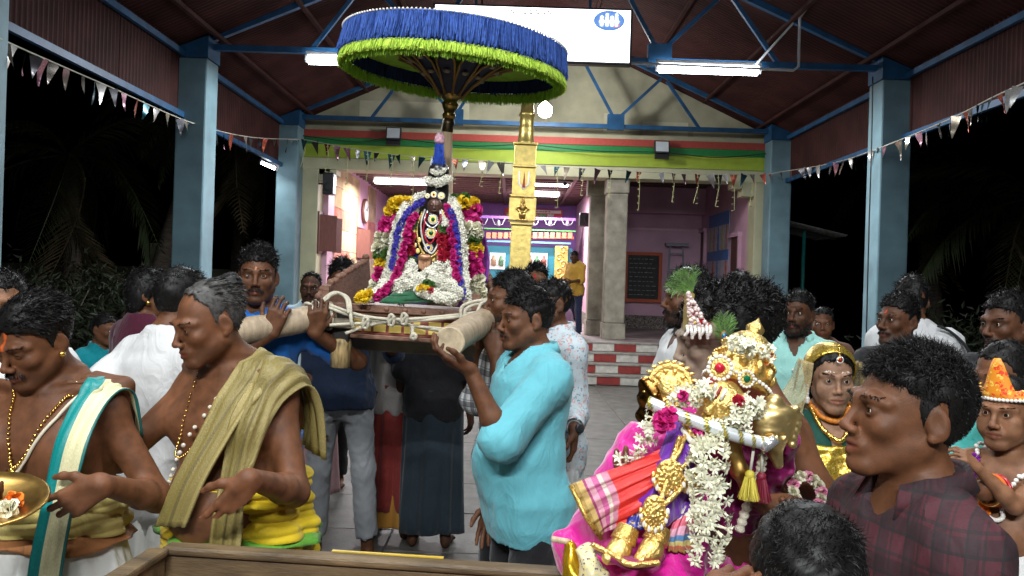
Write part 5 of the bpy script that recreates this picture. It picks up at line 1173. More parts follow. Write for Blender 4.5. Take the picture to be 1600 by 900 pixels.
# backing: purple cloth behind both shoulders
def cloth_panel(name, label, pix_rows, m, ripple=.008, n=24, cat='cloth', sd=1, thick=.006):
    """cloth hanging through rows of (px,py,d) points"""
    rows = [spline([at(*q) for q in r_], n) for r_ in pix_rows]; P = np.array([spline([rw[i] for rw in rows], 22) for i in range(n)]); b0 = Vector(P.reshape(-1, 3).mean(0)); nn, mm = P.shape[:2]
    u = np.linspace(0, 1, nn)[:, None]; v = np.linspace(0, 1, mm)[None]; P[:, :, 1] += ripple * (np.sin(v * 17 + 2 * np.sin(u * 4 + sd)) + .5 * np.sin(v * 31 + u * 5 + sd))
    Fq = np.array([[i * mm + j, i * mm + j + 1, (i + 1) * mm + j + 1, (i + 1) * mm + j] for i in range(nn - 1) for j in range(mm - 1)]); o_ = link(name, mesh(name, P.reshape(-1, 3) - np.array(b0), Fq, m), None, loc=b0); md = o_.modifiers.new('thick', 'SOLIDIFY'); md.thickness = thick; tag(o_, label, cat); return o_
M_VIO = mat('violet_silk', (.30, .05, .46), .45, var=.15, sheen=.3)
cloth_panel('violet_cloth', 'violet silk draped behind the right shoulder garland of the idol', [[(742, 330, 3.62), (752, 370, 3.64), (757, 410, 3.65), (752, 450, 3.65)], [(752, 345, 3.6), (760, 380, 3.62), (764, 405, 3.63), (762, 440, 3.63)], [(735, 330, 3.66), (748, 370, 3.7), (750, 420, 3.7), (745, 455, 3.7)]][::-1], M_VIO)
cloth_panel('violet_cloth', 'violet silk draped behind the left side of the idol', [[(606, 350, 3.66), (598, 385, 3.66), (590, 415, 3.66), (584, 440, 3.66)], [(612, 360, 3.62), (606, 390, 3.62), (602, 420, 3.62), (600, 445, 3.62)]], M_VIO, sd=3)
cloth_panel('green_cloth', 'dark green velvet cloth spread at the feet of the idol', [[(592, 473, 3.28), (640, 474, 3.27), (700, 472, 3.28)], [(610, 462, 3.30), (650, 460, 3.29), (702, 464, 3.3)], [(632, 450, 3.38), (660, 448, 3.37), (700, 452, 3.38)]], mat('green_velvet', (.005, .10, .035), .8, var=.3, scale=40, sheen=.4), .004)

def garland(label, cat='garland', loc=None): return thing('flower_garland', label, cat, loc or io, 0, 'garlands on the palanquin idol')
g = garland('thick garland of yellow, magenta and white bunches down the left side of the idol')
seq = [(630, 316, 'yellow'), (622, 318, 'yellow'), (616, 328, 'yellow'), (617, 336, 'magenta'), (612, 344, 'magenta'), (608, 352, 'magenta'), (605, 361, 'magenta'), (601, 370, 'white'), (600, 379, 'white'), (597, 388, 'white'), (599, 398, 'green'), (603, 407, 'yellow'), (601, 415, 'yellow'), (600, 424, 'magenta'), (598, 433, 'magenta'), (596, 442, 'white'), (590, 452, 'white'), (584, 460, 'white')]
def bunches(g, seq, d, size, wide, seed):
    r_ = np.random.default_rng(seed)
    for px, py, k in seq:
        for j in range(2): 
            q = at(px + wide * (j - .5) + r_.uniform(-1, 1), py + r_.uniform(-1.5, 1.5), d + r_.uniform(-.02, .02)) - g.location; s_ = size * r_.uniform(.85, 1.15); link('flower_bunch', POM[k], g, loc=q, rot=r_.uniform(0, 6, 3), scale=(s_,) * 3)
bunches(g, seq, 3.5, .030, 14, 1)
g = garland('thick garland of yellow, magenta and white bunches down the right side of the idol')
seq = [(720, 312, 'green'), (724, 320, 'yellow'), (732, 318, 'yellow'), (736, 328, 'magenta'), (737, 337, 'magenta'), (738, 346, 'magenta'), (738, 356, 'white'), (738, 365, 'white'), (735, 374, 'green'), (737, 383, 'yellow'), (737, 392, 'yellow'), (738, 401, 'magenta'), (738, 410, 'magenta'), (739, 419, 'magenta'), (739, 428, 'magenta'), (741, 437, 'white'), (742, 446, 'white'), (744, 455, 'white'), (744, 464, 'white')]
bunches(g, seq, 3.5, .031, 15, 2)
g = garland('jasmine and blue thread garland curving down the left of the idol')
florets('white_flowers', g, [at(664, 306, 3.54), at(638, 322, 3.48), at(624, 350, 3.42), at(616, 385, 3.41), at(609, 425, 3.4), at(594, 455, 3.36), at(580, 466, 3.34)], .022, 900, .013, M_JAS, 11)
florets('white_flowers', g, [at(650, 325, 3.44), at(632, 350, 3.41), at(625, 385, 3.39), at(619, 425, 3.37), at(603, 455, 3.33)], .013, 420, .012, M_JAS, 12)
florets('blue_flowers', g, [at(660, 313, 3.42), at(640, 330, 3.40), at(624, 355, 3.385), at(618, 385, 3.375), at(612, 420, 3.36)], .010, 300, .010, mat('blue_flower', (.05, .04, .42), .6, var=.2), 13)
poms(g, [at(648, 335, 3.40), at(638, 355, 3.38), at(633, 385, 3.36), at(626, 415, 3.345), at(612, 442, 3.32), at(592, 464, 3.29)], 'magenta', .0175, 30, 14)
g = garland('jasmine and blue thread garland hanging straight down the right of the idol')
florets('white_flowers', g, [at(694, 306, 3.54), at(710, 322, 3.48), at(716, 350, 3.42), at(722, 390, 3.4), at(724, 430, 3.38), at(728, 466, 3.34)], .022, 850, .013, M_JAS, 21)
florets('blue_flowers', g, [at(704, 328, 3.40), at(712, 355, 3.385), at(716, 390, 3.37), at(719, 430, 3.35), at(724, 464, 3.31)], .010, 330, .010, mat('blue_flower', (.05, .04, .42), .6), 22)
poms(g, [at(697, 322, 3.42), at(705, 350, 3.39), at(709, 385, 3.37), at(712, 415, 3.355), at(714, 438, 3.34)], 'magenta', .0165, 26, 23)
g = garland('inner garland with red and green bunches framing the chest of the idol')
r_ = np.random.default_rng(8)
for px, py, k in [(634 + 8 * (i % 2), 364 + 5.5 * i, 'red') for i in range(7)] + [(690 + 10 * (i % 2), 368 + 4.6 * i, 'red') for i in range(10)] + [(642, 344, 'green'), (645, 350, 'green'), (638, 404, 'green'), (644, 408, 'green'), (692, 358, 'green'), (698, 362, 'green'), (694, 414, 'green'), (702, 416, 'green')]:
    q = at(px, py, 3.41) - g.location; s_ = .022 * r_.uniform(.85, 1.1); link('flower_bunch', POM[k], g, loc=q, rot=r_.uniform(0, 6, 3), scale=(s_,) * 3)
florets('white_flowers', g, [at(640, 338, 3.42), at(648, 328, 3.45)], .016, 110, .012, M_JAS, 31); florets('white_flowers', g, [at(703, 326, 3.45), at(702, 337, 3.43), at(697, 352, 3.41)], .018, 180, .012, M_JAS, 32)
florets('white_flowers', g, [at(641, 414, 3.40), at(636, 440, 3.37), at(630, 462, 3.33)], [.03, .036, .04], 700, .013, M_JAS, 33); florets('white_flowers', g, [at(700, 418, 3.40), at(704, 445, 3.37), at(708, 466, 3.33)], [.03, .034, .036], 700, .013, M_JAS, 34)
g = thing('flower_heap', 'heap of white jasmine with a yellow centre at the feet of the idol', 'flowers', at(665, 455, 3.3))
florets('white_flowers', g, [at(620, 448, 3.32), at(645, 440, 3.31), at(675, 436, 3.31), at(700, 446, 3.31), at(715, 460, 3.31)], [.024, .030, .032, .030, .026], 1100, .013, M_JAS, 41, flat=.7); florets('white_flowers', g, [at(655, 452, 3.27), at(680, 462, 3.26), at(705, 468, 3.26)], .022, 420, .013, M_JAS, 42); florets('white_flowers', g, [at(668, 428, 3.33), at(685, 418, 3.34)], .02, 160, .013, M_JAS, 43)
poms(g, [at(656, 451, 3.25), at(666, 450, 3.25)], 'yellow', .02, 3, 44); poms(g, [at(674, 455, 3.25)], 'red', .016, 1, 45); poms(g, [at(668, 442, 3.26), at(676, 446, 3.26)], 'green', .018, 2, 46)
g = thing('flower_heap', 'small heap of yellow chrysanthemums at the front left corner of the platform', 'flowers', at(570, 466, 3.2)); poms(g, [at(561, 463, 3.24), at(568, 459, 3.25), at(574, 464, 3.24), at(566, 467, 3.22), at(572, 468, 3.23)], 'yellow', .02, 6, 47)

# ------------------------------------------------------------------ processional umbrella
UD = 3.7
uc = at(707, 129, UD); um = thing('umbrella', 'large blue and lime fringed ceremonial umbrella held over the idol', 'umbrella', uc); um.rotation_euler = (R(2.4), R(4.2), 0)
RU = .51; M_BTHR = mat('blue_thread', (.045, .115, .42), .85, var=.3, scale=60); M_LTHR = mat('lime_thread', (.52, .74, .08), .8, var=.2, scale=50); M_LCL = mat('lime_cloth', (.36, .66, .05), .8, var=.15)
MB().lathe([(RU * .995, .175), (RU * .9, .20), (RU * .6, .235), (RU * .25, .26), (.02, .27)], 48, cap=False).build('canopy', M_BTHR, um, True)
V = []; n = 64
mb = MB().lathe([(RU * .97, .12), (RU * .6, .125), (RU * .25, .10), (.05, .0)], 48, cap=False); me = mb.mesh('lining', M_LCL, True); link('lining', me, um)
MB().lathe([(RU - .006, .06), (RU + .001, .06), (RU + .001, .178), (RU - .006, .178)], 72, cap=False).build('rim_band', mat('navy_band', (.008, .016, .07), .8), um, True)
def fringe(name, z0, L_, n, m, out, wd, seed, rad=RU, jit=.05):
    r_ = np.random.default_rng(seed); a = r_.uniform(0, 2 * math.pi, n); rr = rad + r_.uniform(-.002, .012, n); rt = np.stack([np.cos(a) * rr, np.sin(a) * rr, z0 + r_.uniform(-.006, .006, n)], 1); d = np.stack([np.cos(a) * out, np.sin(a) * out, -np.ones(n)], 1) + r_.normal(size=(n, 3)) * jit
    V, Q = ribbons(rt, d, L_ * r_.uniform(.82, 1.08, n), wd, .03, 3, (0, 0, -.2), r_, .5); return link(name, mesh(name, V, Q, m), um, kind='stuff')
fringe('blue_fringe', .172, .105, 8000, M_BTHR, .10, .0055, 1); fringe('lime_fringe', .055, .038, 9000, M_LTHR, .18, .005, 2, RU + .004, .16)
fringe('inner_fringe', .15, .10, 2200, mat('navy_thread', (.012, .03, .13), .8), -.06, .006, 3, RU - .02); fringe('inner_lime_fringe', .05, .05, 2600, M_LCL, -.05, .006, 4, RU - .016, .1)
a = np.linspace(0, 2 * math.pi, 170, endpoint=False)
for z, m_ in ((.180, M_PEARL), (.058, mat('green_beads', (.30, .42, .12), .5))):
    V, F = scatter(BALL[0], BALL[1], np.stack([np.cos(a) * (RU + .012), np.sin(a) * (RU + .012), np.full(170, z)], 1), rand_rots(170), np.full(170, .0055)); link('bead_edging', mesh('bead_edging', V, F, m_), um, kind='stuff')
M_PET = mat('dark_petal_board', (.015, .022, .05), .5, var=.3); M_PEDGE = mat('gilt_edge', (.30, .18, .05), .45, metal=.5)
for i in range(10):   # petal shaped stays fanning up from the hub
    th = 2 * math.pi * (i + .3) / 10; pts = [(.05, -.06, .018), (.10, .0, .030), (.17, .06, .042), (.24, .095, .036), (.31, .115, .004)]
    V = []; F = []
    for (r_, z, w_) in pts:
        for q in (-1, 1): V.append((r_, q * w_, z))
    for j in range(4): F.append((2 * j, 2 * j + 1, 2 * j + 3, 2 * j + 2))
    V = np.array(V); cs, sn = math.cos(th), math.sin(th); V = V @ np.array([[cs, sn, 0], [-sn, cs, 0], [0, 0, 1]]); pb = link('stay', mesh('stay', V, F, M_PET, False), um); md = pb.modifiers.new('t', 'SOLIDIFY'); md.thickness = .008
    for q in (0, 1): MB().tube([V[2 * j + q] + np.array([0, 0, -.006]) for j in range(5)], .006, 6).build('gilt_edge', M_PEDGE, pb, True)
    for j in (1, 2): m_ = (V[2 * j] + V[2 * j + 1] + V[2 * j + 2] + V[2 * j + 3]) / 4; link('flower_motif', mesh('flower_motif', BALL[0] * np.array([.018, .018, .010]), BALL[1], M_GRIME), pb, loc=m_ + np.array([0, 0, -.007]))
MB().lathe([(.028, -.17), (.032, -.15), (.024, -.14), (.036, -.115), (.040, -.10), (.030, -.09), (.044, -.07), (.052, -.045), (.048, -.03)], 28).build('hub', M_BRASS, um, True)
MB().lathe([(.022, -.235), (.027, -.23), (.024, -.21), (.030, -.195), (.026, -.172)], 24).build('socket', mat('dark_brass', (.10, .075, .04), .4, metal=.9, var=.3), um, True)
b = um.matrix_basis.inverted() @ (at(702, 470, 3.86)); MB().tube([(0, 0, -.23), Vector(b) * .5 + Vector((0, 0, -.115)), b], .0235, 16).build('pole', mat('pale_pole', (.66, .47, .30), .5, var=.15, stretch=(4, 4, .4)), um, True)
# ------------------------------------------------------------------ people
def wrinkle(m, scale=11., dist=.035, strength=.55, weave=500., stretch=(1, 1, .5)):
    """cloth creases and weave as relief"""
    nt, b = nodes_of(m); tc = nt.nodes.new('ShaderNodeTexCoord'); mp = nt.nodes.new('ShaderNodeMapping'); mp.inputs['Scale'].default_value = stretch; mp.inputs['Rotation'].default_value = (.3, .5, 0); nt.links.new(tc.outputs['Object'], mp.inputs[0])
    n = nt.nodes.new('ShaderNodeTexNoise'); n.inputs['Scale'].default_value = scale; n.inputs['Detail'].default_value = 3; n.inputs['Distortion'].default_value = 1.2; nt.links.new(mp.outputs[0], n.inputs['Vector'])
    a = nt.nodes.new('ShaderNodeMath'); a.operation = 'SUBTRACT'; a.inputs[1].default_value = .5; nt.links.new(n.outputs['Fac'], a.inputs[0]); c = nt.nodes.new('ShaderNodeMath'); c.operation = 'ABSOLUTE'; nt.links.new(a.outputs[0], c.inputs[0])
    w_ = nt.nodes.new('ShaderNodeTexNoise'); w_.inputs['Scale'].default_value = weave; nt.links.new(tc.outputs['Object'], w_.inputs['Vector'])
    b1 = nt.nodes.new('ShaderNodeBump'); b1.inputs['Strength'].default_value = strength * .7; b1.inputs['Distance'].default_value = dist; b1.invert = True; nt.links.new(c.outputs[0], b1.inputs['Height'])
    b2 = nt.nodes.new('ShaderNodeBump'); b2.inputs['Strength'].default_value = .12; b2.inputs['Distance'].default_value = .004; nt.links.new(w_.outputs['Fac'], b2.inputs['Height']); nt.links.new(b1.outputs[0], b2.inputs['Normal']); nt.links.new(b2.outputs[0], b.inputs['Normal']); return m
def cl(name, col, rough=.8, sheen=.15, **k):
    if 'cloth_' + name in MATS: return MATS['cloth_' + name]
    return wrinkle(mat('cloth_' + name, col, rough, var=.08, scale=7, sheen=sheen, spec=.25, **k))
def uvband(name, stops, rough=.5, metal=0., bump=.2):
    """cloth coloured in stripes along its width: stops = [(u, colour)]"""
    m = mat(name, stops[0][1], rough, metal=metal, var=0); nt, b = nodes_of(m); uv = nt.nodes.new('ShaderNodeUVMap'); uv.uv_map = 'UVMap'; sx = nt.nodes.new('ShaderNodeSeparateXYZ'); nt.links.new(uv.outputs[0], sx.inputs[0]); cr = nt.nodes.new('ShaderNodeValToRGB'); cr.color_ramp.interpolation = 'CONSTANT'
    for i, (u, c) in enumerate(stops):
        e = cr.color_ramp.elements[0] if i == 0 else cr.color_ramp.elements.new(u); e.position = u; e.color = (*c, 1)
    while len(cr.color_ramp.elements) > len(stops): cr.color_ramp.elements.remove(cr.color_ramp.elements[-1])
    n = nt.nodes.new('ShaderNodeTexNoise'); n.inputs['Scale'].default_value = 160; mp = nt.nodes.new('ShaderNodeMapping'); mp.inputs['Scale'].default_value = (.25, 1, 1); nt.links.new(uv.outputs[0], mp.inputs[0]); nt.links.new(mp.outputs[0], n.inputs['Vector']); rp = nt.nodes.new('ShaderNodeMapRange'); rp.inputs[3].default_value = .6; rp.inputs[4].default_value = 1.25; nt.links.new(n.outputs['Fac'], rp.inputs[0])
    mx = nt.nodes.new('ShaderNodeMix'); mx.data_type = 'RGBA'; mx.blend_type = 'MULTIPLY'; mx.inputs['Factor'].default_value = 1; nt.links.new(sx.outputs[0], cr.inputs[0]); nt.links.new(cr.outputs[0], mx.inputs['A']); nt.links.new(rp.outputs[0], mx.inputs['B']); nt.links.new(mx.outputs['Result'], b.inputs['Base Color'])
    bp = nt.nodes.new('ShaderNodeBump'); bp.inputs['Strength'].default_value = bump; bp.inputs['Distance'].default_value = .004; nt.links.new(n.outputs['Fac'], bp.inputs['Height']); nt.links.new(bp.outputs[0], b.inputs['Normal']); return m
def Ht(px, py, d, z0=0.): return (at(px, py, d).z - z0) * 1.70 / 1.715
NEAR, MID, FARR = (.0095, .003, .0034), (.0155, .0048, .0046), (.020, .0072, .0066)
M_WHITE = cl('white', (.56, .56, .55)); M_BLK = cl('black', (.012, .012, .014)); M_DHOTI = cl('dhoti_white', (.62, .62, .58))
M_GCH = mat('gold_chain', (.75, .48, .12), .25, metal=1., var=.1); M_THREAD = mat('sacred_thread', (.55, .50, .38), .8)
HN = dict(); HM = dict(n=1700, wd=.0034); HF = dict(n=900, wd=.005)

# -- young priest, far left
A = Person('bare chested young priest with teal and gold shawl looking down at far left', 92, 2.0, -9, top=(58, 462), skin='mid', head=(-10, 26, 4), lean=(-.02, -.0), res=NEAR, bare=True, fat=.0, shw=.93, hair=dict(HN, n=5000, top=.018, side=.008, L=.028, flow=(.5, .5, 0), curl=.3, rnd=.5, up=.15), tilak=((.55, .10, .02), .0045, .022, .066), stash=.5, beard=.35, eye=.35, headfwd=.0,
           arms=dict(L=dict(at=(160, 757, 1.80), wp=(.0, 1, -.15), f=(-.8, -.15, -.5), n=(-.4, .5, -.2), curl=(22, 22, 12), thumb=.3, spread=7), R=dict(at=(-40, 780, 1.62), pole=(-.9, .3, -.2), f=(.5, -.6, .1), n=(0, 0, 1), curl=(10, 20, 15))), skinvar=1.05)
A.skirt(M_DHOTI, 1.04, .05, .09, 9, .016); 
M_PALEY = cl('pale_yellow', (.62, .50, .16), .6); A.skirt(M_PALEY, 1.17, 1.06, .008, 5, .005, name='waist_cloth', nz=40, hf=.012); A.skirt(cl('red_green_sash', (.30, .12, .04)), 1.07, 1.03, .034, 5, .006, name='sash', nz=6)
A.drape('shawl', uvband('teal_gold_shawl', [(0, (.0, .20, .19)), (.34, (.62, .58, .34)), (.93, (.01, .13, .12))], .45), [(.135, .10, 1.30), (.14, .05, 1.43), (.145, -.04, 1.435), (.14, -.125, 1.33), (.125, -.15, 1.18), (.115, -.175, 1.02), (.11, -.185, .86), (.105, -.18, .70)], [(.085, .0, -.02)] * 3 + [(.088, .0, 0)] * 2 + [(.085, .01, 0), (.07, .02, 0), (.065, .02, 0)], .010, ripple=.003)
A.strand('sacred_thread', M_THREAD, [(.10, .03, 1.45), (.085, -.08, 1.40), (.0, -.14, 1.24), (-.10, -.12, 1.08), (-.155, -.04, 1.0)], .0042)
_, C = A.strand('gold_chain', M_GCH, [(-.075, .0, 1.46), (-.06, -.09, 1.38), (-.005, -.15, 1.25), (.05, -.09, 1.38), (.07, .0, 1.46)], .0042, beads=90, bead_mesh=BALL); q = C[30]; link('pendant', mesh('pendant', BALL[0] * np.array([.016, .006, .018]), BALL[1], M_GCH), A.root, loc=q + np.array([0, -.012, -.016]))
for sd in (1,): link('ear_stud', mesh('ear_stud', BALL[0] * .008, BALL[1], M_GCH), A.root, loc=A.hp((sd * .084, .0, -.034)))
_, C = A.strand('ring', M_GCH, [A.J['wrL'] + np.array([0, 0, 0])] * 2, .001, 3, rel=False)
bpy.data.objects.remove(_)
# plate with offerings at the left edge
c = at(-22, 790, 1.56); t = thing('brass_plate', 'brass offering plate with flowers held at the left edge', 'plate', c); t.rotation_euler = (R(14), R(6), 0)
MB().lathe([(.02, -.012), (.075, -.012), (.10, .008), (.112, .012), (.108, .016), (.09, .006), (.03, -.004)], 36).build('dish', M_BRASS, t, True)
for k, (x, y, kk) in enumerate(((.03, -.03, 'yellow'), (.05, .01, 'orange'), (-.01, .03, 'white'), (.06, -.02, 'white'), (0, -.05, 'red'))): link('offering_flower', POM[kk], t, loc=(x, y, .014), scale=(.02,) * 3)
# -- older priest
B_ = Person('older grey haired priest in olive gold shawl and bright yellow waist cloth', 352, 2.2, -20, top=(330, 437), skin='mid', head=(-24, 17, 0), lean=(-.02, -.02), res=NEAR, bare=True, fat=.05, shw=.90, belly=.6, hair=dict(HN, line='bald', top=.008, side=.004, L=.035, mat=M_GREY, up=.05, curl=.03, flow=(0, 1.2, .0), wd=.004, n=3600, rnd=.22), eye=.6, stash=0, beard=.3, headfwd=.035, skinvar=1.12,
            arms=dict(R=dict(at=(196, 603, 2.03), pole=(-.4, -.2, -.8), f=(-.55, -.2, .15), n=(0, .3, -1), curl=(14, 28, 20)), L=dict(at=(392, 748, 1.86), wp=(.22, .8, -.5), f=(-.5, -.05, -.75), n=(-.4, .8, 0), curl=(12, 14, 10), spread=5)))
kb = Field().ell(B_.hp((0, .095, .095)), (.034, .03, .03), .02); lo, hi = kb.bounds(); G, ax = kb.grid(lo, hi, .004, lambda X, f: f - wob(X, 3, 90, .003)); V, Q = nets(G, ax); link('hair_knot', mesh('hair_knot', V, Q, M_HAIR), B_.root)
B_.skirt(cl('dim_white', (.45, .44, .40)), 1.0, .05, .05, 9, .014, belly=.3)
M_YEL = cl('bright_yellow', (.66, .47, .012), .6); B_.skirt(M_YEL, 1.135, .98, .025, 5, .006, name='waist_cloth', nz=60, belly=.9, hf=.016); B_.skirt(cl('leaf_green', (.10, .30, .03), .6), .995, .97, .060, 7, .010, name='green_border', nz=4, belly=.9); B_.skirt(M_YEL, .968, .86, .045, 6, .014, name='lower_fold', nz=40, belly=.9, hf=.014)
M_OLV = uvband('olive_gold_shawl', [(0, (.27, .21, .065)), (.10, (.20, .155, .04)), (.42, (.135, .105, .032)), (.50, (.22, .17, .05)), (.88, (.30, .24, .085))], .55, metal=.1, bump=.5)
B_.drape('shawl', M_OLV, [(.14, .13, 1.25), (.125, .08, 1.40), (.10, .0, 1.47), (.085, -.12, 1.38), (.055, -.19, 1.27), (.02, -.235, 1.16), (-.015, -.25, 1.05)], [(.10, .0, -.04), (.10, 0, -.05), (.105, .0, -.05), (.105, .0, -.02), (.10, .0, 0), (.10, .0, .01), (.10, 0, .012)], .014, ripple=.004, thick=.007)
B_.drape('shawl_tail', M_OLV, [(.17, .10, 1.20), (.165, .07, 1.36), (.155, .0, 1.43), (.14, -.10, 1.36), (.125, -.17, 1.18), (.115, -.20, 1.0), (.11, -.21, .80), (.11, -.2, .62)], [(.10, .0, -.04), (.10, 0, -.05), (.10, .02, -.05), (.09, .03, -.02), (.08, .02, 0), (.08, .02, .0), (.09, .02, 0), (.09, .02, 0)], .022, ripple=.006, thick=.006)
M_CRY = mat('crystal_bead', (.62, .55, .45), .12, var=.3, scale=200)
B_.strand('bead_string', M_CRY, [(.06, .03, 1.46), (.05, -.08, 1.42), (-.03, -.17, 1.28), (-.09, -.18, 1.14), (-.10, -.17, 1.05)], .0062, beads=26, bead_mesh=BALL); B_.strand('gold_chain', M_GCH, [(-.06, .0, 1.46), (-.07, -.12, 1.34), (-.08, -.17, 1.22), (-.02, -.18, 1.24), (.03, -.10, 1.40), (.06, .02, 1.46)], .0032, beads=100, bead_mesh=BALL)
B_.strand('sacred_thread', M_THREAD, [(.09, .05, 1.45), (.06, -.10, 1.38), (-.02, -.2, 1.2), (-.12, -.17, 1.06)], .0035)
# -- partial man at the left edge and the white shirted man behind the priests
C_ = Person('man in white shirt cut off by the left edge of the picture', -34, 2.45, 35, top=(5, 418), skin='tan', head=(-10, 0, 0), res=MID, hair=HM); C_.shirt(M_WHITE, 'half', collar=M_WHITE); C_.trousers(M_BLK)
D = Person('man in white shirt seen from behind next to the older priest', 262, 2.75, 152, top=(285, 420), skin='mid', head=(0, 12, 0), res=MID, hair=dict(HM, top=.02, side=.01), arms=dict(L=dict(at=(215, 700, 2.7))), lean=(-.03, -.02)); D.shirt(M_WHITE, 'half', hem=.78, amp=.003); D.skirt(M_DHOTI, 1., .05, .05)
E_ = Person('small boy in a teal polo shirt in the dark at left', 150, 5., 62, top=(165, 488), skin='mid', head=(10, 5, 0), res=FARR, hair=HF, hs=1.12); m_ = cl('teal', (.0, .22, .26)); E_.shirt(m_, 'short', collar=m_); E_.trousers(M_BLK)
F_ = Person('dark haired woman with a gold earring behind the white shirted man', 228, 3.7, 150, top=(236, 420), skin='mid', female=True, res=MID, hair=dict(HM, line='long', top=.018, side=.012, L=.05, curl=.3), head=(-40, 0, 0)); F_.shirt(cl('magenta', (.06, .004, .018)), 'short'); F_.skirt(cl('dark_saree', (.06, .01, .02)), 1.02, .04, .05)
link('earring', mesh('earring', BALL[0] * .013, BALL[1], M_GCH), F_.root, loc=F_.hp((.086, .0, -.04))); link('earring', mesh('earring', BALL[0] * .013, BALL[1], M_GCH), F_.root, loc=F_.hp((-.086, .0, -.04)))
# -- man in blue with the left pole
G_ = Person('young man in royal blue t-shirt gripping the left carrying pole facing the camera', 412, 3.3, 4, top=(405, 384), skin='mid', skinvar=.9, head=(8, 0, 0), res=(.013, .0034, .0034), hair=dict(HN, top=.022, side=.002, L=.030, n=3000, flow=(.6, -.4, .2), up=.4), beard=.45, stash=.5, brow=1.3, tilak=((.45, .20, .10), .004, .03, .042),
            arms=dict(R=dict(at=(423, 522, 3.10), pole=(-.9, .2, -.4), f=(.35, -.15, 1), n=(0, .9, .25), curl=(30, 45, 30)), L=dict(at=(492, 520, 3.2), pole=(.9, .1, -.5), f=(.2, -.3, 1), n=(-.3, .9, .1), curl=(40, 50, 35))))
m_ = cl('royal_blue', (.005, .10, .36), .7); G_.shirt(m_, 'short', neck=.062, hem=.86); G_.skirt(M_WHITE, 1., .05, .045, 8, .012)
H_ = Person('older man with moustache in pale blue shirt standing behind the left pole', 492, 5.6, 6, top=(487, 424), skin='dark', res=(.016, .0055, .0052), hair=dict(HF, line='bald', n=1400), stash=1., beard=.3, tilak=((.5, .08, .04), .004, .03, .05)); m_ = cl('pale_blue', (.42, .55, .60)); H_.shirt(m_, 'half', collar=m_); H_.skirt(cl('pale_pink', (.42, .26, .27)), 1., .12, .05, 11)
H2 = Person('man mostly hidden behind the pale blue shirted man', 524, 6.2, 10, top=(520, 440), skin='mid', res=FARR, hair=HF); H2.shirt(cl('dusty_red', (.30, .05, .06)), 'half'); H2.trousers(M_BLK)
I_ = Person('barefoot young man in navy shirt and grey jeans standing behind the palanquin', 546, 4.6, 12, top=(536, 404), skin='mid', skinvar=.8, res=(.013, .0045, .0042), hair=dict(HM, top=.022, L=.04), head=(10, 5, 0), beard=.3, feet=dict(R=(-.12, .03), L=(.17, -.06)), lean=(-.02, 0),
            arms=dict(R=dict(at=(492, 655, 4.5), pole=(-.5, .8, 0)), L=dict(at=(600, 520, 4.3), pole=(.5, .6, -.8)))); m_ = cl('navy', (.009, .019, .045)); I_.shirt(m_, 'rolled', collar=m_, hem=.86, off=.007, slack=.006); I_.trousers(cl('grey_denim', (.26, .27, .28), .85), 1., .14, amp=.005)
J_ = Person('bearer behind the palanquin wearing a red cloth with a yellow border', 622, 5.05, 172, H=1.66, skin='dark', res=FARR, hair=HF); J_.shirt(cl('grey_shirt', (.30, .28, .26)), 'half'); J_.skirt(cl('red_cloth', (.17, .02, .016)), 1., .20, .03, 9, .012, name='wrapped_cloth'); J_.skirt(cl('yellow_check_border', (.30, .14, .02)), .30, .10, .045, 9, .012, name='cloth_border')
K2 = Person('bearer behind the palanquin wearing a dark blue lungi', 684, 4.9, 176, H=1.66, skin='dark', res=FARR, hair=HF); K2.shirt(M_BLK, 'half'); K2.skirt(cl('dark_lungi', (.018, .030, .040)), 1., .10, .02, 6, .012, name='lungi')
# -- right hand bearers
K_ = Person('bearded man in black and white checked shirt with his shoulder under the right pole', 800, 3.15, -70, top=(800, 421), skin='mid', skinvar=.85, head=(-8, 2, 0), res=(.013, .0034, .0036), hair=dict(HN, n=2800, top=.018, L=.025), beard=.95, stash=1., arms=dict(L=dict(at=(776, 556, 3.0), pole=(.3, .3, -1), f=(-.3, .2, 1), n=(.2, 1, .1), curl=(40, 50, 30)), R=dict(at=(752, 545, 3.3), pole=(-.4, .3, -1), f=(0, 0, 1), n=(.8, -.3, 0), curl=(40, 50, 30))), lean=(.0, .0))
m_ = wrinkle(check_mat('check_shirt', (.62, .63, .62), (.02, .02, .025), (.10, .10, .11), 18.)); K_.shirt(m_, 'rolled', collar=m_, hem=.78); K_.trousers(M_BLK)
L_ = Person('young man in turquoise shirt holding up the sawn end of the right pole', 800, 2.76, -68, top=(825, 446), skin='mid', skinvar=.95, head=(-4, 3, 0), res=NEAR, fat=.05, belly=.35, hair=dict(HN, top=.018, side=.004, L=.026), stash=.35, eye=.75, beard=.2, lean=(-.02, .015), mouthopen=.001,
            arms=dict(L=dict(at=(735, 578, 2.52), pole=(.25, .15, -1.1), f=(-.75, .0, .32), n=(.12, .35, .9), curl=(14, 30, 25), thumb=-.25, spread=6)))
m_ = cl('turquoise', (.12, .41, .47), .8); L_.shirt(m_, 'rolled', collar=m_, hem=.795, vee=.10, off=.014, amp=.0045, fold=22); L_.trousers(M_BLK, 1., .09)
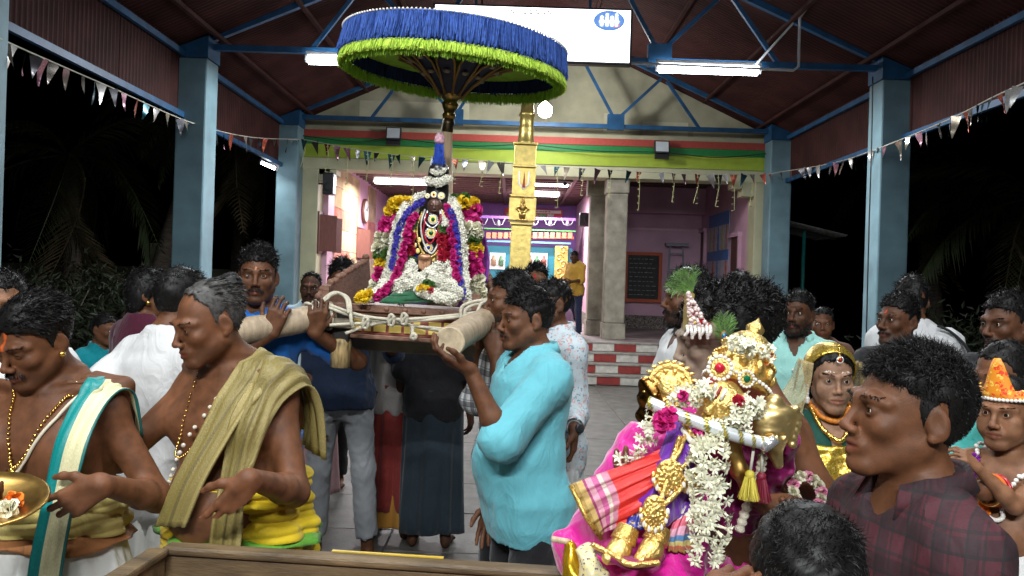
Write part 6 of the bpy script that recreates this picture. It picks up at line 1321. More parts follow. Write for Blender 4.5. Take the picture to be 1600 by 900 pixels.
M_P = Person('man in pale printed long sleeved shirt with a wristwatch behind the turquoise shirt', 868, 3.55, -62, top=(862, 432), skin='mid', skinvar=.85, head=(-6, 0, 0), res=(.013, .004, .0038), hair=HM, stash=.7, beard=.4, tilak=((.6, .04, .03), .004, .03, .05), arms=dict(L=dict(at=(898, 668, 3.2), wp=(.05, 1, -.1), f=(0, -.05, -1), n=(-1, .2, 0)))); m_ = wrinkle(print_mat('printed_shirt', (.48, .55, .58), [(.55, .30, .28), (.18, .30, .38)], 34., th=.45)); M_P.shirt(m_, 'long', collar=m_, hem=.74); M_P.skirt(M_WHITE, 1., .05, .05, 10)
w_, u = M_P.J['wrL'], nv(M_P.J['wrL'] - M_P.J['elL']); Mr = Vector(u).to_track_quat('Z', 'Y').to_matrix().to_4x4(); MB().lathe([(.036, -.012), (.038, 0), (.036, .012)], 20, tuple(w_ - u * .01), 0, Mr, cap=False).build('watch_strap', M_STEEL, M_P.root, True); MB().lathe([(.02, 0), (.02, .01), (.016, .012)], 16, tuple(w_ - u * .01 + np.array([.034, 0, 0])), 0, Matrix.Rotation(R(90), 4, 'Y')).build('watch_face', M_STEEL, M_P.root, True)
N_ = Person('man with red forehead mark whose head shows above the bearers beside the mast', 840, 4.8, -5, top=(838, 408), skin='tan', res=FARR, hair=dict(HF, n=1400), tilak=((.6, .03, .02), .006, .02, .05), stash=.8); N_.shirt(cl('mauve', (.25, .12, .2)), 'half'); N_.trousers(M_BLK)
O_ = Person('man in mustard shirt and navy trousers standing up on the temple platform', 898, 15.0, -40, top=(898, 392), z0=.64, skin='dark', res=(.018, .009, .009), hair=dict(HF, n=300, wd=.01), arms=dict(L=dict(l=(.12, -.3, 1.08)), R=dict(l=(-.12, -.28, 1.10))), head=(0, 20, 0)); O_.shirt(cl('mustard', (.40, .23, .03)), 'half', collar=cl('mustard', (.4, .23, .03))); O_.trousers(cl('dark_navy', (.012, .018, .05)))
# -- right hand crowd
P_ = Person('bearded man in white shirt behind the costumed boy facing left', 1082, 3.2, -78, top=(1078, 418), skin='mid', skinvar=.8, head=(-8, 0, 0), res=MID, hair=dict(HM, top=.022, L=.034, side=.008), beard=1., stash=1.); P_.shirt(M_WHITE, 'half', collar=M_WHITE, vee=.08); P_.trousers(M_BLK)
P2 = Person('dark haired man standing behind the costumed boy and the white shirt', 1160, 4.2, 160, top=(1156, 424), skin='mid', res=FARR, hair=dict(HF, top=.02)); P2.shirt(M_BLK, 'half'); P2.trousers(M_BLK)
R_ = Person('bearded man in mint green shirt with folded sleeves behind the girl', 1240, 3.9, -28, top=(1248, 453), skin='dark', skinvar=1.1, head=(-8, -3, 0), res=MID, hair=dict(HM, top=.016), beard=.7, stash=1.); m_ = cl('mint', (.30, .60, .54), .75); R_.shirt(m_, 'half', collar=m_, vee=.09); R_.trousers(M_BLK)
for i in range(5): link('button', mesh('button', BALL[0] * np.array([.006, .003, .006]), BALL[1], M_PEARL), R_.root, loc=(0.005, -.142 - .006 * (i < 2), 1.27 - i * .085))
R2 = Person('woman partly hidden behind the mint green shirted man', 1290, 4.9, -20, top=(1286, 478), skin='mid', female=True, res=FARR, hair=dict(HF, line='long')); R2.shirt(cl('brown_blouse', (.12, .05, .03)), 'short'); R2.skirt(M_BLK, 1., .05, .05)
R3 = Person('man in the dark beyond the costumed boy\'s curly wig', 1212, 5.0, -20, top=(1214, 470), skin='dark', res=FARR, hair=HF); R3.shirt(cl('rust', (.2, .06, .03)), 'half'); R3.trousers(M_BLK)
T_ = Person('curly haired man behind the boy in the maroon shirt', 1420, 3.4, -62, top=(1405, 458), skin='dark', skinvar=1.2, head=(-4, -2, 0), res=MID, hair=dict(HM, top=.026, L=.034, curl=.9), stash=.6, beard=.3, tilak=((.5, .06, .03), .004, .035, .05)); T_.shirt(M_BLK, 'half'); T_.trousers(M_BLK)
T2 = Person('man in white jacket with black shoulder stripes turned away', 1462, 4.0, 140, top=(1425, 433), skin='mid', res=MID, hair=dict(HM, top=.03, L=.03), lean=(.05, -.05), head=(40, 10, 0)); T2.shirt(cl('jacket_white', (.6, .6, .6)), 'long')
for k in (0, .022): T2.strand('shoulder_stripe', M_BLK, [(-.08, .04 + k, 1.47), (-.14, .03 + k, 1.44), (-.21, .02 + k, 1.36), (-.245, .01 + k, 1.22)], .006, off=.022)
T2.trousers(M_BLK)
U_ = Person('man with moustache at the right edge above the baby', 1582, 2.9, -60, top=(1575, 454), skin='dark', skinvar=1.25, head=(-12, 4, 0), res=MID, hair=dict(HM, top=.016, side=.002), stash=1., beard=.5); U_.shirt(M_BLK, 'half'); U_.trousers(M_BLK)
# -- girl in gold
S_ = Person('girl in a sequined gold dress and veil with flower strings at her neck', 1302, 2.45, -4, top=(1300, 534), skin='fair', skinvar=.85, female=True, res=(.009, .003, .0034), head=(-2, 4, 0), hair=dict(HN, line='long', n=1600, top=.006, side=.004, L=.02, up=.1, curl=.1), brow=1.1, hs=1.02)
M_SEQ = print_mat('gold_sequin', (.52, .34, .04), [(.80, .62, .16), (.25, .14, .02)], 120., .3, .5, .75); M_SEQ2 = wrinkle(M_SEQ, 9., .03, .6, 300.)
S_.shirt(cl('bottle_green', (.005, .05, .035)), 'short', hem=.85, off=.008, neck=.075, vee=.17); S_.skirt(M_SEQ, 1.0, .05, .10, 15, .014, name='dress')
fd = Field(); fd.fn(lambda X: np.maximum(np.maximum(S_._torso(.021, .9)(X), X[:, 2] - (1.365 - .25 * np.maximum(0, np.abs(X[:, 0]) / S_.k - .075)) * S_.k), .93 * S_.k - X[:, 2]), np.array((-.2, -.2, .93)) * S_.k, np.array((.2, .2, 1.38)) * S_.k, .02)
for sd in (1, -1): fd.ell(S_.tl((sd * .07, -.095, 1.235)), np.array((.073, .066, .070)) * S_.k, .03)
S_.cloth('bodice', fd, M_SEQ, lambda X, f: np.maximum(f - wob(X, 3, 40, .003), X[:, 2] - 1.37 * S_.k), .006)
hv = Field(); hv.ell(S_.hp((0, .025, .035)), np.array((.092, .115, .098)) * S_.hsz, .01, 1, S_.hR); lo, hi = hv.bounds()
def post(X, f): L = S_.local(X); return np.maximum(f, np.maximum((-.050 + (.10 - L[:, 2]) * .5 - L[:, 1]) * S_.hsz * .85, -f - .006))
G, ax = hv.grid(lo, hi, .0035, post); V, Q = nets(G, ax); link('veil_cap', mesh('veil_cap', V, Q, M_SEQ), S_.root)
M_VEIL = mat('sheer_gold_veil', (.60, .48, .24), .5, var=.2, scale=90, alpha=.42)
for sd in (-1, 1):
    S_.drape('veil', M_VEIL, [S_.hp((sd * .085, .0, .06)) / S_.k, S_.hp((sd * .105, .02, -.04)) / S_.k, (sd * .17, .02, 1.40), (sd * .24, .03, 1.22), (sd * .27, .03, .95), (sd * .28, .03, .7)], [(.0, .14, 0), (.02 * sd, .18, 0), (.10 * sd, .2, 0), (.12 * sd, .24, 0), (.12 * sd, .26, 0), (.12 * sd, .26, 0)], .02, thick=.001, ripple=.006)
P, N = S_.surf_pts(lambda L: (L[:, 1] < -.06) & (np.abs(L[:, 0]) > .008) & (np.abs(L[:, 0]) < .05) & (np.abs(L[:, 2] - (.034 + .004 * np.sin(np.abs(L[:, 0]) * 60))) < .0035), 26); V, F = scatter(BALL[0], BALL[1], P, rand_rots(26), np.full(26, .0014)); link('brow_dots', mesh('brow_dots', V, F, M_PEARL), S_.root)
disc('forehead_jewel', S_.root, S_.hp((0, -.098, .085)), .009, M_GCH, M_GEMW, M_GEMR)
for i in range(6): link('head_chain_bead', mesh('head_chain_bead', BALL[0] * .004, BALL[1], M_GCH), S_.root, loc=S_.hp((0, -.097 + .003 * i, .092 + .008 * i)))
for sd in (1, -1):
    for i in range(7): link('earring_bead', mesh('earring_bead', BALL[0] * (.006 if i < 5 else .009), BALL[1], M_PEARL if i % 2 else M_GEMW), S_.root, loc=S_.hp((sd * .084, -.012, -.030 - i * .0095)))
S_.strand('collar_necklace', M_GCH, [(-.055, .0, 1.47), (-.05, -.07, 1.425), (0, -.125, 1.385), (.05, -.07, 1.425), (.055, 0, 1.47)], .008, beads=46, bead_mesh=BALL); S_.strand('choker', mat('amber_beads', (.55, .18, .02), .3), [(-.05, .0, 1.48), (-.04, -.06, 1.455), (0, -.085, 1.445), (.04, -.06, 1.455), (.05, 0, 1.48)], .008, beads=26, bead_mesh=BALL)
_, C = S_.strand('flower_string', M_JAS, [(-.085, .02, 1.44), (-.095, -.08, 1.38), (-.085, -.17, 1.26), (-.01, -.19, 1.20), (.075, -.17, 1.27), (.09, -.08, 1.38), (.085, .02, 1.44)], .007, 60, beads=60, bead_mesh=BALL)
for i, kk in zip(range(3, 60, 5), ('yellow', 'magenta', 'orange', 'magenta', 'yellow', 'pink', 'pink', 'magenta', 'yellow', 'magenta', 'orange', 'yellow')): link('flower_bunch', POM[kk], S_.root, loc=C[i] + np.array([0, -.012, -.005]), scale=(.014 if kk != 'pink' else .02,) * 3)
# -- woman and baby at right
V_ = Person('woman in pale green saree carrying the baby at the right edge', 1592, 2.2, -62, top=(1570, 528), skin='mid', female=True, res=MID, hair=dict(HM, line='long', top=.008, L=.02, up=.2), head=(-10, 6, 0), arms=dict(L=dict(at=(1535, 765, 1.82), pole=(.8, .5, -.5), f=(1, .0, .1), n=(0, .8, .4), curl=(25, 25, 15)), R=dict(at=(1520, 740, 1.95), pole=(-.3, .3, -1), f=(.8, -.4, .2), n=(0, -.5, .8))))
m_ = cl('aqua', (.05, .40, .36), .5); V_.shirt(m_, 'short'); V_.skirt(cl('pale_green_saree', (.30, .42, .34), .5), 1.04, .04, .05); V_.drape('saree_fold', uvband('saree_stripes', [(0, (.50, .52, .45)), (.3, (.16, .40, .34)), (.55, (.45, .50, .42)), (.8, (.10, .34, .30))], .5), [(.10, .08, 1.40), (.09, .0, 1.47), (.06, -.12, 1.38), (0, -.18, 1.22), (-.08, -.17, 1.08), (-.14, -.1, .98)], [(.09, 0, -.02), (.10, 0, -.02), (.12, 0, .02), (.13, 0, .06), (.12, 0, .08), (.1, 0, .08)], .022)
for i in range(3):
    w_, u = V_.J['wrL'], nv(V_.J['wrL'] - V_.J['elL']); Mr = Vector(u).to_track_quat('Z', 'Y').to_matrix().to_4x4(); a = np.linspace(0, 6.283, 24); P = [Vector(w_ - u * (.02 + i * .014)) + Mr.to_3x3() @ Vector((.034 * math.cos(q), .034 * math.sin(q), 0)) for q in a]; V, F = tube_arrays(P, .0045, 6, False); link('bangle', mesh('bangle', V, F, (M_GCH, mat('orange_thread', (.6, .12, .01), .8), mat('red_bangle', (.4, .01, .02), .3))[i]), V_.root)
BH = .80; 
W_ = Person('baby with orange and gold paper crown and purple flower string in the woman\'s arms', 1592, 1.9, -48, H=BH, top=(1576, 580), skin='tan', skinvar=1.05, hs=1.62, fat=.20, belly=.5, res=(.007, .0030, .0028), bare=True, hair=dict(HM, top=.004, side=.002, L=.014, n=1500), head=(-6, 4, 0), brow=.7, feet=dict(L=(.14, -.25), R=(-.05, -.3)), arms=dict(L=dict(at=(1528, 732, 1.80), pole=(.5, .6, -.6), curl=(30, 40, 30)), R=dict(at=(1530, 740, 1.98), pole=(-.5, .5, -.6), curl=(30, 40, 30))), cat='baby')
W_.skirt(cl('white_nappy', (.66, .66, .64)), 1.02, .66, .10, 6, .02, name='white_cloth', nz=14)
cr = Field(); V = []; F = []; n = 28
for j in range(7):
    for i in range(n + 1):
        a = R(-100 + 200 * i / n); hgt = (.012 + .085 * math.exp(-((a) / .42) ** 2) + .012 * abs(math.sin(a * 5))) * j / 6; rr = (.092 - .012 * j / 6 * math.cos(a)) * W_.hsz; V.append(W_.hc + W_.hR @ np.array([math.sin(a) * rr, -math.cos(a) * rr * 1.12 + .01, .052 * W_.hsz + hgt]))
for j in range(6):
    for i in range(n): F.append((j * (n + 1) + i, j * (n + 1) + i + 1, (j + 1) * (n + 1) + i + 1, (j + 1) * (n + 1) + i))
ck = link('paper_crown', mesh('paper_crown', V, F, print_mat('orange_gold_crown', (.75, .26, .02), [(.75, .05, .02), (.8, .55, .1)], 60., .4)), W_.root); md = ck.modifiers.new('t', 'SOLIDIFY'); md.thickness = .003
V, F = scatter(BALL[0], BALL[1], np.array(V[:n + 1]), rand_rots(n + 1), np.full(n + 1, .0045)); link('crown_beads', mesh('crown_beads', V, F, M_PEARL), ck)
_, C = W_.strand('bead_garland', M_PEARL, [(-.07, .02, 1.42), (-.07, -.11, 1.32), (-.04, -.17, 1.16), (.03, -.17, 1.14), (.07, -.12, 1.30), (.075, .02, 1.42)], .0055, 60, beads=60, bead_mesh=BALL, off=.01)
for i in range(6, 26, 1): link('flower_bunch', POM['purple' if i < 19 else 'orange'], W_.root, loc=C[i] + np.array([0, -.008, 0]), scale=(.013,) * 3)
# -- boy in the foreground and the child below
X_ = Person('boy in maroon checked shirt in left profile close to the camera', 1425, 1.24, -84, top=(1420, 533), skin='mid', skinvar=.95, head=(-6, -4, 0), fat=-.2, res=(.0095, .0025, .004), hair=dict(n=14000, top=.014, side=.004, L=.024, wd=.0016, rnd=.7, curl=.6, back=.004, up=.36), hs=1.0, lean=(0, .03), mouthopen=.003, eye=.85, brow=1.2)
m_ = wrinkle(check_mat('maroon_check', (.046, .004, .009), (.010, .003, .005), (.004, .003, .004), 17.)); X_.shirt(m_, 'short', collar=m_, off=.012, vee=.05); X_.trousers(M_BLK)
Y_ = Person('small dark haired child seen from behind at the bottom edge', 1262, .97, 168, top=(1262, 782), skin='mid', skinvar=.9, res=(.013, .0034, .0034), hair=dict(n=9000, top=.014, side=.010, L=.018, wd=.0014, curl=.2, up=.05, flow=(.2, .8, 0)), hs=1.06, arms=dict(L=dict(at=(1082, 985, .92), pole=(.4, .2, -1), f=(.5, .1, .5), n=(.5, .5, -.3), curl=(30, 45, 30)))); Y_.shirt(cl('dark_tee', (.03, .03, .035)), 'short'); Y_.trousers(M_BLK)
# ------------------------------------------------------------------ costumed boy carrying the second idol
Q_ = Person('costumed boy with pale painted face, curly black wig and pearl headdress carrying the golden idol', 1178, 1.95, -80, top=(1120, 452), skin='mid', skinvar=1.0, head=(-6, 14, 0), res=(.0095, .003, .004), bare=True, headfwd=.03, hair=dict(line='wig', top=.022, side=.012, back=.085, n=7000, L=.035, wd=.004, curl=1.1, up=.4, flow=(0, .5, 0)), lean=(.0, -.04), eye=.3, mouthopen=.002,
             arms=dict(L=dict(at=(1228, 790, 1.62), pole=(.5, .4, -1), f=(-.6, -.3, .1), n=(0, -.2, 1), curl=(25, 30, 20)), R=dict(at=(1010, 760, 1.75), pole=(-.4, .3, -1), f=(-.3, -.6, .2), n=(0, 0, 1), curl=(25, 30, 20))))
Q_.skirt(cl('magenta_silk', (.50, .01, .20), .4), 1.05, .05, .08, 9, .014)
# pale face paint on the head skin only
me = Q_.body.data; a = me.color_attributes['Col']; n = len(me.vertices); c = np.empty(n * 4, np.float32); a.data.foreach_get('color', c); c = c.reshape(-1, 4); v = np.empty(n * 3, np.float32); me.vertices.foreach_get('co', v); Lq = Q_.local(v.reshape(-1, 3)); m = (Lq[:, 1] < .015) & (Lq[:, 2] > -.13) & (Lq[:, 2] < .09) & (np.abs(Lq[:, 0]) < .085); lum = c[m, :3].mean(1, keepdims=True) / Q_.sk.mean(); red = c[m, 0:1] / np.maximum(c[m, 1:2], 1e-4); c[m, :3] = np.array([.27, .20, .145]) * np.clip(lum, .7, 1.05)
lipm = m & (((np.abs(Lq[:, 0]) / .026) ** 2 + ((Lq[:, 2] + .0645) / .012) ** 2) < 1) & (Lq[:, 1] < -.082); c[lipm, :3] = (.22, .04, .06); a.data.foreach_set('color', c.ravel())
f3 = Field()
hd = thing('pearl_headdress', 'pointed pearl and gold headdress with green peacock sprays on the costumed boy\'s forehead', 'headdress', tuple(Q_.Mw @ Vector(Q_.hp((0, -.105, .05))))); ho = hd.location.copy()
def W(p): return at(*p) - ho
V = []; F = []
tri = [(1078, 452, 1.86), (1086, 460, 1.85), (1083, 478, 1.85), (1098, 498, 1.84), (1112, 516, 1.85), (1098, 516, 1.82), (1082, 515, 1.82), (1074, 516, 1.86), (1074, 490, 1.86)]
P = [W(p) for p in tri]; n = len(P); dv = Vector((0, .045, 0)); MB().add(P + [p + dv for p in P], [tuple(range(n)), tuple(range(2 * n - 1, n - 1, -1))] + [(i, i + n, (i + 1) % n + n, (i + 1) % n) for i in range(n)]).build('plate', M_GOLD, hd)
r_ = np.random.default_rng(2); pp = []
for i in range(150):
    a, b = r_.uniform(0, 1, 2); x = 1076 + a * 34 * b; y = 458 + b * 58; pp.append(W((x, y, 1.83 + r_.uniform(-.02, .0))))
V, F = scatter(BALL[0], BALL[1], np.array([tuple(p) for p in pp]), rand_rots(150), r_.uniform(.003, .006, 150)); link('pearls', mesh('pearls', V, F, mat('pink_pearl', (.70, .55, .52), .3, var=.3, scale=300)), hd, kind='stuff')
for i in range(7): 
    x = 1074 + i * 6; P = [W((x, 510, 1.815)), W((x + 1, 518, 1.81)), W((x + (2 if i % 2 else -3), 524 + 4 * (i % 2), 1.815))]; V, F = scatter(BALL[0], BALL[1], spline(P, 8), rand_rots(8), np.full(8, .0042)); link('pearl_string', mesh('pearl_string', V, F, M_PEARL), hd)
for i in range(3): link('gem', mesh('gem', BALL[0] * .010, BALL[1], M_GEMR), hd, loc=W((1086 + i * 9, 492 + i * 9, 1.825)))
M_FEA = mat('peacock_green', (.10, .22, .04), .45, var=.4, scale=50, sheen=.3)
def feather(base, tip, w_, n, sd, parent=hd):
    r_ = np.random.default_rng(sd); B0, T0 = np.array(base), np.array(tip); t = np.repeat(np.linspace(.15, 1, n), 2); ax = nv(T0 - B0); sx = nv(np.cross(ax, (0, -1, 0))); sg = np.tile([1, -1], n)[:, None]; rt = B0 + (T0 - B0) * t[:, None]; d = ax * .9 + sx * sg * .8 + r_.normal(size=(2 * n, 3)) * .12
    V, Q = ribbons(rt, d, w_ * (.5 + .9 * np.sin(np.pi * np.clip(t, 0, .95))), .0022, .12, 3, (0, 0, -.1), r_); T, G = tube_arrays([B0, (B0 + T0) / 2, T0], [.002, .0016, .0008], 5, False); link('peacock_feather', mesh('peacock_feather', np.concatenate([V, T]), np.concatenate([Q, np.array(G) + len(V)]), M_FEA), parent)
b0 = W((1083, 455, 1.85))
for i, (px, py) in enumerate(((1044, 440), (1052, 430), (1060, 424), (1048, 452), (1070, 420), (1084, 418), (1042, 446))): feather(b0, W((px, py, 1.84)), .018, 26, i)
MB().tube([b0, W((1087, 430, 1.85)), W((1080, 419, 1.85)), W((1068, 418, 1.85))], .0016, 5).build('wire', M_PIPE, hd, True)
fb = W((1134, 545, 1.80)); feather(fb, W((1131, 492, 1.80)), .026, 44, 20); feather(fb, W((1122, 498, 1.80)), .02, 36, 21); feather(fb, W((1143, 496, 1.80)), .018, 30, 22)
for r_, m_, dy in ((.014, mat('eye_bronze', (.20, .10, .03), .4, metal=.4), -.004), (.010, mat('eye_teal', (.0, .16, .18), .3, metal=.3), -.008), (.0062, mat('eye_indigo', (.02, .01, .16), .3), -.012)): link('feather_eye', mesh('feather_eye', BALL[0] * np.array([.75, .3, 1.15]) * r_, BALL[1], m_), hd, loc=W((1131, 527, 1.80)) + Vector((0, dy, 0)))
# flower bracelet on the near wrist, arm band
w_ = Q_.J['wrL']; u = nv(w_ - Q_.J['elL']); br = thing('flower_bracelet', 'white and pink flower bracelet on the costumed boy\'s arm', 'bracelet', at(1262, 768, 1.66)); bo = br.location.copy(); r_ = np.random.default_rng(5)
for i in range(14): a = i / 14 * 6.283; link('blossom', POM['white' if i % 3 else 'pink'], br, loc=(.03 * math.cos(a), .03 * math.sin(a) * .6, .028 * math.sin(a)), scale=(.013,) * 3)

# ------------------------------------------------------------------ second idol, golden, in silk and garlands
GD = 1.62
gi = thing('golden_idol', 'reclining golden idol dressed in magenta, red and purple silk with conch and disc', 'idol', at(1060, 740, GD)); go = gi.location.copy()
def g_(px, py, d=GD): return at(px, py, d) - go
def ga(*p): return np.array(g_(*p))
M_G2 = mat('bright_gold', (.86, .60, .20), .33, metal=.9, var=.15, scale=60, bump=.5, bscale=160); M_MAG = cl('magenta_robe', (.56, .008, .24), .38, .4); M_REDS = cl('scarlet_silk', (.72, .045, .035), .38, .4); M_PUR = cl('purple_silk', (.14, .02, .34), .42, .4); M_GBR = print_mat('gold_brocade', (.45, .28, .06), [(.75, .55, .18), (.16, .08, .02)], 140., .35, .5, .7); M_DKR = cl('dark_magenta', (.20, .004, .08), .5)
# robe masses
def blob(name, prims, m, h=.0055, amp=.005, fold=55, sd=1, k=.03):
    F = Field()
    for p in prims:
        if len(p) == 2: F.ell(p[0], p[1], k)
        else: F.rc(p[0], p[1], p[2], p[3] if len(p) > 3 else None, k)
    lo, hi = F.bounds(); G, ax = F.grid(lo, hi, h, lambda X, f: f - wob(X, sd, fold, amp)); V, Q = nets(G, ax); return link(name, mesh(name, V, Q, m), gi)
blob('robe', [(ga(1080, 690, 1.70), ga(1000, 830, 1.66), .085, .12), (ga(1000, 690, 1.72), ga(935, 830, 1.70), .045, .06), (ga(935, 830, 1.68), ga(905, 860, 1.66), .05, .055), (ga(1000, 830, 1.62), ga(1010, 930, 1.6), .11, .13), (ga(1060, 860, 1.56), ga(1040, 920, 1.52), .06, .075), (ga(940, 890, 1.6), ga(930, 940, 1.6), .06, .07)], M_MAG, amp=.007, fold=40)
blob('sleeve', [(ga(1200, 690, 1.68), ga(1180, 760, 1.68), .055, .05), (ga(1222, 690, 1.66), ga(1215, 730, 1.66), .028, .026), (ga(1130, 700, 1.7), ga(1150, 800, 1.7), .05, .05)], M_DKR, sd=4)
# purple front cloth
def sheet(name, rows, m, n=30, mm=22, ripple=.004, fr=22, sd=0., parent=gi, thick=.003, uv=False):
    rw = [spline([ga(*q) for q in r_], n) for r_ in rows]; P = np.array([spline([w_[i] for w_ in rw], mm) for i in range(n)]); u = np.linspace(0, 1, n)[:, None]; v = np.linspace(0, 1, mm)[None]
    P[:, :, 1] += ripple * (np.sin(u * fr + 2 * np.sin(v * 3 + sd)) + .4 * np.sin(u * fr * 2.3 + v * 4)); Fq = np.array([[i * mm + j, i * mm + j + 1, (i + 1) * mm + j + 1, (i + 1) * mm + j] for i in range(n - 1) for j in range(mm - 1)])
    me = mesh(name, P.reshape(-1, 3), Fq, m); uvl = me.uv_layers.new(name='UVMap'); li = np.empty(len(me.loops), np.int32); me.loops.foreach_get('vertex_index', li); U = np.repeat(np.linspace(0, 1, n), mm); Vv = np.tile(np.linspace(0, 1, mm), n); uvl.data.foreach_set('uv', np.stack([Vv[li], U[li]], 1).astype(np.float32).ravel())
    o_ = link(name, me, parent); md = o_.modifiers.new('t', 'SOLIDIFY'); md.thickness = thick; return o_
sheet('purple_front', [[(1050, 655, 1.56), (1072, 655, 1.55), (1105, 668, 1.56)], [(1030, 710, 1.52), (1062, 712, 1.50), (1102, 715, 1.53)], [(988, 785, 1.50), (1030, 795, 1.475), (1085, 765, 1.51)], [(1000, 800, 1.52), (1036, 828, 1.48), (1078, 782, 1.52)]], M_PUR, ripple=.005, fr=14)
sheet('purple_front', [[(1066, 740, 1.51), (1092, 745, 1.52)], [(1046, 790, 1.49), (1078, 790, 1.51)], [(1030, 832, 1.48), (1052, 812, 1.49)]], M_PUR, ripple=.004, fr=9)
# red fan pleat with striped border
fan = uvband('scarlet_fan', [(0, (.55, .36, .10)), (.03, (.70, .035, .03)), (.52, (.55, .22, .30)), (.58, (.62, .50, .42)), (.62, (.50, .10, .26)), (.68, (.62, .30, .36)), (.76, (.34, .05, .16)), (.80, (.55, .38, .14)), (.90, (.36, .24, .07))], .38, .15, .3)
sheet('red_fan', [[(1040, 700, 1.53), (1046, 735, 1.50), (1018, 790, 1.50)], [(985, 724, 1.52), (1000, 760, 1.49), (985, 815, 1.49)], [(925, 745, 1.53), (945, 790, 1.50), (950, 830, 1.50)], [(892, 758, 1.54), (915, 805, 1.51), (940, 842, 1.51)]], fan, ripple=.005, fr=26)
for a_, b_, c_ in (((892, 758, 1.535), (915, 806, 1.505), (940, 843, 1.505)),): MB().tube([g_(*a_), g_(*b_), g_(*c_)], .005, 7).build('gold_hem', M_GBR, gi, True)
pan = uvband('small_border_cloth', [(0, (.66, .60, .55)), (.18, (.62, .10, .16)), (.35, (.62, .30, .40)), (.52, (.10, .22, .42)), (.66, (.62, .52, .20)), (.8, (.55, .16, .10)), (.9, (.40, .22, .06))], .45, .1)
sheet('small_pleat', [[(1060, 800, 1.50), (1100, 770, 1.52)], [(1045, 838, 1.48), (1090, 830, 1.5)], [(1046, 862, 1.48), (1084, 866, 1.5)]], pan, ripple=.003, fr=18)
sheet('blue_brocade', [[(985, 800, 1.50), (1012, 800, 1.49)], [(978, 822, 1.48), (1010, 830, 1.48)]], print_mat('blue_brocade', (.015, .03, .30), [(.55, .40, .12)], 90., .4), n=12, mm=8)
# feet, anklets, footboard
for px, py, q in ((975, 838, 1), (1025, 838, 1)):
    o_ = MB(); A0, A1 = g_(px + 8, py - 14, 1.47), g_(px - 8, py + 24, 1.45); d = (A1 - A0); 
    for i in range(9): t = i / 8; V, F = tube_arrays([A0 + d * t * .55, A0 + d * (t * .55 + .05)], [.020 + .004 * t, .021 + .004 * t], 16); o_.add(V, F)
    o_.build('anklet', M_G2, gi, True); blob('foot', [(np.array(A0 + d * .5), np.array(A1), .018, .020), (np.array(A1), np.array(A1 + Vector((-.022, -.02, -.006))), .019, .012)], M_G2, .004, 0, k=.015)
sheet('foot_board', [[(930, 852, 1.47), (985, 868, 1.44), (1040, 866, 1.45)], [(945, 862, 1.43), (985, 880, 1.40), (1025, 880, 1.42)]], M_DKR, n=24, mm=8, ripple=0, thick=.012)
V, F = scatter(BALL[0], BALL[1], spline([ga(928, 852, 1.45), ga(960, 868, 1.42), ga(985, 882, 1.395), ga(1028, 880, 1.41)], 40), rand_rots(40), np.full(40, .0055)); link('gold_edging', mesh('gold_edging', V, F, M_G2), gi, kind='stuff')
# crown along a leaning axis
A0, A1 = g_(1150, 606, 1.60), g_(1186, 497, 1.66); d = (A1 - A0).normalized(); L_ = (A1 - A0).length; Mr = d.to_track_quat('Z', 'Y').to_matrix().to_4x4()
prof = [(.058, -.004), (.064, .0), (.064, .012), (.058, .016), (.060, .03), (.057, .05), (.059, .054), (.055, .06), (.051, .078), (.053, .082), (.047, .088), (.040, .103), (.030, .112), (.018, .117), (.012, .121), (.018, .128), (.019, .134), (.012, .142), (.005, .15), (.001, .158)]
sc = L_ / .158; kr = MB().lathe([(a * 1.0 * sc * .98, b * sc) for a, b in prof], 40, tuple(A0), 0, Mr).build('crown', M_G2, gi, True)
for z, r_, n_, s_ in ((.006, .066, 44, .0042), (.056, .060, 36, .0036), (.084, .052, 30, .0034)):
    P = np.array([tuple(A0 + Mr.to_3x3() @ Vector((r_ * sc * math.cos(q), r_ * sc * math.sin(q), z * sc))) for q in np.linspace(0, 6.283, n_, endpoint=False)]); V, F = scatter(BALL[0], BALL[1], P, rand_rots(n_), np.full(n_, s_)); link('crown_bead_row', mesh('crown_bead_row', V, F, M_PEARL if z < .01 else M_G2), kr)
for q in np.linspace(0, 6.283, 12, endpoint=False): link('crown_boss', mesh('crown_boss', BALL[0] * np.array([.010, .010, .013]), BALL[1], M_G2), kr, loc=A0 + Mr.to_3x3() @ Vector((.060 * sc * math.cos(q), .060 * sc * math.sin(q), .036 * sc)))
disc('crown_jewel', gi, g_(1126, 575, 1.545), .022, M_G2, M_PEARL, M_GEMR, (-.55, -1, .1)); disc('crown_jewel', gi, g_(1166, 592, 1.53), .015, M_G2, M_PEARL, M_GEMG, (.2, -1, .1))
florets('crown_flowers', gi, [g_(1148, 540, 1.55) + go, g_(1160, 538, 1.53) + go, g_(1175, 545, 1.53) + go, g_(1200, 552, 1.58) + go], .012, 46, .014, M_TUBR, 61, (go.x, go.y, go.z), TUB)
poms(gi, [at(1196, 566, 1.58), at(1204, 556, 1.59)], 'orange', .010, 3, 62, go)
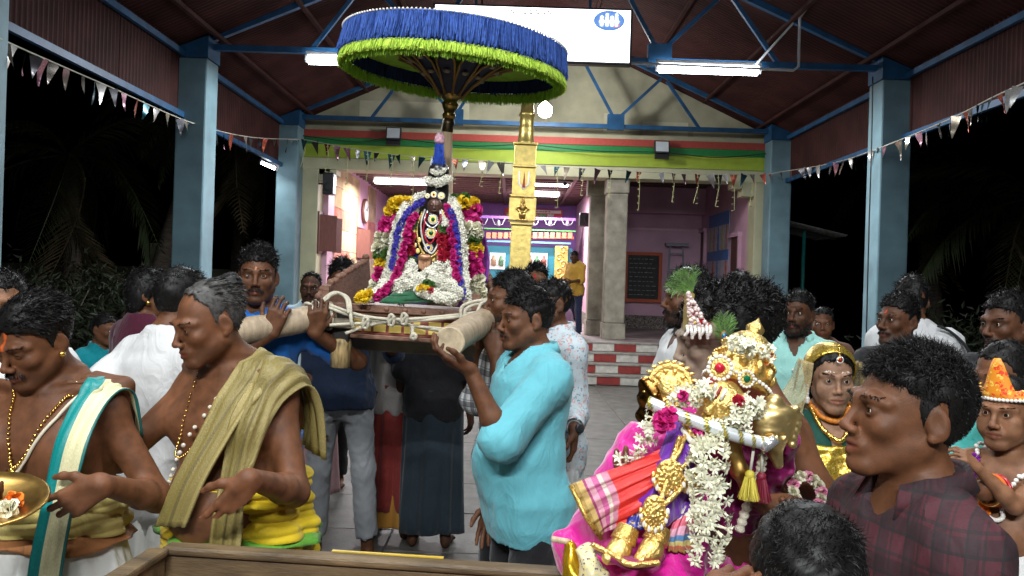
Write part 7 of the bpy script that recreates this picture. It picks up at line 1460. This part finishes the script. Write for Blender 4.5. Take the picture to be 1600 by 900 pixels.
# face, forehead mark, ears, neck
f = Field(); fc = ga(1128, 634, 1.545); fr_ = rot3(-38, -8, 22); q = lambda p: fc + fr_ @ np.array(p)
f.ell(fc, (.044, .042, .052), .01, 1, fr_)
for sd in (-1, 1): f.ell(q((sd * .018, -.042, .008)), (.010, .008, .007), .005, -1, fr_); f.ell(q((sd * .018, -.037, .008)), (.009, .007, .005), .002, 1, fr_); f.ell(q((sd * .045, 0, 0)), (.008, .012, .022), .006, 1, fr_)
f.rc(q((0, -.04, .008)), q((0, -.053, -.012)), .005, .009, .006); f.ell(q((0, -.040, -.028)), (.014, .009, .006), .005, 1, fr_); f.ell(q((0, -.036, -.042)), (.016, .012, .010), .01, 1, fr_); f.rc(fc, ga(1105, 668, 1.6), .032, .036, .02)
lo, hi = f.bounds(); G, ax = f.grid(lo, hi, .003); V, Q = nets(G, ax); link('face', mesh('face', V, Q, M_G2), gi)
for sd in (-1, 1): MB().tube([q((sd * .010, -.046, .016)), q((sd * .011, -.044, .040))], .0032, 6).build('white_mark', M_WHITEP, gi, True)
MB().tube([q((0, -.047, .015)), q((0, -.045, .040))], .0032, 6).build('red_mark', M_STEPR, gi, True)
# disc and conch
def emblem(name, c, Rm, nrm):
    Mr = Vector(nrm).to_track_quat('Z', 'Y').to_matrix().to_4x4(); b = MB().lathe([(Rm, -.006), (Rm, .004), (Rm * .86, .007), (Rm * .8, .003), (Rm * .5, .004), (Rm * .45, .009), (Rm * .15, .010)], 36, (0, 0, 0), 0, Mr); ob = b.build(name, M_G2, gi, True, loc=c)
    for i in range(10): a = i * .6283; link('stud', mesh('stud', BALL[0] * Rm * .11, BALL[1], M_G2), ob, loc=Mr.to_3x3() @ Vector((Rm * .65 * math.cos(a), Rm * .65 * math.sin(a), .006)))
    for i in range(22): a = i * .2856; link('flame', mesh('flame', BALL[0] * np.array([Rm * .16, Rm * .16, Rm * .08]), BALL[1], M_G2), ob, loc=Mr.to_3x3() @ Vector((Rm * 1.06 * math.cos(a), Rm * 1.06 * math.sin(a), 0)))
    return ob
emblem('disc', g_(1047, 603, 1.60), .047, (-.25, -1, .15))
f = Field(); cc = ga(1206, 662, 1.55); 
for i in range(7): a = i * .9; f.ell(cc + np.array([-.004 + .010 * math.cos(a) * (1 - i / 9), -.004 * i, .022 - .007 * i + .01 * math.sin(a)]), np.array((.040, .030, .016)) * (1 - .09 * i), .006)
f.ell(cc, (.042, .030, .045), .015); f.rc(cc + (0, 0, -.03), cc + (.014, -.004, -.078), .022, .010, .02); f.ell(cc + (0, -.01, .046), (.018, .015, .014), .01)
for i in range(6): f.ell(cc + np.array([.046 + .004 * math.sin(i), 0, .03 - i * .014]), (.010, .010, .008), .006)
for sd in (-1, 1): f.ell(cc + np.array([sd * .018, -.026, .012]), (.008, .006, .008), .004, 1); f.ell(cc + np.array([sd * .012, -.030, -.018]), (.010, .006, .006), .004, -1)
lo, hi = f.bounds(); G, ax = f.grid(lo, hi, .003); V, Q = nets(G, ax); link('conch', mesh('conch', V, Q, mat('matt_gold', (.78, .58, .24), .36, metal=.9, var=.12, scale=40)), gi)
blob('bracket_ornament', [(ga(1012, 600, 1.62), ga(1022, 618, 1.6), .018, .012), (ga(1008, 624, 1.62), ga(1030, 636, 1.6), .014, .016), (ga(1010, 650, 1.62), ga(1018, 662, 1.6), .018, .010)], mat('dark_bronze', (.16, .075, .02), .25, metal=1., var=.3), .004, .003, 90, k=.01)
# spiral striped rod
P = spline([ga(1012, 628, 1.53), ga(1090, 660, 1.50), ga(1160, 684, 1.49), ga(1202, 694, 1.49)], 90); V, F = tube_arrays(P, .0125, 16); cols = np.zeros((len(V), 3)); i = np.repeat(np.arange(90), 16); k_ = np.tile(np.arange(16), 90); ph = (i / 90 * 8 + k_ / 16) % 1; cols[:] = (.66, .69, .70); cols[ph < .30] = (.10, .13, .02); cols[(ph > .08) & (ph < .20)] = (.50, .36, .06)
rod = thing('striped_rod', 'silver rod wound with a green and gold spiral across the golden idol\'s chest', 'rod', tuple(go)); mr = mat('foil_rod', (.6, .6, .6), .28, metal=.35, var=.05, attr=True); link('rod', mesh('rod', V, F, mr, True, cols=cols), rod); MB().tube([g_(1196, 688, 1.49), g_(1206, 700, 1.485)], .019, 16).build('silver_collar', mat('silver', (.75, .76, .78), .25, metal=.8), rod, True)
# gold forearm and hand, cords and tassels
blob('gold_arm', [(ga(1140, 690, 1.54), ga(1156, 735, 1.53), .020, .017), (ga(1156, 735, 1.53), ga(1168, 765, 1.54), .017, .013), (ga(1140, 690, 1.54), ga(1150, 660, 1.53), .016, .012), (ga(1150, 660, 1.53), ga(1156, 645, 1.52), .007), (ga(1146, 660, 1.53), ga(1148, 642, 1.52), .007), (ga(1156, 662, 1.53), ga(1162, 650, 1.52), .006)], M_BRASS, .0035, .001, 60, k=.012)
def tassel(name, c, L_, m, sd):
    r_ = np.random.default_rng(sd); n = 260; a = r_.uniform(0, 6.28, n); rr = r_.uniform(0, .008, n); rt = np.array(c) + np.stack([np.cos(a) * rr, np.sin(a) * rr, np.zeros(n)], 1); V, Q = ribbons(rt, np.stack([np.cos(a) * .28, np.sin(a) * .28, -np.ones(n)], 1), L_, .0024, .03, 3, (0, 0, -.1), r_); B_, Bf = BALL; o_ = link(name, mesh(name, np.concatenate([V, B_ * .010 + np.array(c)]), np.concatenate([Q, Bf + len(V)]), m), gi); return o_
tassel('yellow_tassel', g_(1172, 742, 1.50), .048, mat('yellow_thread', (.55, .45, .05), .6), 1); tassel('maroon_tassel', g_(1190, 745, 1.51), .048, mat('maroon_thread', (.16, .004, .02), .6), 2)
for a_, b_, m_ in (((1172, 742, 1.5), (1178, 700, 1.5), M_STR), ((1190, 745, 1.51), (1192, 700, 1.5), M_STR)): MB().tube([g_(*a_), g_(*b_)], .003, 6).build('tassel_cord', m_, gi, True)
V, F = tube_arrays(spline([ga(1192, 712, 1.53), ga(1186, 745, 1.54), ga(1168, 790, 1.55), ga(1155, 830, 1.56)], 40), [.009 + .002 * math.sin(i * 1.7) for i in range(40)], 9); link('white_cord', mesh('white_cord', V, F, M_ROPE), gi)
# jewellery chains
def chain(pix, n, r_, m, name='gold_necklace'):
    P = spline([ga(*p) for p in pix], 160); V, F = scatter(BALL[0], BALL[1], P[np.linspace(0, 159, n).astype(int)], rand_rots(n), np.full(n, r_)); return link(name, mesh(name, V, F, m), gi)
chain([(1062, 684, 1.51), (1050, 720, 1.475), (1040, 760, 1.455), (1030, 790, 1.445)], 46, .0055, M_G2); chain([(1098, 720, 1.51), (1075, 750, 1.475), (1052, 775, 1.455), (1030, 795, 1.445)], 46, .0055, M_G2); chain([(1070, 682, 1.51), (1062, 705, 1.485), (1046, 728, 1.47)], 26, .0045, M_G2); chain([(1088, 690, 1.51), (1080, 715, 1.485), (1062, 735, 1.465)], 26, .0045, M_G2); chain([(1068, 672, 1.53), (1082, 690, 1.505), (1104, 690, 1.52)], 26, .006, M_PEARL, 'pearl_necklace'); chain([(1070, 664, 1.53), (1084, 680, 1.51), (1104, 680, 1.52)], 24, .005, M_G2)
def pendant(c, w_, h_, sd):
    r_ = np.random.default_rng(sd); f = Field(); c = np.array(c); f.ell(c, (w_, .010, h_), .01)
    for i in range(40): a = i * 2.4; rr = math.sqrt(i / 40); f.ell(c + np.array([w_ * rr * math.cos(a), -.009 + .004 * rr, h_ * rr * math.sin(a)]), (w_ * .11, .007, w_ * .11), .002)
    lo, hi = f.bounds(); G, ax = f.grid(lo, hi, .0028); V, Q = nets(G, ax); o_ = link('pendant', mesh('pendant', V, Q, M_G2), gi); 
    for i in range(14): a = math.pi + math.pi * i / 13; link('drop', mesh('drop', BALL[0] * np.array([.0042, .0042, .007]), BALL[1], M_PEARL if i % 2 else M_G2), o_, loc=c + np.array([w_ * 1.12 * math.cos(a), -.004, h_ * 1.15 * math.sin(a)]))
pendant(ga(1046, 742, 1.465), .027, .030, 1); pendant(ga(1022, 798, 1.445), .022, .030, 2); pendant(ga(1082, 752, 1.48), .022, .016, 3)
# small things at the foot
V, F = tube_arrays(spline([ga(862, 842, 1.50), ga(890, 847, 1.50)], 6), .006, 8); link('wooden_handle', mesh('wooden_handle', V, F, M_POLE), gi)
blob('gilt_cloth', [(ga(893, 855, 1.50), ga(897, 900, 1.48), .014, .022)], mat('yellow_gold_foil', (.62, .36, .02), .25, metal=.8, var=.3), .004, .003, 70, k=.01); blob('cream_brocade', [(ga(915, 860, 1.48), ga(930, 900, 1.46), .018, .026)], print_mat('cream_brocade', (.50, .45, .28), [(.62, .50, .16), (.10, .07, .08)], 90., .5), .004, .004, 70, k=.01)
# garlands of the second idol
gg = thing('flower_garland', 'thick cream tuberose garland hanging down the right side of the golden idol', 'garland', at(1105, 760, 1.5), 0, 'garlands on the golden idol')
r_ = np.random.default_rng(9); tu = mesh('tuberose', TUB[0], TUB[1], M_TUBR, True); P = spline([at(1112, 678, 1.50), at(1108, 700, 1.475), at(1106, 735, 1.455), at(1112, 775, 1.45), at(1108, 820, 1.45), at(1098, 872, 1.45)], 118)
for i, q in enumerate(P):
    rad = .012 + .018 * min(1, i / 30); a = r_.uniform(0, 6.283); off = Vector((math.cos(a) * rad, -abs(math.sin(a)) * rad * .8, r_.uniform(-.006, .006))); z = (off.normalized() + Vector(r_.normal(size=3) * .25) + Vector((0, -.2, -.35))).normalized(); o_ = link('tuberose', tu, gg, loc=Vector(q) - gg.location + off, scale=(r_.uniform(.0125, .017),) * 3); o_.rotation_euler = z.to_track_quat('Z', 'Y').to_euler()
poms(gg, [at(1120, 700, 1.49), at(1126, 706, 1.5)], 'magenta', .013, 3, 70)
gg = thing('flower_garland', 'cream flower garland round the neck and left side of the golden idol', 'garland', at(1030, 660, 1.5), 0, 'garlands on the golden idol')
for pts, n, rad in (([at(1050, 630, 1.52), at(1020, 660, 1.53), at(1000, 690, 1.54), at(976, 716, 1.55)], 34, .018), ([at(1062, 620, 1.53), at(1085, 616, 1.52), at(1106, 612, 1.52)], 34, .020), ([at(1150, 652, 1.51), at(1160, 642, 1.50), at(1175, 632, 1.52), at(1194, 636, 1.54)], 40, .022), ([at(1120, 672, 1.505), at(1140, 665, 1.50), at(1165, 660, 1.5)], 18, .014)):
    P = spline(pts, n)
    for q in P: off = r_.normal(size=3); off = off / np.linalg.norm(off) * rad * r_.uniform(.4, 1); off[1] = -abs(off[1]); o_ = link('tuberose', tu, gg, loc=Vector(q) - gg.location + Vector(off), scale=(r_.uniform(.012, .016),) * 3); o_.rotation_euler = (Vector(off) + Vector(r_.normal(size=3) * .006)).to_track_quat('Z', 'Y').to_euler()
poms(gg, [at(1034, 655, 1.50), at(1044, 664, 1.49), at(1040, 650, 1.50), at(1032, 668, 1.50)], 'magenta', .016, 6, 71); poms(gg, [at(1158, 628, 1.49), at(1150, 626, 1.49)], 'red', .011, 2, 72); poms(gg, [at(1094, 672, 1.5), at(1098, 684, 1.5), at(1064, 618, 1.5)], 'magenta', .010, 3, 73)

# ------------------------------------------------------------------ wooden tray table in front
TD = 1.80
a, b = at(236, 856, TD), at(892, 888, TD); zt = .995
tt = thing('tray_table', 'low walled brown wooden tray table along the bottom edge of the picture', 'table', ((a.x + b.x) / 2, 1.45, 0), R(-5)); x0, x1 = a.x - tt.location.x, b.x - tt.location.x; M_TRAY = mat('worn_tray_wood', (.11, .072, .034), .55, var=.45, scale=6, stretch=(1, 5, 5), bump=.25, bscale=40); M_TRAYB = mat('tray_floor', (.26, .16, .09), .6, var=.6, scale=9); M_BRT = mat('yellow_edge_strip', (.50, .34, .04), .45, var=.4, scale=6)
box('tray_floor', (x0 + .012, -.45, zt - .10), (x1, .33, zt - .085), M_TRAYB, tt)
box('back_board', (x0 - .022, .3305, zt - .12), (x1, .352, zt), M_TRAY, tt, .006); box('top_rail', (x0 - .01, .318, zt + .001), (x1 + .01, .362, zt + .02), M_TRAY, tt, .006); box('yellow_strip', (x0 + .38, .3525, zt + .0205), (x0 + .64, .361, zt + .0235), M_BRT, tt)
sb = box('side_board', (x0 - .024, -.45, zt - .12), (x0 - .002, .329, zt), M_TRAY, tt, .006); sr = box('side_rail', (x0 - .036, -.45, zt + .001), (x0 + .010, .317, zt + .02), M_TRAY, tt, .006)
for x in (x0 + .02, x1 - .06):
    for y in (-.42, .27): box('leg', (x, y, 0), (x + .05, y + .05, zt - .101), M_TRAY, tt, .004)
rr = np.random.default_rng(6); V, F = scatter(BALL[0] * np.array([1, 1, .4]), BALL[1], np.stack([rr.uniform(x0 + .05, x0 + .35, 40), rr.uniform(.05, .3, 40), np.full(40, zt - .083)], 1), rand_rots(40), rr.uniform(.003, .008, 40)); link('red_powder', mesh('red_powder', V, F, mat('kumkum', (.35, .02, .02), .9)), tt, kind='stuff')
